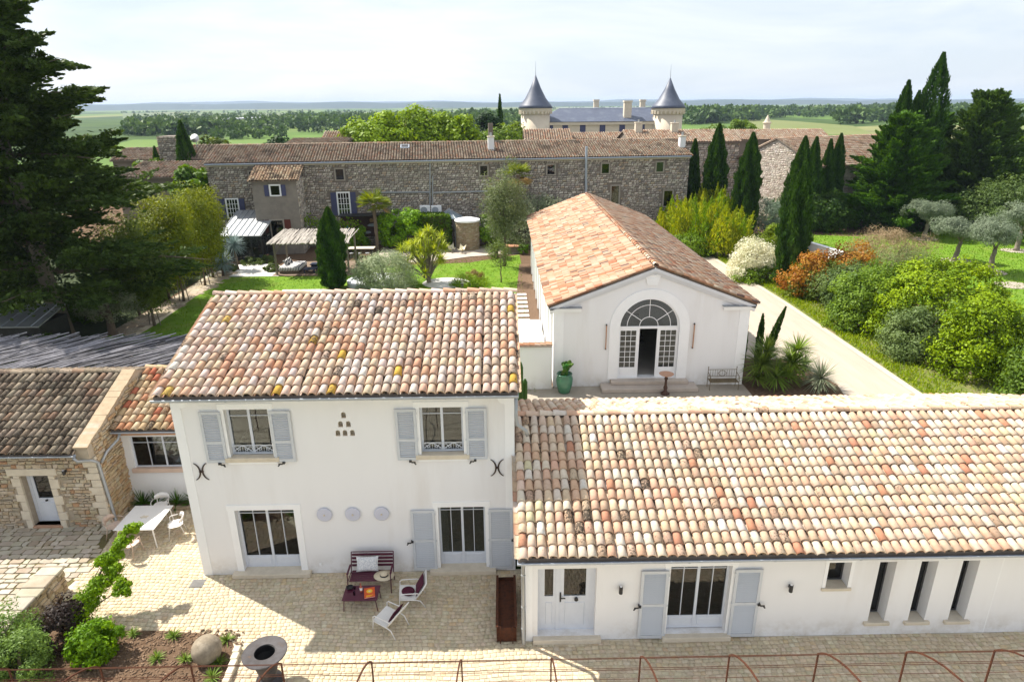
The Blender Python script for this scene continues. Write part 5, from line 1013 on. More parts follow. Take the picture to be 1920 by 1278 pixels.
for k, (px, py, H, lb) in enumerate(((290, 610, 6.6, 'slim staked olive-green tree nearest the reed pergola roof'), (345, 565, 8.0, 'slim yellow-green staked tree halfway along the paved path'), (385, 535, 8.2, 'slim yellow-green staked tree at the far end of the path'), (400, 520, 7.6, 'slim staked tree beside the blue-leaved yucca'), (262, 590, 7.2, 'slim staked tree standing under the cedar branches'), (318, 560, 7.6, 'slim staked tree left of the paved path, second row'))):
    x, y = at(px, py); t = tree('garden_tree', lb, (x, y), H, 1.6, (U(1.35, 1.75), U(1.35, 1.75), H*.43), 170, 85, .2, (.07, .10, .025) if k in (0, 4) else YG1, (.15, .19, .05) if k in (0, 4) else YG2, 200+k, group='slim trees along the path', r0=.09, zmin=-1, cr=.40, asp=.35, lump=.22, hollow=.2)
    for s_ in (-1, 1): MB().tube([(x+s_*.35, y+.1, 0), (x+s_*.18, y, 2.0)], .035, 5).build('stake', m_barkg, t)
x, y = at(212, 628); tree('olive_tree', 'round grey-green olive with dark trunk beside the cedar', (x, y), 3.1, 1.2, (1.9, 1.7, 1.05), 90, 90, .15, (.13, .15, .095), (.26, .28, .19), 210, r0=.28, asp=.3, zmin=-.7)
path = sheet('garden_path', [(-25.3, 56.2), (-23.9, 56.2), (-23.3, 48), (-23.0, 42), (-23.2, 36), (-23.6, 31), (-25.6, 31), (-25.0, 36), (-24.6, 42), (-24.8, 48)], .006, m_joint)
PS = frustum_mesh('path_slab', m_pave_o, .05, .03, 4); A, T = [], []
y = 31.2
while y < 56:
    h = U(.35, .55); x = -25.3+ (.5 if y > 40 else 0)*0; xl = -25.0-.2*math.sin((y-31)*.2); x = xl
    while x < xl+1.5:
        w = U(.4, .7); X, Y, Z = (w-.03, 0, 0), (0, 0, -.035), (0, h-.03, 0); A.append([[X[0], 0, U(-.02, .02), x+w/2], [U(-.02, .02), 0, Z[1], y+h/2], [0, Y[2], 0, .0], [0, 0, 0, 1]]); T.append(pick([(10, (.42, .35, .26), 0), (8, (.48, .41, .32), 0), (5, (.36, .30, .23), 0)])); x += w
    y += h
pieces('path_slab', [PS[0]], (PS[1], PS[2]), np.array(A), np.array(T, np.float32), m_pave_o, m_pave_a, path, 300)
for k, (x, y, r_, z_, lb) in enumerate(((-27.6, 47.5, 2.2, 1.9, 'dark green shrub under the cedar beside the path'), (-28.2, 52.5, 2.4, 2.2, 'dark green shrub behind the slim trees'), (-27.0, 57.5, 2.3, 2.4, 'green shrub left of the conservatory'), (-28.5, 43.2, 1.8, 1.4, 'low dark shrub behind the cedar trunk'), (-30.5, 61.5, 3.0, 3.2, 'tall green shrub in front of the left tile roof'), (-26.6, 35.4, 1.3, .9, 'low shrub at the foot of the cedar'), (-22.0, 35.0, 1.1, .9, 'soft green shrub on the lawn beside the reed pergola'))):
    bush('garden_shrub', lb, 'shrub', (x, y), (r_, r_, z_), 90, 80, .2, (.045, .085, .02), (.13, .20, .045), 220+k, cz=.6, group='shrubs under the cedar')
# metal-roofed shed by the left edge
sh = thing('garden_shed', 'low dark shed with pale standing-seam metal roof under the cedar', 'shed', (-31, 38, 0)); p0, p1 = gz(0, 612, 2.0), gz(72, 612, 2.0)
x0, x1, y0, y1 = -33.5, p1.x, p0.y, p0.y+2.6; MB().box(x0, x1-.1, y0+.1, y1, 0, 1.95).build('wall', m_black, sh)
r_ = MB(); slab(r_, [(x0, y0-.1, 2.0), (x1, y0-.1, 2.0), (x1, y1, 2.55), (x0, y1, 2.55)], .06); r_.build('roof', m_zincpale, sh)
for k in range(9): xx = x0+(x1-x0)*(k+.5)/9; MB().add([(xx-.015, y0-.1, 2.003), (xx+.015, y0-.1, 2.003), (xx+.015, y1, 2.553), (xx-.015, y1, 2.553), (xx, y0-.1, 2.06), (xx, y1, 2.61)], [(0, 1, 4), (2, 3, 5), (0, 4, 5, 3), (1, 2, 5, 4)]).build('roof_seam', m_zinc, sh)
# dark reed pergola behind the outbuilding
rp_ = thing('reed_pergola', 'pergola covered with dark grey slanting reeds behind the outbuilding', 'pergola', (-19, 28, 0)); m_reed = M('dark_reed', (1, 1, 1), (.6, .6, .62), sc=5, rough=.7, tint='obj'); me_r = []
for k in range(3):
    q = MB(); q.tube([(0, -2.9+.6*k*.2, 0), (U(-.05, .05), 0, U(-.02, .03)), (0, 2.9, 0)], .026+.004*k, 5); me = bpy.data.meshes.new('reed'); me.from_pydata(q.v, [], q.f); me.materials.append(m_reed); me.update(); me_r.append(me)
for k in range(250):
    o = bpy.data.objects.new('reed', me_r[k % 3]); link(o, rp_); o.location = Vector((-28+15.5*(k+U(0, 1.6))/250, 28.3+U(-.6, .6), 2.85+U(0, .16)))-WL[rp_]; o.rotation_euler = (U(-.02, .02), 0, rad(-38+U(-15, 15))); kk = U(.06, .40); o.color = (kk, kk*.97, kk*1.04, 1)
for y in (26.7, 28.3, 29.9): MB().box(-29, -10.2, y-.05, y+.05, 2.7, 2.82).build('beam', m_bark, rp_)
for x in (-27, -22.5, -18, -13.5, -10.5):
    for y in (26.7, 29.9): MB().box(x-.06, x+.06, y-.06, y+.06, 0, 2.7).build('post', m_bark, rp_)
# ================================================================ garden behind the house
x, y = at(627, 540); cypress('single dark cypress behind the house roof ridge', x, y, 6.3, .95, 301, 22000, lean=(.1, 0), size=.3, c1=(.022, .05, .014), c2=(.065, .12, .028))
bush('olive_bush', 'wide silvery olive bush behind the house roof ridge', 'shrub', (-9.2, 50.0), (2.5, 1.9, 1.75), 170, 90, .2, (.20, .245, .145), (.38, .42, .28), 302, asp=.28, cz=.6, zmin=-.8)
# cordyline with yellow rosettes
cd_ = thing('cordyline', 'branched cordyline with yellow-green spiky rosettes', 'shrub', (-6.0, 51.8, 0)); f = Foliage(303); q = MB(); random.seed(33)
heads = []
for k in range(38):
    a = U(0, 6.28); rr = 2.1*math.sqrt(U(.02, 1)); z = max(.9, 4.4-.4*rr-U(0, 2.9)*(rr/2.1)**.5); heads.append((-6.2+rr*math.cos(a), 51.8+rr*math.sin(a)*.8, z))
for h in heads:
    f.rosette(h, 60, .72, .065, (.22, .29, .045), (.46, .49, .12), -.7, .5); q.tube([(-6.0, 51.8, .2), (-6.0+(h[0]+6)*.4, 51.8+(h[1]-51.8)*.4, h[2]*.55), h], [.06, .045, .025], 6)
f.build('leaves', cd_, m_leaf); q.tube([(-6.0, 51.8, 0), (-6.02, 51.8, .9)], [.2, .13], 8); q.build('trunk', m_barkg, cd_)
tree('eucalyptus_tree', 'tall slim grey-green tree in the middle of the garden', (.15, 57.2), 8.4, 3, (1.75, 1.6, 3.1), 170, 80, .2, (.09, .12, .05), (.21, .24, .12), 304, r0=.12, asp=.3, zmin=-1, cr=.34, hollow=.15, lump=.25)
tree('young_tree', 'thin young tree with sparse foliage on the lawn', (-.15, 51.6), 3.5, 1.0, (1.2, 1.1, 1.25), 38, 40, .15, (.07, .10, .03), (.14, .18, .06), 305, r0=.05, asp=.35, zmin=-1, cr=.33, hollow=.2)
bush('olive_bush', 'silvery olive foliage behind the barn roof', 'shrub', (3.0, 66.5), (4.6, 3.2, 3.3), 200, 80, .26, (.12, .15, .09), (.26, .29, .19), 306, asp=.3)
def fan_palm(label, x, y, H, seed, Lf=1.35, n=34):
    t = thing('fan_palm', label, 'palm', (x, y, 0)); f = Foliage(seed); r = f.r
    for k in range(n):
        az, el = r.uniform(0, 6.28), r.uniform(-.5, 1.35); s_ = Lf*.45; d = np.array([math.cos(az)*math.cos(el), math.sin(az)*math.cos(el), math.sin(el)]); c = np.array([x, y, H-.1])+d*s_
        dead = el < -.15; c1, c2 = ((.30, .22, .10), (.42, .32, .17)) if dead else ((.10, .145, .025), (.22, .25, .06)); m = 22; a = np.linspace(-1.25, 1.25, m); sd = np.cross(d, [0, 0, 1.]); sd /= np.linalg.norm(sd)+1e-6
        D = d[None]*np.cos(a)[:, None]+sd[None]*np.sin(a)[:, None]+np.array([0, 0, -.22]); L = Lf*.62*r.uniform(.85, 1.1, m); P = c[None]+unit(D)*(L*.5)[:, None]; f.put(*cards(P, D, L, .07, r, mixcol(c1, c2, r.uniform(0, 1, m))))
    f.build('fronds', t, m_leaf); q = MB(); zz = np.linspace(0, H, 14); q.tube([(x+.04*math.sin(z), y, z) for z in zz], [.16+.015*(k % 2) for k in range(14)], 9); q.build('trunk', m_bark, t); return t
fan_palm('fan palm with tall brown trunk beside the painted wall', -12.35, 64.2, 4.6, 307, 1.75); fan_palm('fan palm in front of the stone facade above the eucalyptus', 1.6, 67.2, 6.9, 308, 1.6)
bush('laurel_bush', 'bright green leafy shrub right of the garden palm', 'shrub', (-11.0, 65.2), (1.15, 1.1, 2.3), 70, 90, .22, (.12, .23, .03), (.26, .42, .07), 309, zmin=-.9, cz=.8)
bush('laurel_bush', 'bright green rounded shrub left of the ivy block', 'shrub', (-8.9, 65.0), (1.5, 1.3, 2.2), 80, 90, .22, (.12, .23, .03), (.26, .42, .07), 310, zmin=-.9, cz=.75)
iv = thing('ivy_block', 'ivy covered low block under the air conditioning units', 'hedge', (-6.6, 66.3, 0)); f = Foliage(311); P = f.r.uniform((-8.2, 64.6, 0), (-5.2, 66.6, 3.3), (6000, 3)); ax = f.r.integers(0, 3, 6000); P[ax == 0, 1] = 64.6+f.r.normal(0, .07, (ax == 0).sum()); P[ax == 1, 2] = 3.3+f.r.normal(0, .07, (ax == 1).sum()); P[ax == 2, 0] = np.where(f.r.random((ax == 2).sum()) < .5, -8.2, -5.2)+f.r.normal(0, .07, (ax == 2).sum())
f.put(*cards(P, f.r.normal(size=(6000, 3))+np.array([0, -.3, -.2]), .2, .16, f.r, mixcol((.05, .11, .018), (.13, .20, .035), f.r.uniform(0, 1, 6000)))); f.build('leaves', iv, m_leaf); MB().box(-8.1, -5.3, 64.7, 66.5, 0, 3.2).build('core', m_soil, iv)
for k, (x, y, r_, z_, lb) in enumerate(((-15.6, 64.3, .9, 1.0, 'green potted shrub under the reed roof'), (-7.6, 63.2, .8, .8, 'light green shrub in front of the ivy block'), (-1.2, 66.0, 1.4, 1.7, 'bright green shrub behind the well house'), (-14.2, 65.6, .8, 1.3, 'leafy shrub beside the painted wall'), (5.5, 68.5, 2.4, 1.9, 'green shrub behind the barn roof, against the facade'), (10.5, 69.5, 2.6, 2.0, 'bright shrub behind the barn ridge, left of the bamboo'))):
    bush('garden_shrub', lb, 'shrub', (x, y), (r_, r_, z_), 60, 70, .2, (.10, .19, .03), (.23, .36, .06), 350+k, cz=.7, group='shrubs along the old facade')
# vine on the facade
vn = thing('climbing_vine', 'bright green climbing vine trained along the old facade', 'vine', (-18, 65, 0)); f = Foliage(312); q = MB()
pts = [gy(a, b, 64.9) for a, b in ((505, 408), (530, 405), (545, 395), (527, 372), (545, 410), (580, 415), (620, 425), (655, 418), (668, 425))]
for a, b in ((0, 1), (1, 2), (2, 3), (2, 4), (4, 5), (5, 6), (6, 7), (7, 8)):
    A_, B_ = pts[a], pts[b]; q.tube([A_, A_.lerp(B_, .5)+Vector((0, 0, -.08)), B_], .035, 5); n = int(110*(B_-A_).length); t = f.r.uniform(0, 1, n); P = np.array(A_)[None]*(1-t[:, None])+np.array(B_)[None]*t[:, None]+f.r.normal(0, .26, (n, 3))*np.array([1, .5, 1])
    f.put(*cards(P, f.r.normal(size=(n, 3)), .2, .17, f.r, mixcol((.10, .19, .03), (.24, .34, .06), f.r.uniform(0, 1, n))))
f.build('leaves', vn, m_leaf); q.tube([pts[6], (pts[6].x, pts[6].y, 0)], .05, 6); q.build('stem', m_bark, vn)
# blue yucca on white gravel
sheet('gravel_bed', [(-25.2, 54.5), (-19.0, 54.5), (-18.9, 57.2), (-21, 59.3), (-24.3, 59.0)], .012, m_wgrav)
for k, (px, py, hz, L, lb) in enumerate(((445, 505, 2.2, 1.25, 'blue-leaved yucca with trunk beside the conservatory'), (420, 517, 1.15, 1.2, 'low blue-leaved yucca at the edge of white gravel'))):
    x, y = at(px, py); t = thing('blue_yucca', lb, 'yucca', (x, y, 0), group='blue yuccas'); f = Foliage(320+k); f.rosette((x, y, hz), 330, L, .05, (.15, .20, .19), (.30, .37, .36), -.8, .15); f.build('leaves', t, m_leafd); trunk(t, (x, y, 0), (x, y, hz), .16, .12)
for k, (px, py, r_, lb) in enumerate(((475, 495, .9, 'flat juniper spreading over white gravel, left one'), (500, 492, .8, 'flat juniper beside the pergola post'), (510, 508, .7, 'small flat juniper at the gravel edge'), (430, 508, .6, 'dark low shrub between the blue yuccas'))):
    bush('low_shrub', lb, 'shrub', at(px, py), (r_, r_*.8, .42), 40, 50, .13, (.06, .09, .025), (.13, .17, .06), 330+k, group='low shrubs on white gravel', cz=.5)
x, y = at(424, 520); 
for k, (px, py, rr, lb) in enumerate(((427, 516, .35, 'dark boulder on white gravel near the path'), (495, 480, .3, 'dark boulder near the conservatory step'))):
    x, y = at(px, py); q = MB(); q.lathe([(rr*math.sin(PI*j/8)*(1+.12*math.sin(j*2.1)), rr*.35-rr*.6*math.cos(PI*j/8)) for j in range(1, 8)], (x, y, 0), 9); o = q.build('boulder', m_ball, None); tag(o, lb, 'boulder', 'dark boulders')
# pergola with pale reed roof
pg = thing('garden_pergola', 'timber pergola with pale reed roof shading two daybeds', 'pergola', (-16.2, 56.3, 0)); m_pale = M('pale_reed', (.60, .55, .49), (.46, .42, .37), sc=4, rough=.9, c3=(.22, .19, .16), c3sc=1.5, c3lo=.55, c3hi=.75); me_r = []
for k in range(3):
    q = MB(); q.tube([(0, -1.95, -.27), (U(-.06, .06), -.3, U(-.05, .02)), (0, 1.9, .27)], [.035, .045, .03], 5); me = bpy.data.meshes.new('reed'); me.from_pydata(q.v, [], q.f); me.materials.append(m_pale); me.update(); me_r.append(me)
for k in range(112):
    o = bpy.data.objects.new('reed', me_r[k % 3]); link(o, pg); o.location = Vector((-19.5+6.6*(k+U(0, .8))/112, 56.35+U(-.2, .2), 3.02+U(-.03, .05)))-WL[pg]; o.rotation_euler = (0, 0, rad(U(-9, 5)))
for y, z in ((54.9, 2.72), (58.0, 3.1)): MB().box(-19.5, -12.8, y-.06, y+.06, z-.12, z).build('beam', m_barkg, pg)
for x in (-19.2, -13.1):
    for y, z in ((54.9, 2.6), (58, 3.0)): MB().box(x-.07, x+.07, y-.07, y+.07, 0, z).build('post', m_barkg, pg)
for x, s_ in ((-19.2, 1), (-13.1, -1)): MB().tube([(x, 54.9, 1.9), (x+s_*.65, 54.9, 2.6)], .045, 6).build('brace', m_barkg, pg)
m_strp, snt, sbd = newmat('navy_stripe_cloth'); tcn = node(snt, 'TexCoord'); wv = node(snt, 'TexWave', Scale=2.3, _wave_type='BANDS', _bands_direction='X'); cr = node(snt, 'ValToRGB'); cr.color_ramp.interpolation = 'CONSTANT'; cr.color_ramp.elements[0].color = (.02, .028, .06, 1); cr.color_ramp.elements[1].color = (.68, .67, .66, 1); cr.color_ramp.elements[1].position = .42
snt.links.new(tcn.outputs['Object'], wv.inputs[0]); snt.links.new(wv.outputs[0], cr.inputs[0]); snt.links.new(cr.outputs[0], sbd.inputs['Base Color']); sbd.inputs['Roughness'].default_value = .95
sheet('pergola_deck', [(-19.6, 54.6), (-12.6, 54.6), (-12.6, 60), (-19.6, 60)], .016, M('deck_paving', (.22, .16, .115), (.17, .125, .09), sc=3, rough=.9, bump=.3))
for k, (x, lb) in enumerate(((-18.3, 'navy and white striped daybed beside the left pergola post'), (-14.9, 'navy and white striped daybed partly hidden by the cypress'))):
    t = thing('daybed', lb, 'daybed', (x, 56.4, 0), group='striped daybeds under the pergola'); MB().box(x-.85, x+.85, 55.3, 57.7, .02, .22).build('base', m_bark, t)
    q = MB(); q.bbox(x-.88, x+.88, 55.25, 57.72, .22, .58, .08); q.build('mattress', m_strp, t); 
    for j in range(2): cushion(t, 'bolster', (x-.45+.0*j, 56.2+.8*j, .80), .75, .5, .2, rad(60), rad(80), m_strp)
nt_ = thing('low_table', 'low navy table between the two striped daybeds', 'table', (-16.6, 56.0, 0)); m_navy = M('navy_paint', (.02, .03, .06), (.03, .04, .08), rough=.5)
MB().bbox(-17.15, -16.1, 55.3, 56.3, .30, .36, .02).build('table_top', m_navy, nt_); 
for x in (-17.05, -16.2):
    for y in (55.4, 56.2): MB().box(x-.04, x+.04, y-.04, y+.04, 0, .30).build('leg', m_navy, nt_)
n2 = thing('low_table', 'second low navy table further under the pergola', 'table', (-16.5, 57.4, 0)); MB().bbox(-17.0, -16.0, 56.9, 57.8, .36, .42, .02).build('table_top', m_navy, n2); MB().box(-16.9, -16.1, 57.0, 57.7, 0, .36).build('base', m_navy, n2)
# long table and painted wall
lt = thing('long_table', 'long pale dining table in front of the painted wall', 'table', (-13.6, 62.3, 0)); MB().bbox(-15.4, -12.2, 61.7, 62.7, .72, .80, .02).build('table_top', m_stone, lt)
for x in (-15.1, -12.5): MB().box(x-.06, x+.06, 61.8, 62.6, 0, .72).build('trestle', m_black, lt)
for k in range(4):
    t = thing('stool', ['wire stool at the left end of the long table', 'second wire stool along the long table', 'third wire stool along the long table', 'wire stool at the right end of the long table'][k], 'stool', (-15+.75*k, 61.3, 0), group='stools along the long table'); x = -15+.75*k; MB().lathe([(.19, .44), (.2, .46), (.19, .47)], (x, 61.3, 0), 12).build('seat', m_zincpale, t)
    for a in range(3): MB().tube([(x+.2*math.cos(a*2.1), 61.3+.2*math.sin(a*2.1), 0), (x+.1*math.cos(a*2.1), 61.3+.1*math.sin(a*2.1), .45)], .015, 5).build('leg', m_zincpale, t)
# terrace, round well house, small objects
sheet('terrace_paving', [(-12, 59.0), (-6.5, 59.3), (-3, 61.3), (2, 62.5), (2, 66), (-12, 66)], .02, M('terrace_stone', (.50, .43, .36), (.42, .36, .30), sc=2, rough=.9, bump=.2))
wh = thing('round_stone_tower', 'squat round stone well house with white flat cap', 'well', (-3.45, 65.0, 0)); rr = 1.12; MB().lathe([(rr-.05, 0), (rr-.05, 2.75)], (-3.45, 65, 0), 24).build('core', m_mortar, wh); A, T = [], []
z = 0
while z < 2.7:
    h = U(.11, .2); n = int(2*PI*rr/U(.26, .36)); o0 = U(0, 1)
    for k in range(n):
        a = 2*PI*(k+o0)/n; nrm = Vector((math.cos(a), math.sin(a), 0)); X = Vector((-math.sin(a), math.cos(a), 0))*(2*PI*rr/n-.025); Y = -nrm*.09*U(.7, 1.3); p = Vector((-3.45, 65, z+h/2))+nrm*(rr-.05); A.append([[X.x, Y.x, 0, p.x], [X.y, Y.y, 0, p.y], [0, 0, h-.02, p.z], [0, 0, 0, 1]]); T.append(pick(PAL_LW))
    z += h
pieces('stone', [s_[0] for s_ in STM], (STM[0][1], STM[0][2]), np.array(A), np.array(T, np.float32), m_stone_o, m_stone_a, wh, 200)
MB().lathe([(1.24, 2.75), (1.26, 2.8), (1.24, 2.92), (.7, 3.05), (.02, 3.1)], (-3.45, 65, 0), 28).build('cap', m_trim, wh)
gz_ = thing('metal_gazebo', 'small metal kiosk with ribbed conical roof beside the well house', 'gazebo', (-5.3, 66.3, 0)); q = MB(); n = 12; q.add([(-5.3, 66.3, 3.75)]+[(-5.3+1.35*math.cos(2*PI*k/n), 66.3+1.35*math.sin(2*PI*k/n), 2.95) for k in range(n)], [(0, k+1, (k+1) % n+1) for k in range(n)]); q.build('roof', M('pale_blue_metal', (.20, .25, .28), (.16, .20, .23), rough=.6), gz_)
for k in range(n): MB().tube([(-5.3, 66.3, 3.78), (-5.3+1.37*math.cos(2*PI*k/n), 66.3+1.37*math.sin(2*PI*k/n), 2.97)], .025, 5).build('rib', m_zincpale, gz_)
for a in range(4): MB().tube([(-5.3+.9*math.cos(a*1.57+.7), 66.3+.9*math.sin(a*1.57+.7), 0), (-5.3+.9*math.cos(a*1.57+.7), 66.3+.9*math.sin(a*1.57+.7), 3.2)], .035, 6).build('post', m_zinc, gz_)
def sling(label, x, y, rz):
    t = thing('sling_chair', label, 'chair', (x, y, 0), rz, 'cream sling chairs by the well house'); WL[t] = Vector((0, 0, 0)); m_cr = bpy.data.materials.get('cream_canvas') or M('cream_canvas', (.70, .64, .45), (.64, .58, .40), rough=.9)
    q = MB(); P = [[(-.36, -.42, .52), (-.18, -.35, .36), (0, -.33, .32), (.18, -.35, .36), (.36, -.42, .52)], [(-.3, 0, .36), (-.15, 0, .24), (0, 0, .2), (.15, 0, .24), (.3, 0, .36)], [(-.36, .36, .92), (-.2, .33, .68), (0, .31, .58), (.2, .33, .68), (.36, .36, .92)]]; q.add([v for r in P for v in r], [(r*5+k, r*5+k+1, r*5+5+k+1, r*5+5+k) for r in range(2) for k in range(4)]); q.build('sling', m_cr, t, True)
    for a in (-1, 1): MB().tube([(a*.36, -.42, .52), (-a*.3, .3, 0)], .012, 5).build('frame', m_black, t); MB().tube([(a*.36, .36, .92), (-a*.3, -.35, 0)], .012, 5).build('frame', m_black, t)
sling('cream sling chair left of the well house', -5.0, 63.4, rad(25)); sling('cream sling chair directly before the well house', -3.95, 62.9, rad(-30))
pb = thing('garden_box', 'brown wooden storage bench behind the lawn', 'bench', (.95, 63.0, 0)); MB().bbox(.2, 1.75, 62.5, 63.3, .0, .62, .02).build('body', m_barkg, pb); MB().bbox(.1, 1.85, 62.4, 63.4, .62, .70, .02).build('lid', M('terracotta_lid', (.44, .22, .13), (.38, .19, .11), rough=.8), pb)
bush('box_ball', 'clipped green ball bush right of the storage bench', 'shrub', (2.0, 62.2), (.5, .5, .5), 26, 60, .11, (.06, .13, .02), (.14, .24, .04), 340, cz=.9, group='clipped box balls'); bush('box_ball', 'small clipped ball bush behind the storage bench', 'shrub', (1.6, 65.2), (.5, .5, .5), 26, 60, .11, (.06, .13, .02), (.14, .24, .04), 341, cz=.9, group='clipped box balls')
t = thing('agave', 'dark spiky cycad at the corner of the terrace', 'cycad', (-.6, 60.8, 0)); f = Foliage(342); f.rosette((-.6, 60.8, .7), 90, 1.5, .10, (.06, .09, .025), (.13, .17, .05), -.1, .6); f.build('leaves', t, m_leafd); trunk(t, (-.6, 60.8, 0), (-.6, 60.8, .7), .22, .2)
for k, (x, lb) in enumerate(((-13.0, 'small dark cycad left of the yellow cordyline'), (-11.2, 'small dark cycad nearest the olive bush'))):
    t = thing('cycad', lb, 'cycad', (x, 58.3, 0), group='small cycads'); f = Foliage(345+k); f.rosette((x, 58.3, .5), 60, .95, .07, (.05, .07, .03), (.10, .13, .05), 0, .6); f.build('leaves', t, m_leafd); trunk(t, (x, 58.3, 0), (x, 58.3, .5), .14, .12)
m_tub = M('white_tub', (.72, .74, .76), (.66, .68, .70), rough=.5)
wt = thing('round_pool', 'round white edged basin half hidden by the olive bush', 'pool', (-10.2, 51.2, 0)); MB().lathe([(2.3, 0), (2.3, .35), (2.15, .38), (2.05, .35), (2.05, .25), (.05, .24)], (-10.2, 51.6, 0), 36).build('basin', m_tub, wt)
sheet('white_circle', [(-4.6+1.9*math.cos(2*PI*k/24), 51.6+1.7*math.sin(2*PI*k/24)) for k in range(24)], .014, m_wgrav)
sheet('pale_kerb', [(-17.2, 49.6), (-13.9, 49.6), (-13.9, 50.0), (-17.2, 50.0)], .03, m_trim); sheet('bark_strip', [(.6, 40.5), (2.4, 40.5), (2.4, 58), (1.5, 58)], .006, m_dry)
bush('grass_tuft', 'loose bright green grassy clump on the lawn', 'ornamental grass', (-2.6, 50.8), (1.7, 1.2, .55), 60, 60, .22, (.12, .21, .03), (.24, .33, .06), 347, asp=.15, upb=1.2, cz=.4); bush('grass_tuft', 'pinkish dry grass clump beside the green one', 'ornamental grass', (-2.4, 52.6), (.9, .8, .5), 30, 60, .2, (.18, .14, .06), (.28, .22, .10), 348, asp=.15, upb=1.2, cz=.5)
t = thing('cactus', 'column cactus beside the house roof corner', 'cactus', (.75, 27.5, 0)); q = MB(); 
for cx_, cy_, h in ((.75, 27.5, 2.6), (.95, 27.7, 1.7), (.6, 27.3, 1.4)): q.tube([(cx_, cy_, 0), (cx_, cy_, h*.9), (cx_, cy_, h)], [.11, .11, .04], 10, t=(.06, .11, .035))
q.build('stem', m_leafg, t)
# ================================================================ right side: driveway edge, hedges, cypresses
random.seed(77)
kerb = sheet('driveway_edge', [(20.15, 22.5), (20.55, 22.5), (20.35, 45), (19.65, 60), (19.28, 60), (19.98, 45)], .02, M('pale_kerb_stone', (.52, .455, .37), (.46, .395, .315), sc=3, rough=.9, bump=.2))
m_verge = M('weedy_verge', (.11, .16, .025), (.20, .21, .06), sc=1.5, rough=1, bump=.8, bsc=18, c3=(.26, .20, .12), c3sc=.5, c3lo=.5, c3hi=.7, bdist=.06)
sheet('grass_verge', [(20.5, 22.5), (25, 22.5), (25, 40), (24, 60), (19.6, 60), (20.3, 45)], .008, m_verge)
f = Foliage(400); n = 9000; yy = f.r.uniform(26, 60, n); P = np.c_[20.45-np.clip((yy-45)/15, 0, 1)*.7+f.r.gamma(1.3, .9, n), yy, np.full(n, .05)]; f.put(*cards(P+np.c_[np.zeros((n, 2)), f.r.uniform(.02, .12, n)], np.c_[f.r.normal(0, .5, (n, 2)), np.ones(n)], f.r.uniform(.12, .34, n), .05, f.r, mixcol((.13, .21, .02), (.30, .36, .06), f.r.uniform(0, 1, n))))
o = f.build('verge_grass', None, m_leaf, 'stuff'); tag(o, 'rough grass and weeds along the driveway edge', 'grass')
f = Foliage(401); n = 26000; P = np.c_[f.r.uniform(24, 62, n), f.r.uniform(38, 71, n), np.full(n, .03)]; P = P[(P[:, 0] > 24.5+(P[:, 1]-30)*.13)]; n = len(P); f.put(*cards(P, np.c_[f.r.normal(0, .6, (n, 2)), np.ones(n)], f.r.uniform(.1, .26, n), .06, f.r, mixcol((.085, .17, .015), (.17, .27, .03), f.r.uniform(0, 1, n))))
P = np.c_[f.r.uniform(-24, 1.6, 14000), f.r.uniform(30, 62, 14000), np.full(14000, .03)]; P = P[((P[:, 1] < 54.2) | ((P[:, 0] > -12) & (P[:, 1] < 58+ (P[:, 0]+12)*.22))) & ((P[:, 0] > -22.8) | (P[:, 1] > 54.5)) & ((P[:, 0]+4.6)**2+(P[:, 1]-51.6)**2 > 4)]; n = len(P); f.put(*cards(P, np.c_[f.r.normal(0, .6, (n, 2)), np.ones(n)], f.r.uniform(.08, .22, n), .05, f.r, mixcol((.085, .17, .015), (.17, .27, .03), f.r.uniform(0, 1, n))))
o = f.build('lawn_tufts', None, m_leaf, 'stuff'); tag(o, 'short uneven grass blades on the two lawns', 'grass')
sheet('bare_soil', [(27.2, 44), (29.0, 44.6), (31.5, 42), (35.2, 38), (36.0, 33), (35, 27), (27, 27), (28.5, 34), (29, 40)], .012, M('dry_earth', (.21, .13, .075), (.17, .105, .06), sc=3, rough=1, bump=.7, bsc=14, bdist=.05))
cys = [((74, 1304, 262), .72, 'narrow cypress in front of the corner of the stone terrace'), ((73, 1350, 233), 1.1, 'broad cypress left of the pale gable house'), ((69, 1413, 250), 1.15, 'tall cypress before the left corner of the pale gable house'), ((48.8, 1508, 312), 1.02, 'nearest cypress beside the driveway, in front of a taller one'), ((60, 1511, 256), 1.08, 'tall cypress rising behind the nearest driveway cypress'), ((74, 1532, 258), .85, 'cypress in front of the pale gable house, left of a pair'), ((76, 1559, 262), .68, 'slim cypress, left one of the close pair'), ((76, 1578, 252), .82, 'taller cypress, right one of the close pair')]
for k, ((y, px, pt), r_, lb) in enumerate(cys):
    p = gy(px, pt, y); lean = (0.05, 0); cypress(lb, p.x-lean[0], y, p.z, r_, 410+k, 17000 if y < 80 else 11000, lean, group='cypress trees beside the drive', size=.38 if y < 65 else .5)
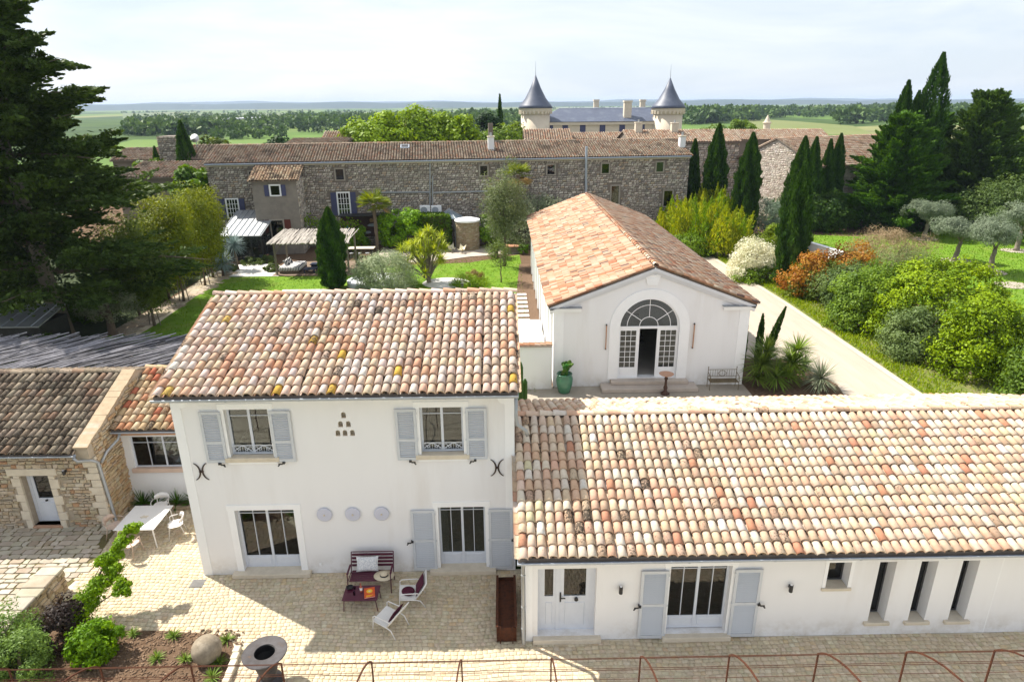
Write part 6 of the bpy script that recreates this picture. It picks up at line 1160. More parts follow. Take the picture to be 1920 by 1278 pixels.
# small young cypresses by the barn corner
for k, (px, pt, y, r_, lean, lb) in enumerate(((1402, 595, 31.5, .12, (.05, 0), 'very thin young cypress against the barn corner'), (1431, 588, 33, .14, (0, 0), 'thin straight young cypress behind the yuccas'), (1474, 575, 33.2, .16, (.75, 0), 'thin leaning young cypress behind the yuccas'))):
    p = gy(px, pt, y); cypress(lb, p.x-lean[0], y, p.z, r_, 430+k, 4200, lean, 'young cypresses at the barn corner', size=.16)
sheet('yucca_bed', [(12.15, 29.0), (16.6, 29.0), (16.9, 30.4), (15.8, 33.9), (13.2, 34.2), (12.15, 33)], .012, m_soil)
for k, (px, py, hz, L, n, c1, c2, lb) in enumerate(((1424, 722, 1.15, 1.25, 230, (.075, .12, .03), (.20, .26, .075), 'tall dark green yucca next to the barn corner'), (1452, 727, .6, 1.05, 150, (.08, .135, .03), (.21, .29, .08), 'low yucca in the middle of the yucca bed'), (1482, 718, 1.1, 1.2, 230, (.09, .145, .03), (.24, .32, .085), 'yucca with yellowish leaves right of the low one'), (1536, 728, .55, 1.15, 260, (.18, .21, .135), (.36, .39, .28), 'grey-green spiky yucca at the right end of the bed'), (1505, 706, .6, .9, 150, (.11, .14, .07), (.20, .23, .13), 'pale small yucca behind the grey-green one'))):
    x, y = at(px, py); t = thing('yucca', lb, 'yucca', (x, y, 0), group='yuccas by the barn corner'); f = Foliage(440+k); f.rosette((x, y, hz), n, L, .06 if k < 3 else .035, c1, c2, -.45, .35)
    if k in (0, 2): f.rosette((x+.1, y-.1, hz+.75), 120, L*.8, .055, c1, c2, -.2, .3); f.rosette((x-.35, y-.3, hz*.5), 110, L*.85, .055, c1, c2, -.2, .35)
    f.build('leaves', t, m_leafd); trunk(t, (x, y, 0), (x, y, hz), .12, .1)
# bamboo and shrubs along the drive
GR1, GR2 = (.07, .12, .02), (.18, .27, .045)
for k, (px, py, rx, rz, lb) in enumerate(((1268, 455, 2.4, 3.0, 'yellow-green bamboo clump right behind the barn ridge'), (1310, 468, 3.0, 3.6, 'tallest yellow-green bamboo clump beside the drive'), (1358, 480, 2.6, 3.2, 'yellow-green bamboo clump next to the white flowering shrub'), (1345, 440, 3.4, 3.4, 'bamboo clump behind the others, before the cypresses'))):
    x, y = at(px, py); t = thing('bamboo_clump', lb, 'bamboo', (x, y, 0), group='bamboo clumps along the drive'); f = Foliage(450+k); q = MB()
    for j in range(70):
        a, rr = U(0, 6.28), rx*math.sqrt(U(0, 1)); h = rz*1.75*U(.45, 1.0)*(1-.25*(rr/rx)**2); b_ = (x+rr*.75*math.cos(a), y+rr*.75*math.sin(a), 0); o_ = U(.1, .5); e_ = (b_[0]+math.cos(a)*o_*h*.35, b_[1]+math.sin(a)*o_*h*.35, h)
        f.plume(b_, e_, U(-.02, .06), int(50+h*52), .34, .60+.07*h, (.14, .22, .025) if j % 3 else (.08, .16, .02), (.46, .46, .09) if j % 3 else (.26, .36, .06), .24, 1.0, t0=.12)
        if j % 3 == 0: q.tube([b_, [(b_[i]+e_[i])/2 for i in range(3)], e_], [.025, .02, .008], 4)
    f.build('foliage', t, m_leaf); q.build('stem', m_barkg, t)
bush('dark_shrub', 'dark green shrub at the foot of the bamboo', 'shrub', at(1300, 478), (2.0, 1.6, 1.3), 80, 80, .18, GR1, GR2, 455)
bush('green_shrub', 'yellow-green shrub behind the white flowering shrub', 'shrub', at(1448, 478), (1.8, 1.6, 1.8), 80, 80, .18, (.09, .14, .02), (.20, .26, .04), 456)
bush('silver_shrub', 'grey-blue rounded shrub between two cypresses', 'shrub', at(1440, 440), (2.2, 2.0, 2.4), 90, 80, .24, (.12, .16, .12), (.22, .27, .20), 457, asp=.3)
bush('flowering_shrub', 'white flowering arching shrub beside the driveway', 'shrub', at(1412, 520), (2.3, 1.8, 1.7), 140, 80, .17, (.45, .46, .30), (.80, .77, .64), 458, asp=.45, cz=.65, lump=.2); bush('flowering_shrub', 'low green skirt of the white flowering shrub', 'shrub', at(1425, 526), (2.1, 1.5, .9), 70, 80, .16, GR1, GR2, 459, cz=.5)
for k, (px, py, rx, rz, lb) in enumerate(((1520, 555, 1.9, 1.9, 'coppery red photinia shrub beside the nearest cypress'), (1592, 552, 2.0, 2.0, 'second coppery photinia shrub, further from the cypress'))):
    t = bush('photinia_shrub', lb, 'shrub', at(px, py), (rx, rx*.85, rz), 110, 85, .17, (.30, .12, .05), (.42, .28, .09), 460+k, group='photinia shrubs', cz=.8); f = Foliage(470+k); x, y = at(px, py); f.blob((x, y-.2, rz*.55), (rx*.98, rx*.8, rz*.85), 90, 85, .17, (.06, .10, .02), (.16, .20, .04), zmin=-.9); f.V = [np.maximum(v, [-1e9, -1e9, .01]) for v in f.V]; f.build('green_leaves', t, m_leaf)
PT1, PT2 = (.075, .14, .014), (.27, .36, .03)
bush('pittosporum', 'large dome of glossy yellow-green pittosporum', 'shrub', (25.8, 37.2), (3.4, 3.4, 3.2), 330, 95, .18, PT1, PT2, 480, m_leafg, cz=.45, cr=.155, hollow=.86, lump=.16, zmin=-.4, asp=.55, upb=.3)
bush('dark_shrub', 'dark green shrub bulging over the verge left of the big dome', 'shrub', (22.6, 39.2), (2.3, 2.2, 2.3), 190, 85, .16, (.07, .125, .026), (.21, .30, .065), 481, cz=.6, cr=.24, lump=.24); bush('dark_shrub', 'grey-green shrub between photinia and the big dome', 'shrub', (24.0, 43.0), (2.4, 2.2, 2.2), 160, 80, .17, (.06, .10, .035), (.15, .20, .075), 482, cz=.6, cr=.24, lump=.24)
bush('dark_shrub', 'pale variegated shrub below the big dome near the verge', 'shrub', (23.0, 34.2), (1.7, 1.6, 1.7), 130, 80, .15, (.09, .13, .05), (.20, .26, .11), 483, cz=.6); bush('green_shrub', 'tall bright green shrub at the near end of the hedge', 'shrub', (24.6, 31.4), (2.1, 2.0, 2.5), 210, 85, .15, (.075, .135, .015), (.25, .34, .035), 484, m_leafg, cz=.6, cr=.23); bush('dark_shrub', 'loose dark shrub at the right end of the hedge', 'shrub', (27.1, 31.6), (1.8, 1.9, 2.0), 150, 80, .16, (.05, .09, .02), (.14, .20, .05), 485, cz=.55); bush('dark_shrub', 'shrub cut off by the right picture edge behind the wing roof', 'shrub', (25.0, 27.0), (2.2, 2.0, 2.0), 150, 80, .15, (.05, .09, .02), (.15, .22, .05), 486, cz=.6); bush('green_shrub', 'shrub behind the wing roof at the far right', 'shrub', (27.8, 27.2), (1.6, 1.6, 1.6), 110, 80, .16, (.05, .09, .02), (.16, .23, .05), 492, cz=.6)
bush('tamarisk', 'feathery pinkish-beige tamarisk behind the photinia', 'shrub', at(1665, 505), (3.0, 2.2, 2.2), 130, 90, .22, (.24, .20, .12), (.38, .29, .20), 487, asp=.16, cz=.65, lump=.25, upb=.5); bush('tamarisk', 'grey-green tamarisk base in front of the pinkish plume', 'shrub', at(1690, 520), (2.6, 2.0, 1.6), 100, 90, .2, (.13, .17, .07), (.24, .28, .13), 488, asp=.16, cz=.55)
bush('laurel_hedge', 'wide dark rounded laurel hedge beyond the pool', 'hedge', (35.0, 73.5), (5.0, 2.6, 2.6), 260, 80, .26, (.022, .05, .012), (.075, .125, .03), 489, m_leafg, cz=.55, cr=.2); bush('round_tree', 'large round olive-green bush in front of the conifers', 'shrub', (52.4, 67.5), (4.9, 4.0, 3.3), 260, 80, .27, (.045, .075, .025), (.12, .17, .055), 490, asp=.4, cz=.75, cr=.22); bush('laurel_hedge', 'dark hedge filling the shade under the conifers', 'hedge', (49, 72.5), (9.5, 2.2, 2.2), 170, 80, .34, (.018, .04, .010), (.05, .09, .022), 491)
pool = thing('pool_wall', 'white rendered pool edge wall behind the photinia', 'wall', (31, 63, 0)); q = MB(); a, b = gz(1510, 453, 1.25), gz(1580, 474, 1.25); d = (b-a).normalized(); nn = Vector((-d.y, d.x, 0))*.35
q.add([(p.x+n_.x, p.y+n_.y, z) for z in (0, 1.25) for p, n_ in ((a, nn*0), (b, nn*0), (b, nn), (a, nn))], [(0, 1, 5, 4), (1, 2, 6, 5), (2, 3, 7, 6), (3, 0, 4, 7), (4, 5, 6, 7)]); q.build('wall', m_stucco, pool); q = MB(); nn2 = nn*1.15
q.add([(p.x+n_.x, p.y+n_.y, z) for z in (1.25, 1.31) for p, n_ in ((a, nn*-.15), (b, nn*-.15), (b, nn2), (a, nn2))], [(0, 1, 5, 4), (1, 2, 6, 5), (2, 3, 7, 6), (3, 0, 4, 7), (4, 5, 6, 7)]); q.build('coping', m_trim, pool)
# olive trees in the orchard
ol = None
for k, (px, py, s_, lb) in enumerate(((1733, 448, 1.0, 'olive tree with pale ring of stones, furthest back'), (1790, 488, 1.0, 'olive tree in the middle of the orchard lawn'), (1855, 510, 1.15, 'olive tree nearest the big dome shrub'), (1905, 470, 1.1, 'olive tree cut off by the right picture edge'))):
    x, y = at(px, py); t = thing('olive_tree', lb, 'olive tree', (x, y, 0), group='orchard olive trees'); f = Foliage(500+k); H = 3.6*s_
    for j in range(4): f.blob((x+U(-1.0, 1.0)*s_, y+U(-.8, .8)*s_, H-.7+U(-.35, .3)), (1.25*s_, 1.2*s_, .8*s_), 45, 70, .2, (.12, .15, .10), (.25, .29, .21), asp=.26, zmin=-.6, upb=.5, cr=.4)
    f.build('crown', t, m_leaf); trunk(t, (x, y, 0), (x+U(-.2, .2), y, 1.7*s_), .24, .15, [(1, (x+.9, y, H-.8), .09), (1, (x-.9, y+.3, H-.8), .09), (.9, (x, y-.7, H-.6), .08)], m_barkg, wob=.12)
    rg = sheet('mulch_ring', [(x+1.3*math.cos(a*.3)*U(.9, 1.1), y+1.1*math.sin(a*.3)*U(.9, 1.1)) for a in range(21)], .02, m_grav)
sheet('mulch_ring', [(at(1900, 535)[0]+1.4*math.cos(a*.3)*U(.9, 1.1), at(1900, 535)[1]+1.1*math.sin(a*.3)*U(.9, 1.1)) for a in range(21)], .02, m_grav)
# big conifers at the right
def plume_conifer(label, x, y, H, R_, seed, nb=150, per=520, c1=(.028, .065, .014), c2=(.095, .18, .034), lean=(0, 0)):
    t = thing('conifer', label, 'conifer', (x, y, 0), group='broad conifers at the right'); f = Foliage(seed); r = f.r
    for i in range(nb):
        h = .02+.9*((i+.5)/nb); az = i*2.39996+r.uniform(-.4, .4); L = R_*(1-h)**.75*r.uniform(.55, 1.3)+.9; el = .55+.35*h+r.uniform(-.2, .2); bx, by = x+lean[0]*h, y+lean[1]*h
        f.plume((bx, by, h*H), (bx+math.cos(az)*L*math.cos(el), by+math.sin(az)*L*math.cos(el), h*H+L*math.sin(el)*.8), .12, int(per*(.5+.6*L/R_)), .5, 1.05, c1, c2, .36, .6, t0=.25)
    f.build('crown', t, m_leafd); trunk(t, (x, y, 0), (x+lean[0], y+lean[1], H*.95), .4, .05, wob=.02); return t
p = gy(1688, 300, 73); plume_conifer('broad dark conifer left of the leaning cypresses', p.x, 73, 12.4, 6.3, 510, nb=190); p = gy(1835, 300, 76); plume_conifer('tall feathery conifer at the right side', p.x, 76, 14.6, 8.0, 511, nb=230, c1=(.034, .065, .018), c2=(.115, .18, .05)); p = gy(1900, 300, 82); plume_conifer('bright green tree behind the conifers at the right edge', p.x, 82, 9.5, 5.0, 512, 120, c1=(.06, .11, .02), c2=(.14, .22, .04)); p = gy(1745, 300, 80); plume_conifer('brighter conifer filling the gap behind the leaning cypresses', p.x, 80, 12.5, 5.0, 513, 110, c1=(.04, .09, .018), c2=(.10, .18, .035))
for k, (px, pt, r_, ln, lb) in enumerate(((1770, 100, 1.7, .5, 'tallest dark cypress leaning to the right above the conifers'), (1705, 152, 1.25, .35, 'pointed dark cypress left of the tallest leaning one'), (1724, 172, 1.1, .2, 'shorter dark cypress squeezed between the two leaning ones'))):
    p = gy(px, pt, 76); cypress(lb, p.x-ln, 76, p.z, r_, 520+k, 13000, (ln, 0), 'leaning cypresses at the right', size=.6)
# front bed plants
random.seed(9)
bush('green_shrub', 'round bright green shrub in the front planting bed', 'shrub', (-10.75, 13.55), (.62, .58, .55), 110, 80, .09, (.07, .15, .018), (.19, .31, .045), 530, cz=.8, zmin=-.9, hollow=.2, stems=2)
bush('dark_smoke_bush', 'dark purple-black leafed shrub between green ones', 'shrub', (-11.9, 14.2), (.62, .75, .6), 60, 70, .09, (.018, .013, .012), (.05, .035, .028), 531, cz=.85, zmin=-.9)
for k, (x, y, r_, z_, lb) in enumerate(((-13.0, 13.5, .85, .8, 'grey-green shrub at the left picture edge beside the low wall'), (-12.2, 12.75, .8, .8, 'light green shrub at the bottom left corner'), (-13.0, 12.4, .95, .95, 'grey-green shrub in the bottom left corner of the picture'), (-12.4, 13.5, .55, .55, 'light green shrub in front of the dark one'))):
    bush('garden_shrub', lb, 'shrub', (x, y), (r_, r_, z_), 85, 75, .085, (.085, .135, .045), (.20, .29, .09), 532+k, group='shrubs in the front bed', cz=.8, zmin=-.9, asp=.4)
t = thing('arching_shrub', 'tall arching bright green shrub reaching over the courtyard', 'shrub', (-12.0, 14.6, 0)); f = Foliage(540); q = MB()
for a, (b, rr) in enumerate((((-11.6, 14.9, .75), .38), ((-11.35, 15.15, 1.05), .36), ((-11.0, 15.35, 1.3), .30), ((-11.15, 15.6, 1.6), .28), ((-10.95, 15.85, 1.9), .26), ((-10.75, 16.1, 2.15), .2), ((-11.7, 14.6, .5), .4), ((-10.55, 14.9, 1.1), .26), ((-11.35, 15.5, 1.5), .22))):
    f.blob(b, (rr, rr, rr*.8), 22, 70, .085, (.09, .17, .02), (.24, .36, .055), zmin=-1, asp=.45, cr=.5, hollow=.2); q.tube([(-12.0, 14.6, 0), ((b[0]-12.0)/2, (b[1]+14.6)/2, b[2]*.6), b], [.03, .02, .006], 5)
f.build('foliage', t, m_leaf); q.build('stem', m_bark, t)
for k, (px, py, r_, lb) in enumerate(((250, 1190, .16, 'small green perennial at the upper edge of the bed'), (326, 1195, .18, 'small pale green perennial beside the stone ball'), (426, 1202, .17, 'small dark perennial right of the stone ball'), (296, 1236, .17, 'small green perennial in the middle of the bed'), (410, 1245, .2, 'small lavender tuft below the stone ball'), (348, 1238, .17, 'small grey tuft left of the stone ball'), (398, 1272, .2, 'small green tuft at the bottom picture edge'))):
    x, y = at(px, py); t = thing('perennial', lb, 'plant', (x, y, 0), group='small perennials in the bed'); f = Foliage(550+k); f.rosette((x, y, .03), 60, r_*1.5, .025, (.10, .16, .04), (.24, .32, .10), .1, .5); f.build('leaves', t, m_leaf)
for k in range(7):
    x = -13.1+k*.62+U(-.1, .1); t = thing('agapanthus', ['strap-leaved agapanthus nearest the stone side wall', 'second agapanthus from the stone side wall', 'third agapanthus from the stone side wall', 'fourth agapanthus from the stone side wall', 'fifth agapanthus from the stone side wall', 'sixth agapanthus from the stone side wall', 'agapanthus against the house corner'][k], 'agapanthus', (x, 20.5, .05), group='agapanthus under the link window'); f = Foliage(560+k); f.rosette((x, 20.5, .06), 46, .62, .035, (.03, .07, .015), (.085, .16, .035), .15, .9); f.build('leaves', t, m_leafg)
# ================================================================ old stone terrace building behind the garden
random.seed(55)
m_oldwall = M('old_wall_mortar', (.22, .185, .15), (.16, .135, .11), sc=.8, rough=.95, bump=.4, bsc=12, c3=(.15, .13, .115), c3sc=.25, c3lo=.5, c3hi=.7)
PAL_D = [(26, (0.475, 0.431, 0.38), 0.18), (22, (0.59, 0.539, 0.476), 0.12), (16, (0.378, 0.347, 0.315), 0.24), (12, (0.725, 0.674, 0.604), 0.06), (7, (0.524, 0.423, 0.321), 0.18), (8, (0.281, 0.262, 0.243), 0.24)]
m_shade = M('blue_shutter_paint', (.07, .075, .15), (.055, .06, .125), rough=.6)
m_pane = glassmat('old_window_glass', (.5, .52, .52), 1.7)
def placed(name, label, cat, o, d2):
    """building with local axes: x along d2 (unit), y inward"""
    t = thing(name, label, cat, o, math.atan2(d2[1], d2[0])); WL[t] = Vector((0, 0, 0)); t['o'] = 0; del t['o']; return t
OB = Vector((-28.6, 66.0, 0)); DX = Vector((48.3, 5.0, 0)).normalized(); NY = Vector((-DX.y, DX.x, 0))
def wp(px, py, depth=0.):
    d = ray(px, py); c = Vector((0, 0, CAMZ)); o = OB+NY*depth; s_ = (o-c).dot(NY)/d.dot(NY); p = c+d*s_; return ((p-OB).dot(DX), p.z)
old = placed('stone_row_house', 'long old stone house with brown tile roof behind the garden', 'house', OB, DX); LW_, LH = 48.6, 8.35
def lbox(parent, name, mat, x0, x1, y0, y1, z0, z1): return MB().box(x0, x1, y0, y1, z0, z1).build(name, mat, parent)
m_ofr = M('old_window_stone', (.36, .32, .27), (.29, .26, .22), rough=.9)
def small_window(parent, px, py, w, h, y=0, frame=True, shut=None, bars=False, arch=False, wpf=None, fmat=None):
    x, z = (wpf or wp)(px, py, y); x0, x1, z0, z1 = x-w/2, x+w/2, z-h/2, z+h/2; q = MB()
    fm = fmat or m_ofr
    if frame: q.box(x0-.14, x0, y-.07, y+.05, z0-.12, z1+.14).box(x1, x1+.14, y-.07, y+.05, z0-.12, z1+.14).box(x0, x1, y-.068, y+.05, z1, z1+.14).box(x0, x1, y-.09, y+.05, z0-.12, z0)
    else: q.box(x0-.05, x0, y-.05, y+.05, z0, z1).box(x1, x1+.05, y-.05, y+.05, z0, z1)
    wn = q.build('window', fm, parent); lbox(wn, 'painted_recess', m_black, x0, x1, y-.01, y+.0, z0, z1); g = MB().box(x0, x1, y-.03, y-.022, z0, z1).build('pane', m_pane, wn)  # flat black plate on the wall; the dark of the opening is its colour
    if bars:
        c = MB()
        for k in range(1, 4): c.box(x0+(x1-x0)*k/4-.025, x0+(x1-x0)*k/4+.025, y-.06, y-.035, z0, z1)
        for k in range(1, 4): c.box(x0, x1, y-.058, y-.037, z0+(z1-z0)*k/4-.02, z0+(z1-z0)*k/4+.02)
        c.build('glazing_bars', m_trim, wn)
    if shut:
        for s_ in (-1, 1):
            a = x0-.16-w*.52 if s_ < 0 else x1+.16; lbox(parent, 'shutter', shut, a, a+w*.52, y-.1, y-.05, z0-.08, z1+.08)
    return wn
wmb = MB(); wmb.box(0, LW_, 0, 9.0, 0, LH); wmb.prism([(0, LH), (9, LH), (4.5, LH+1.25)], lambda a, b: (.02, a, b), lambda a, b: (LW_-.02, a, b)); wmb.build('wall', m_oldwall, old)
HOLES = []
wins = [(637, 327, .75, 1.0), (907, 320, .72, .95), (1033, 318, .75, .95), (1135, 316, .75, .95), (1237, 313, .72, .95)]
for px, py, w, h in wins: small_window(old, px, py, w, h); x, z = wp(px, py); HOLES.append((x-w/2-.15, x+w/2+.15, z-h/2-.15, z+h/2+.16))
x, z = wp(472, 327); small_window(old, 472, 327, .45, .5); HOLES.append((x-.4, x+.4, z-.45, z+.45))
for px, py, w, h in ((437, 391, 1.0, 1.75), (645, 382, 1.05, 2.1)): small_window(old, px, py, w, h, 0, True, m_shade, True, fmat=m_trim); x, z = wp(px, py); HOLES.append((x-w*1.15, x+w*1.15, z-h/2-.15, z+h/2+.2))
for px, py, w, h in ((1153, 366, .8, 1.9), (1252, 372, .9, 1.6)): small_window(old, px, py, w, h); x, z = wp(px, py); HOLES.append((x-w*.7, x+w*.7, z-h/2-.1, z+h/2+.15))
def farstones(parent, org, dx, nrm, w, h, holes, pal, hr=(.12, .25), wr=(.16, .52), zfun=None, depth=.07):
    stones(parent, org, dx, nrm, w, h, holes, hr, wr, pal, 0, depth, 'stone', .04, zfun)
farstones(old, (0, 0, 0), (1, 0, 0), (0, -1, 0), LW_, LH-.1, HOLES, PAL_D)
rd = MB(); slab(rd, [(-.1, -.35, LH), (LW_+.1, -.35, LH), (LW_+.1, 4.5, LH+1.4), (-.1, 4.5, LH+1.4)], .12); slab(rd, [(LW_+.1, 9.3, LH), (-.1, 9.3, LH), (-.1, 4.501, LH+1.4), (LW_+.1, 4.501, LH+1.4)], .12); oroof = rd.build('roof', m_deck, old)
es = Vector((0, 4.85, 1.4)); canal_roof(oroof, (-.1, -.35, LH), (1, 0, 0), es, LW_+.2, es.length, .27, .40, PAL_F, n=5, limit=0); ridge_tiles(oroof, (-.1, 4.5, LH+1.45), (LW_+.1, 4.5, LH+1.45), rl=.45, r=.15, pal=PAL_F, limit=0)
lbox(old, 'eave_course', m_stone, 0, LW_, -.22, -.001, LH-.28, LH-.13)
gq = MB(); gq.tube([(0, -.42, LH-.06), (LW_, -.42, LH-.06)], .08, 8); gq.build('gutter', m_zinc, old)
# chimneys, skylight, pipes
def chimney(parent, x, y, z0, z1, w=.55, mat=None):
    c = MB().box(x-w/2, x+w/2, y-w/2, y+w/2, z0, z1).build('chimney', mat or m_stucco, parent); MB().box(x-w/2-.06, x+w/2+.06, y-w/2-.06, y+w/2+.06, z1, z1+.1).build('chimney_cap', m_stone, c); MB().lathe([(.12, 0), (.1, .35)], (x, y, z1+.1), 10).build('chimney_pot', m_zincpale, c)
x, _ = wp(921, 285, 2); chimney(old, x, 2.2, LH+.5, LH+2.0, .62); x, _ = wp(920, 250, 4.8); MB().box(x-.24, x+.24, 4.6, 5.1, LH+1.2, LH+3.3).build('brick_stack', m_oldwall, old); x, _ = wp(1278, 275, 2); chimney(old, x, 2.0, LH+.5, LH+1.8, .6)
x, _ = wp(759, 273, 3); sl2 = 1.4/4.85; q = MB(); a_, b_ = 2.6, 3.5; q.add([(x+sx, yy, LH+(yy+.35)*sl2+.16+d) for d in (0, .08) for sx, yy in ((-.45, a_), (.45, a_), (.45, b_), (-.45, b_))], [(4, 5, 6, 7), (0, 1, 5, 4), (1, 2, 6, 5), (3, 7, 6, 2), (0, 4, 7, 3)]); sk_l = q.build('skylight', m_zinc, old); q = MB(); q.add([(x+sx, yy, LH+(yy+.35)*sl2+.25) for sx, yy in ((-.36, a_+.1), (.36, a_+.1), (.36, b_-.1), (-.36, b_-.1))], [(0, 1, 2, 3)]); q.build('pane', m_black, sk_l)
for (pa, pb) in (((675, 361), (806, 360)), ((810, 361), (930, 358))):
    A_, B_ = wp(*pa), wp(*pb); MB().tube([(A_[0], -.12, A_[1]), (B_[0], -.12, B_[1])], .075, 8).build('pipe', m_zincpale, old)
for px, v0, v1, r_ in ((806, 298, 384, .07), (811, 330, 384, .06), (1098, 262, 365, .13), (945, 292, 340, .05)):
    A_, B_ = wp(px, v0), wp(px, v1); MB().tube([(A_[0], -.16 if v0 > 280 else -.5, min(A_[1], LH+1.1)), (A_[0], -.16 if v0 > 280 else -.5, LH-.3 if v0 < 280 else A_[1]-.3), (B_[0], -.16, B_[1])], r_, 8).build('pipe', m_zinc if px > 1000 else m_zincpale, old)
for k, px in enumerate((797, 818)):
    x, z = wp(px, 391); p = OB+DX*x+NY*(-.7); t = placed('air_conditioner', ['left one of two white air conditioning units on the ivy block', 'right one of two white air conditioning units on the ivy block'][k], 'air conditioner', (p.x, p.y, z-.42), DX); t['group'] = 'air conditioning units'
    MB().bbox(-.52, .52, -.3, .3, 0, .82, .03).build('casing', m_trim, t); q = MB(); q.add([(-.12+.33*math.cos(2*PI*j/20), -.304, .41+.33*math.sin(2*PI*j/20)) for j in range(20)], [tuple(range(19, -1, -1))]); q.build('fan_opening', m_zinc, t)
    for rr in (.1, .2, .3): MB().tube([(-.12+rr*math.cos(2*PI*j/16), -.315, .41+rr*math.sin(2*PI*j/16)) for j in range(17)], .012, 4).build('fan_grille', m_zincpale, t)
x0_, z0_ = wp(787, 402); x1_, _ = wp(828, 402); lbox(old, 'unit_shelf', m_stucco, x0_, x1_, -1.25, -.1, z0_-.1, z0_+.02)
# painted wall panel
a_, b_ = wp(640, 425), wp(722, 425); mu_ = lbox(old, 'painted_wall', M('mural_ground', (.10, .06, .045), (.07, .045, .04), rough=.9), a_[0], b_[0], -.16, -.10, .9, 3.1)
for k, (fx, fz, w_, h_, c_) in enumerate(((.14, 1.6, .7, 1.1, (.12, .32, .50)), (.16, 2.3, .8, .4, (.45, .26, .12)), (.42, 1.3, .4, .7, (.48, .26, .08)), (.30, 1.25, .9, .35, (.45, .50, .52)), (.72, 2.05, 1.1, .35, (.38, .44, .48)), (.90, 1.9, .5, 1.2, (.14, .36, .44)), (.70, 2.5, .4, .5, (.45, .30, .15)), (.6, 1.3, .7, .3, (.4, .45, .48)))):
    cx_ = a_[0]+(b_[0]-a_[0])*fx; q = MB(); q.prism([(cx_+w_/2*math.cos(2*PI*j/11)*U(.7, 1.1), fz+h_/2*math.sin(2*PI*j/11)*U(.7, 1.1)) for j in range(11)], lambda a, b: (a, -.172, b), lambda a, b: (a, -.165, b)); q.build('painted_shape', M('mural_%d' % k, c_, tuple(v*.7 for v in c_), sc=3, rough=.9), mu_)
cv = MB(); cv.box(a_[0], b_[0], -1.6, -.1, 3.15, 3.25); cv.build('lean_to_roof', m_black, old)
# projecting block
XB0, XB1, BD = wp(479, 400, -3.4)[0], wp(562, 400, -3.4)[0], -3.4
def wpb(px, py, y=0): return wp(px, py, BD)
bl = MB(); bl.box(XB0, XB1, BD, -.001, 0, 6.95); bl.prism([(BD, 6.95), (-.001, 6.95), (-.001, 8.0)], lambda a, b: (XB0+.02, a, b), lambda a, b: (XB1-.02, a, b)); m_greywall = M('grey_rough_render', (.27, .24, .205), (.21, .185, .16), sc=1.2, rough=.95, bump=.4, bsc=14, c3=(.16, .14, .125), c3sc=.5, c3lo=.5, c3hi=.72); blo = bl.build('projecting_block', m_greywall, old)
farstones(old, (XB1, BD, 0), (0, 1, 0), (1, 0, 0), 3.4, 7.0, [], PAL_D)
small_window(old, 516, 357, .8, .85, BD, True, m_shade, wpf=lambda a, b, c: wpb(a, b), fmat=m_trim); small_window(old, 521, 431, 1.1, 1.8, BD, True, M('red_brown_shutter', (.13, .035, .025), (.10, .03, .02), rough=.7), wpf=lambda a, b, c: wpb(a, b))
rd = MB(); slab(rd, [(XB0-.2, BD-.3, 6.98), (XB1+.2, BD-.3, 6.98), (XB1+.2, -.05, 8.15), (XB0-.2, -.05, 8.15)], .1); r3 = rd.build('block_roof', m_deck, old); es = Vector((0, 3.65, 1.17)); canal_roof(r3, (XB0-.2, BD-.3, 6.98), (1, 0, 0), es, XB1-XB0+.4, es.length-.1, .26, .40, [(20, (.50, .36, .24), .5), (15, (.45, .31, .20), .6), (10, (.54, .43, .30), .4), (6, (.38, .25, .16), .8)], n=6, limit=300)
# conservatory
cs = thing('conservatory', 'black framed glass conservatory with pale zinc standing-seam roof', 'conservatory', (-24, 60.5, 0)); x0, x1, y0, y1, zf, zb = -25.9, -22.1, 60.1, 65.6, 2.45, 3.95
rd = MB(); slab(rd, [(x0-.1, y0-.15, zf), (x1+.1, y0-.15, zf), (x1+.1, y1, zb), (x0-.1, y1, zb)], .08); rd.build('roof', m_zincpale, cs)
for k in range(8): xx = x0+(x1-x0)*k/7; MB().add([(xx-.02, y0-.15, zf+.003), (xx+.02, y0-.15, zf+.003), (xx+.02, y1, zb+.003), (xx-.02, y1, zb+.003), (xx, y0-.15, zf+.07), (xx, y1, zb+.07)], [(0, 1, 4), (2, 3, 5), (0, 4, 5, 3), (1, 2, 5, 4)]).build('roof_seam', m_zinc, cs)
for k in range(5): xx = x0+(x1-x0)*k/4; MB().box(xx-.05, xx+.05, y0, y0+.1, 0, zf-.09).build('mullion', m_black, cs)
for k in range(1, 5): yy = y0+(y1-y0)*k/4; MB().box(x1-.1, x1, yy-.05, yy+.05, 0, zf-.09+(yy-y0)*.27).build('mullion', m_black, cs)
for k in range(4): xx = x0+(x1-x0)*k/4; MB().box(xx+.06, xx+(x1-x0)/4-.06, y0+.04, y0+.05, .4, zf-.2).build('pane', m_glass, cs)
for k in range(4): yy = y0+(y1-y0)*k/4+.06; MB().box(x1-.06, x1-.05, yy, yy+(y1-y0)/4-.12, .4, zf-.2).build('pane', m_glass, cs)
MB().box(x0, x1, y0+.02, y0+.08, 0, .39).box(x1-.08, x1-.02, y0+.1, y1, 0, .39).box(x0+.06, x1-.12, y0+.02, y0+.08, zf-.19, zf-.09).build('rail', m_black, cs); MB().box(x0+.1, x1-.1, y0+.2, y1, 0, .05).build('floor', m_floor, cs)
for k, (px, py, lb) in enumerate(((492, 487, 'small white bucket beside the conservatory door'), (500, 486, 'terracotta flower pot beside the conservatory door'))):
    x, y = at(px, py); t = thing('flower_pot', lb, 'pot', (x, y, 0)); MB().lathe([(.16, 0), (.22, .4), (.24, .4), (.24, .46), (.2, .46), (.17, .36), (.02, .34)], (x, y, 0), 14).build('pot', m_trim if k == 0 else bpy.data.materials['terracotta_lid'], t)
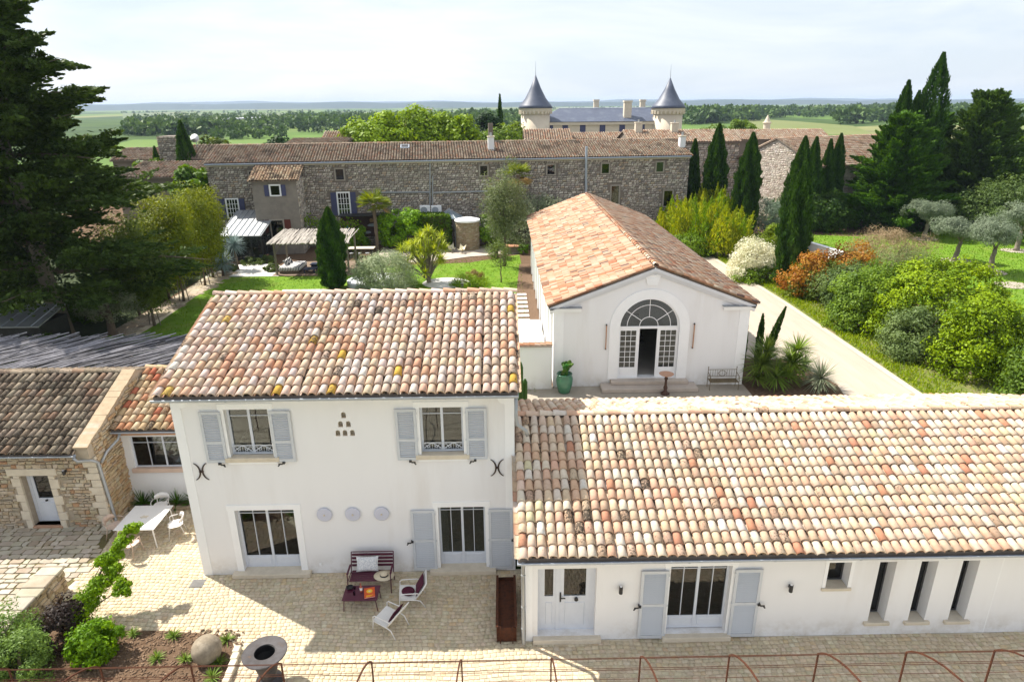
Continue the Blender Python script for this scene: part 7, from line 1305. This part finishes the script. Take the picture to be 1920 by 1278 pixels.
# ================================================================ village houses beyond
def village(label, pa, pb, ye, yr_, ridge_v, wall_h=None, pal=PAL_F, wallm=None, zeave=None, name='village_house', stone=False, pitch=.34, hip=0, back=5):
    """house whose eave runs from pixel pa to pb at distance ye, ridge at yr_"""
    a, b = gy(*pa, ye), gy(*pb, ye); ze = (a.z+b.z)/2; zr = gy((pa[0]+pb[0])/2, ridge_v, yr_).z; t = thing(name, label, 'house', ((a.x+b.x)/2, ye, 0))
    wb = MB().box(a.x+.2, b.x-.2, ye+.3, yr_*2-ye-.3, 0, ze-.15)
    wb.prism([(ye+.3, ze-.15), (2*yr_-ye-.3, ze-.15), (yr_, zr-.15)], lambda p, q: (a.x+.25, p, q), lambda p, q: (b.x-.25, p, q)); wb.build('wall', wallm or m_oldwall, t)
    rd = MB(); slab(rd, [(a.x, ye, ze), (b.x, ye, ze), (b.x-hip, yr_, zr), (a.x+hip, yr_, zr)], .12); slab(rd, [(b.x, 2*yr_-ye, ze), (a.x, 2*yr_-ye, ze), (a.x+hip, yr_+.001, zr), (b.x-hip, yr_+.001, zr)], .12); r = rd.build('roof', m_deck, t); es = Vector((0, yr_-ye, zr-ze)); canal_roof(r, (a.x, ye, ze), (1, 0, 0), es, b.x-a.x, es.length, pitch, .5, pal, n=4, limit=0, channels=False)
    if stone: farstones(t, (a.x+.2, ye+.3, 0), (1, 0, 0), (0, -1, 0), b.x-a.x-.4, ze-.2, [], PAL_D, (.22, .36), (.3, .8))
    return t, a, b, ze, zr
PAL_V = [(20, (0.392, 0.283, 0.203), 0.3), (16, (0.42, 0.326, 0.246), 0.25), (12, (0.341, 0.232, 0.167), 0.4), (8, (0.45, 0.37, 0.29), 0.15), (6, (0.392, 0.225, 0.145), 0.25)]
t, a, b, ze, zr = village('stone house with long tile roof between terrace and pale gable house', (1180, 266), (1392, 268), 88, 93.5, 244, stone=True, pal=PAL_V)
for px, h in ((1195, 1.0), (1262, .9)): p = gy(px, 250, 93); chimney(t, p.x, 92.5, zr-.6, zr+h, .9, m_stone)
village('tile roof rising behind the pale gable house', (1385, 262), (1560, 262), 106, 110, 243, pal=PAL_V); village('village house with two-tone tile roof before the chateau', (983, 264), (1075, 262), 96, 100, 243, pal=PAL_V, wallm=m_stucco); village('low village house roof right of the two-tone one', (1070, 262), (1190, 260), 99, 103, 249, pal=PAL_V, wallm=m_stucco)
village('village house with gabled tile roof behind the long stone house', (533, 272), (648, 270), 84, 88, 260, pal=PAL_F); village('taller village roof with gable beside the plane trees', (600, 266), (648, 266), 90, 93, 247, pal=PAL_V)
village('tile roof at the left behind the yellow-green trees', (225, 336), (382, 330), 70, 75, 304, pal=PAL_F); village('small tile roof far left beside the cedar', (205, 302), (292, 300), 80, 84, 278, pal=PAL_F); village('tile roof left of the long stone house with satellite dish', (345, 302), (470, 298), 77, 80, 272, pal=PAL_F)
village('tile roofed house at the far right edge behind the conifers', (1880, 268), (1990, 266), 110, 115, 248, pal=PAL_V, wallm=m_stucco)
vt = thing('stone_tower', 'square dark stone tower stub with flat top left of a cypress', 'tower', (0, 0, 0)); p0, p1 = gy(293, 256, 79), gy(331, 256, 79); vt.location = ((p0.x+p1.x)/2, 79, 0); WL[vt] = Vector(vt.location); MB().box(p0.x, p1.x, 79, 82, 0, p0.z).build('core', m_oldwall, vt); farstones(vt, (p0.x, 79, 5), (1, 0, 0), (0, -1, 0), p1.x-p0.x, p0.z-5, [], PAL_D)
p = gy(339, 227, 77.5); cypress('pointed cypress right of the square stone tower', p.x-.1, 77.5, p.z, 1.1, 600, 9000, (0, 0), 'village cypresses', size=.5); p = gy(289, 275, 78); cypress('small cypress left of the square stone tower', p.x, 78, p.z, .6, 601, 5000, (0, 0), 'village cypresses', size=.45)
p = gy(937, 178, 115); cypress('thin dark cypress left of the chateau tower', p.x, 115, p.z, .55, 602, 3500, (0, 0), 'village cypresses', size=.7, per=3500) if False else cypress('thin dark cypress left of the chateau tower', p.x, 115, p.z, .55, 602, 3500, (0, 0), 'village cypresses', size=.7)
sd = thing('satellite_dish', 'white satellite dish on the roof left of the stone house', 'satellite dish', (0, 0, 0)); p = gy(366, 260, 79); sd.location = p; WL[sd] = p.copy(); q = MB(); q.lathe([(.02, 0), (.3, .05), (.5, .14)], (0, 0, 0), 16); RMx = Matrix.Translation(p) @ Matrix.Rotation(rad(70), 4, 'X'); q.v = [tuple(RMx @ Vector(v)) for v in q.v]; q.build('dish', m_trim, sd, True); MB().tube([(p.x, p.y+.1, p.z), (p.x, p.y+.2, p.z-1.2)], .04, 6).build('mast', m_zinc, sd)
# pale gable house at the right
PGW = M('pale_rubble', (.60, .54, .47), (.52, .46, .39), sc=1.5, rough=.95, bump=.4, bsc=10, c3=(.42, .37, .31), c3sc=.5, c3lo=.5, c3hi=.75)
PAL_G2 = [(20, (0.728, 0.669, 0.601), 0.05), (16, (0.771, 0.723, 0.655), 0.0), (10, (0.565, 0.497, 0.429), 0.1), (6, (0.49, 0.432, 0.374), 0.1)]
gh_o = gy(1386, 300, 88); gh = thing('gable_house', 'pale rubble stone house with gable wall behind the cypresses', 'house', (gh_o.x, 88, 0), rad(-69)); WL[gh] = Vector((0, 0, 0)); wA, zE, zR, dA = 13.0, 6.7, 9.35, 17.0
q = MB(); q.prism([(0, 0), (wA, 0), (wA, zE), (wA*.5, zR), (0, zE)], lambda a, b: (a, 0, b), lambda a, b: (a, dA, b)); q.build('wall', PGW, gh)
farstones(gh, (0, 0, 0), (1, 0, 0), (0, -1, 0), wA, zR, [], PAL_G2, zfun=lambda u: zE+(zR-zE)*(1-abs(u-wA/2)/(wA/2)))
farstones(gh, (wA, 0, 0), (0, 1, 0), (1, 0, 0), dA, zE-.1, [(9.6, 12.0, 2.4, 5.4), (13.0, 15.4, 2.4, 5.4), (9.8, 11.8, 0, 2.1)], PAL_G2)
rd = MB(); slab(rd, [(wA*.5, -.25, zR+.12), (wA*.5, dA+.2, zR+.12), (-.5, dA+.2, zE-.08), (-.5, -.25, zE-.08)], .1); slab(rd, [(wA*.5+.001, dA+.2, zR+.12), (wA*.5+.001, -.25, zR+.12), (wA+.5, -.25, zE-.08), (wA+.5, dA+.2, zE-.08)], .1); r = rd.build('roof', m_deck, gh); es = Vector((-wA*.5-.5, 0, zR+.2-zE)); canal_roof(r, (wA+.5, -.25, zE-.08), (0, 1, 0), es, dA+.45, es.length, .3, .45, PAL_V, n=4, limit=0, channels=False)
es = Vector((wA*.5+.5, 0, zR+.2-zE)); canal_roof(r, (-.5, dA+.2, zE-.08), (0, -1, 0), es, dA+.45, es.length, .3, .45, PAL_V, n=4, limit=0, channels=False)
for y0 in (9.8, 13.2):
    wn = MB().box(wA-.02, wA+.12, y0, y0+.12, 2.6, 5.2).box(wA-.02, wA+.12, y0+1.9, y0+2.02, 2.6, 5.2).box(wA-.02, wA+.11, y0+.12, y0+1.9, 5.08, 5.2).box(wA-.02, wA+.11, y0+.12, y0+1.9, 2.6, 2.72).box(wA-.02, wA+.1, y0+.95, y0+1.07, 2.72, 5.08).build('window', m_ofr, gh)
    MB().box(wA+.01, wA+.03, y0+.12, y0+1.9, 2.72, 5.08).build('pane', m_black, wn)
# ================================================================ chateau
CYD = 122
m_slate = M('blue_slate', (.085, .10, .145), (.065, .08, .12), sc=3, rough=.5, bump=.2, bsc=12, spec=.4, c3=(.12, .14, .18), c3sc=.6); m_cream = M('cream_render', (.66, .58, .46), (.60, .52, .41), sc=.8, rough=.9, c3=(.50, .43, .34), c3sc=.4, c3lo=.55, c3hi=.8)
ch = thing('chateau', 'cream chateau with blue slate roof and two conical towers', 'castle', (0, 0, 0)); a, b = gy(1010, 229, CYD), gy(1277, 227, CYD); ch.location = ((a.x+b.x)/2, CYD, 0); WL[ch] = Vector(ch.location)
zr = gy(1140, 203, CYD+6).z; MB().box(a.x+.3, b.x-.3, CYD+.3, CYD+12, 0, a.z).build('wall', m_cream, ch); MB().box(a.x, b.x, CYD-.05, CYD+.3, a.z-.55, a.z-.1).build('cornice', m_cream, ch)
rd = MB(); hp = 4.0; rd.add([(a.x-.2, CYD-.2, a.z), (b.x+.2, CYD-.2, a.z), (b.x+.2, CYD+12.4, a.z), (a.x-.2, CYD+12.4, a.z), (a.x+hp, CYD+6, zr), (b.x-hp, CYD+6, zr)], [(0, 1, 5, 4), (1, 2, 5), (2, 3, 4, 5), (3, 0, 4), (3, 2, 1, 0)]); rf = rd.build('roof', m_slate, ch)
MB().tube([(a.x+hp, CYD+6, zr), (b.x-hp, CYD+6, zr)], .12, 6).build('ridge_flashing', m_zinc, rf)
for px, v0, v1, yy, w_ in ((1177, 192, 225, CYD+2.0, 1.3), (1118, 190, 203, CYD+7, .9), (1205, 190, 203, CYD+7, .9)):
    p = gy(px, v0, yy); q = MB().box(p.x-w_/2, p.x+w_/2, yy-w_/2, yy+w_/2, a.z, p.z).box(p.x-w_/2-.1, p.x+w_/2+.1, yy-w_/2-.1, yy+w_/2+.1, p.z, p.z+.3); q.build('chimney', m_stone, ch)
for px in (1032, 1060, 1093, 1130, 1167, 1204, 1240):
    p = gy(px, 240, CYD); MB().box(p.x-.5, p.x+.5, CYD+.24, CYD+.31, p.z-.9, p.z+.9).build('window', m_shade, ch)
for px, pt in ((1004, 141), (1253, 146)):
    c_ = gy(px, 203, CYD+.5); zt = gy(px, pt, CYD+.5).z; r_ = 2.55; tw = MB(); tw.lathe([(r_, 0), (r_, c_.z-1.0)], (c_.x, CYD+.5, 0), 28); two = tw.build('tower', m_cream, ch, True)
    MB().lathe([(r_, c_.z-1.0), (r_+.12, c_.z-.95), (r_+.35, c_.z-.45), (r_+.38, c_.z)], (c_.x, CYD+.5, 0), 28).build('cornice', m_cream, two)
    for k in range(26): an = 2*PI*k/26; MB().box(-.1, .1, -.14, .14, c_.z-.95, c_.z-.35, mat=Matrix.Translation((c_.x+(r_+.3)*math.cos(an), CYD+.5+(r_+.3)*math.sin(an), 0)) @ Matrix.Rotation(an, 4, 'Z')).build('corbel', m_stone, two)
    MB().lathe([(r_+.55, c_.z), (r_+.2, c_.z+.5), (r_*.72, c_.z+(zt-c_.z)*.30), (r_*.36, c_.z+(zt-c_.z)*.62), (.06, zt)], (c_.x, CYD+.5, 0), 28).build('cone_roof', m_slate, two, True); MB().tube([(c_.x, CYD+.5, zt-.3), (c_.x, CYD+.5, zt+2.2)], [.06, .015], 6).build('finial', m_zinc, two)
bt_ = thing('bell_turret', 'small stone lantern turret on the village roofs at right', 'turret', (0, 0, 0)); p = gy(1437, 243, 114); bt_.location = (p.x, 114, 0); WL[bt_] = Vector(bt_.location); MB().lathe([(.55, 0), (.55, p.z+.9), (.7, p.z+1.0), (.7, p.z+1.15), (.5, p.z+1.2), (.05, p.z+2.3)], (p.x, 114, 0), 14).build('shaft', m_stone, bt_)
# ================================================================ trees behind the village, plain, hills
for k, (px, pt, r_, y, lb) in enumerate(((690, 232, 4.2, 92, 'light green plane tree at the left end of the row'), (745, 222, 4.6, 95, 'second light green plane tree of the row'), (800, 216, 4.6, 98, 'third light green plane tree, behind the skylight'), (845, 222, 3.8, 97, 'light green plane tree at the right end of the row'))):
    p = gy(px, pt, y); tree('plane_tree', lb, (p.x, y), p.z+.3, 4, (r_, r_*.9, 3.6), 170, 75, .5, (.12, .20, .02), (.26, .36, .05), 620+k, group='plane trees behind the stone house', r0=.3, cr=.26, lump=.22, asp=.6)
for k, (px, pt, r_, y, c1, c2, lb) in enumerate(((915, 208, 2.2, 112, (.012, .03, .012), (.03, .06, .02), 'dark conifer left of the chateau tower'), (930, 238, 4.0, 108, (.07, .12, .02), (.16, .23, .04), 'green tree before the left chateau tower'), (960, 236, 3.2, 112, (.09, .14, .02), (.19, .26, .04), 'pale green tree touching the left chateau tower'), (516, 250, 1.9, 88, (.014, .035, .012), (.035, .07, .02), 'small dark conifer left of the gabled village roof'), (353, 305, 1.7, 66.5, (.04, .09, .012), (.12, .2, .03), 'dense green shrub climbing at the stone house corner'), (392, 262, 2.6, 84, (.05, .08, .02), (.12, .15, .04), 'olive-green tree behind the satellite dish roof'), (1395, 222, 3.0, 150, (.07, .12, .02), (.15, .22, .04), 'pale green tree behind the long tiled roof'), (1340, 238, 4.5, 140, (.06, .10, .025), (.14, .19, .05), 'bushy tree behind the roof at right of the chateau'), (285, 300, 2.5, 76, (.05, .09, .02), (.12, .18, .04), 'green tree between small roof and cedar'))):
    p = gy(px, pt, y); tree('village_tree', lb, (p.x, y), p.z, 3, (r_, r_, min(3.4, p.z*.45) if k != 0 else 4.4), 90, 65, .5, c1, c2, 640+k, m_leafd if k in (0, 3) else None, r0=.2, zmin=-.9, group='trees among the village roofs')
def woods(name, label, segs, seed, c1=(.045, .08, .028), c2=(.12, .18, .055)):
    f = Foliage(seed); r = f.r
    for (pxa, va, pxb, vb, dep, hgt, n) in segs:
        A_, B_ = gz(pxa, va), gz(pxb, vb)
        for i in range(n):
            t = r.uniform(); p = A_.lerp(B_, t); d = p.y*(1+dep*r.uniform(0, 1)); k = d/p.y; h = hgt*r.uniform(.6, 1.2); m = 34; o = unit(r.normal(size=(m, 3)))*r.uniform(.5, 1, (m, 1)); c = np.array([p.x*k, d, h*.52]); P = c+o*np.array([h*.55, h*.55, h*.5]); s_ = h*.36; tt = np.clip(r.uniform(0, 1)*.7+r.uniform(-.3, .3, m), 0, 1)
            f.put(*cards(P, o+r.normal(size=(m, 3))*.5, s_, s_*.8, r, mixcol(c1, c2, tt)))
    o = f.build(name, None, m_leafd, 'stuff'); return tag(o, label, 'wood')
woods('hedgerow_woods', 'dark rows of trees crossing the green plain on the left', [(238, 256, 420, 252, .1, 7, 80), (240, 244, 640, 240, .12, 7, 90), (420, 246, 700, 238, .15, 7, 60), (250, 233, 900, 228, .35, 7, 150), (300, 221, 960, 219, .3, 6, 110), (500, 227, 1000, 223, .3, 7, 100), (640, 246, 1000, 240, .3, 8, 60), (400, 264, 540, 258, .1, 5, 26), (860, 236, 1000, 230, .3, 9, 60)], 700)
woods('right_woods', 'dark belt of woodland beyond the pale field on the right', [(1275, 236, 1420, 226, .35, 10, 160), (1290, 226, 1640, 219, .6, 9, 300), (1600, 222, 1990, 224, .6, 10, 220), (1400, 214, 1960, 210, .4, 9, 180), (1560, 236, 1700, 226, .1, 9, 30)], 701)
woods('far_woods', 'thin hazy tree lines near the foot of the hills', [(220, 213, 980, 211, .3, 5, 110), (230, 238, 520, 232, .1, 5, 40), (560, 234, 980, 232, .1, 5, 60), (440, 252, 640, 250, .08, 4, 24), (280, 228, 640, 224, .1, 5, 60), (980, 208, 1400, 206, .3, 6, 90)], 702, (.035, .06, .028), (.08, .12, .05))
def field(px, z, c1, c2): sheet('field', [(gz(a, b).x, gz(a, b).y) for a, b in px], z, M('field_crop', c1, c2, sc=.03, rough=1, stretch=(1, .3, 1)))
field([(150, 285), (560, 275), (540, 260), (250, 262)], -.03, (0.081, 0.149, 0.022), (0.112, 0.174, 0.031)); field([(1395, 252), (1640, 252), (1600, 236), (1500, 228), (1405, 222)], -.03, (0.124, 0.155, 0.043), (0.161, 0.174, 0.062)); field([(1280, 216), (1380, 217), (1340, 211), (1285, 210)], -.03, (0.149, 0.155, 0.081), (0.174, 0.174, 0.099)); field([(1800, 252), (1990, 252), (1990, 232), (1830, 234)], -.03, (0.112, 0.155, 0.037), (0.143, 0.174, 0.050)); field([(980, 205), (1250, 203), (1240, 200), (990, 202)], -.03, (.15, .17, .08), (.12, .15, .06)); field([(240, 208), (480, 206), (470, 204), (240, 205)], -.03, (.16, .18, .09), (.13, .16, .07)); field([(620, 214), (900, 211), (880, 208), (640, 210)], -.03, (.14, .18, .07), (.11, .15, .05)); field([(420, 236), (660, 233), (640, 229), (440, 231)], -.03, (0.105, 0.155, 0.037), (0.130, 0.174, 0.050)); field([(660, 250), (980, 246), (960, 240), (690, 242)], -.03, (0.093, 0.149, 0.031), (0.124, 0.167, 0.043)); field([(230, 222), (700, 218), (640, 211), (230, 212)], -.03, (0.124, 0.155, 0.074), (0.099, 0.130, 0.056))
fa = thing('warehouse', 'long low white warehouse far out on the plain', 'warehouse', (0, 0, 0)); p0, p1 = gz(392, 241), gz(452, 240); fa.location = (p0.x, p0.y, 0); WL[fa] = Vector(fa.location); MB().box(p0.x, p1.x, p0.y, p0.y+60, 0, 5.5).build('wall', m_trim, fa); MB().box(p0.x-1, p1.x+1, p0.y-1, p0.y+61, 5.5, 6.1).build('roof', m_zincpale, fa)
for k, (px, py, w_, lb) in enumerate(((372, 240, 14, 'small pale farmhouse left of the white warehouse'), (1305, 216, 14, 'pale farm building far right of the chateau'), (800, 211, 22, 'pale distant hamlet near the foot of the hills'), (1530, 209, 24, 'pale distant quarry buildings below the hills'))):
    p = gz(px, py); t = thing('farm_building', lb, 'building', p, group='far pale buildings'); MB().box(p.x-w_/2, p.x+w_/2, p.y, p.y+w_*.6, 0, w_*.22).build('wall', m_stucco, t); q = MB(); q.prism([(p.y-.5, w_*.22), (p.y+w_*.6+.5, w_*.22), (p.y+w_*.3, w_*.34)], lambda u, v: (p.x-w_/2-.5, u, v), lambda u, v: (p.x+w_/2+.5, u, v)); q.build('roof', m_deck, t)
m_hill = M('wooded_hill', (.018, .034, .024), (.035, .055, .035), sc=.004, rough=1, c3=(.12, .13, .09), c3sc=.003, c3lo=.62, c3hi=.7)
def hills(y, v_of, seed, name='hills'):
    r = random.Random(seed); xs = np.linspace(-1.02*y, 1.02*y, 140); ph = [r.uniform(0, 6.28) for _ in range(8)]; q = MB(); vs = []
    for x in xs:
        s_ = x/y; px = 960+FPX*s_*.95; hz = gy(px, v_of(px)+1.3*math.sin(s_*9+ph[0])+1.1*math.sin(s_*21+ph[1])+.8*math.sin(s_*47+ph[2])+.4*math.sin(s_*95+ph[3]), y).z; hz = max(hz, 6); vs += [(x, y-hz*7-200, -1), (x, y-hz*2.2, hz*.62+r.uniform(0, hz*.05)), (x, y, hz), (x, y+500, hz*.9)]
    n = len(xs); q.add(vs, [(i*4+j, (i+1)*4+j, (i+1)*4+j+1, i*4+j+1) for i in range(n-1) for j in range(3)]); o = q.build(name, m_hill, None, True); tag(o, kind='structure'); return o
hzn = lambda px: 202.1-.0083*(px-250)
hills(4300, lambda px: hzn(px)-6.0+.0024*(px-250)-(3*math.sin(PI*(px-760)/200) if 760 < px < 960 else 0), 3); hills(7400, lambda px: hzn(px)-9+.003*(px-250), 4)
# ================================================================ haze over the plain
hz_ = MB().box(-10500, 10500, -450, 12300, -1.1, 75).build('haze', None); hz_['kind'] = 'stuff'; tag(hz_, 'pale blue haze lying over the distant plain', 'haze'); hm = bpy.data.materials.new('haze'); hm.use_nodes = True; hnt = hm.node_tree; hnt.nodes.remove(hnt.nodes['Principled BSDF'])
pvn = node(hnt, 'VolumePrincipled', Density=.00012, Anisotropy=.1); pvn.inputs['Color'].default_value = (.60, .75, 1, 1); hnt.links.new(pvn.outputs[0], hnt.nodes['Material Output'].inputs['Volume']); hz_.data.materials.append(hm)
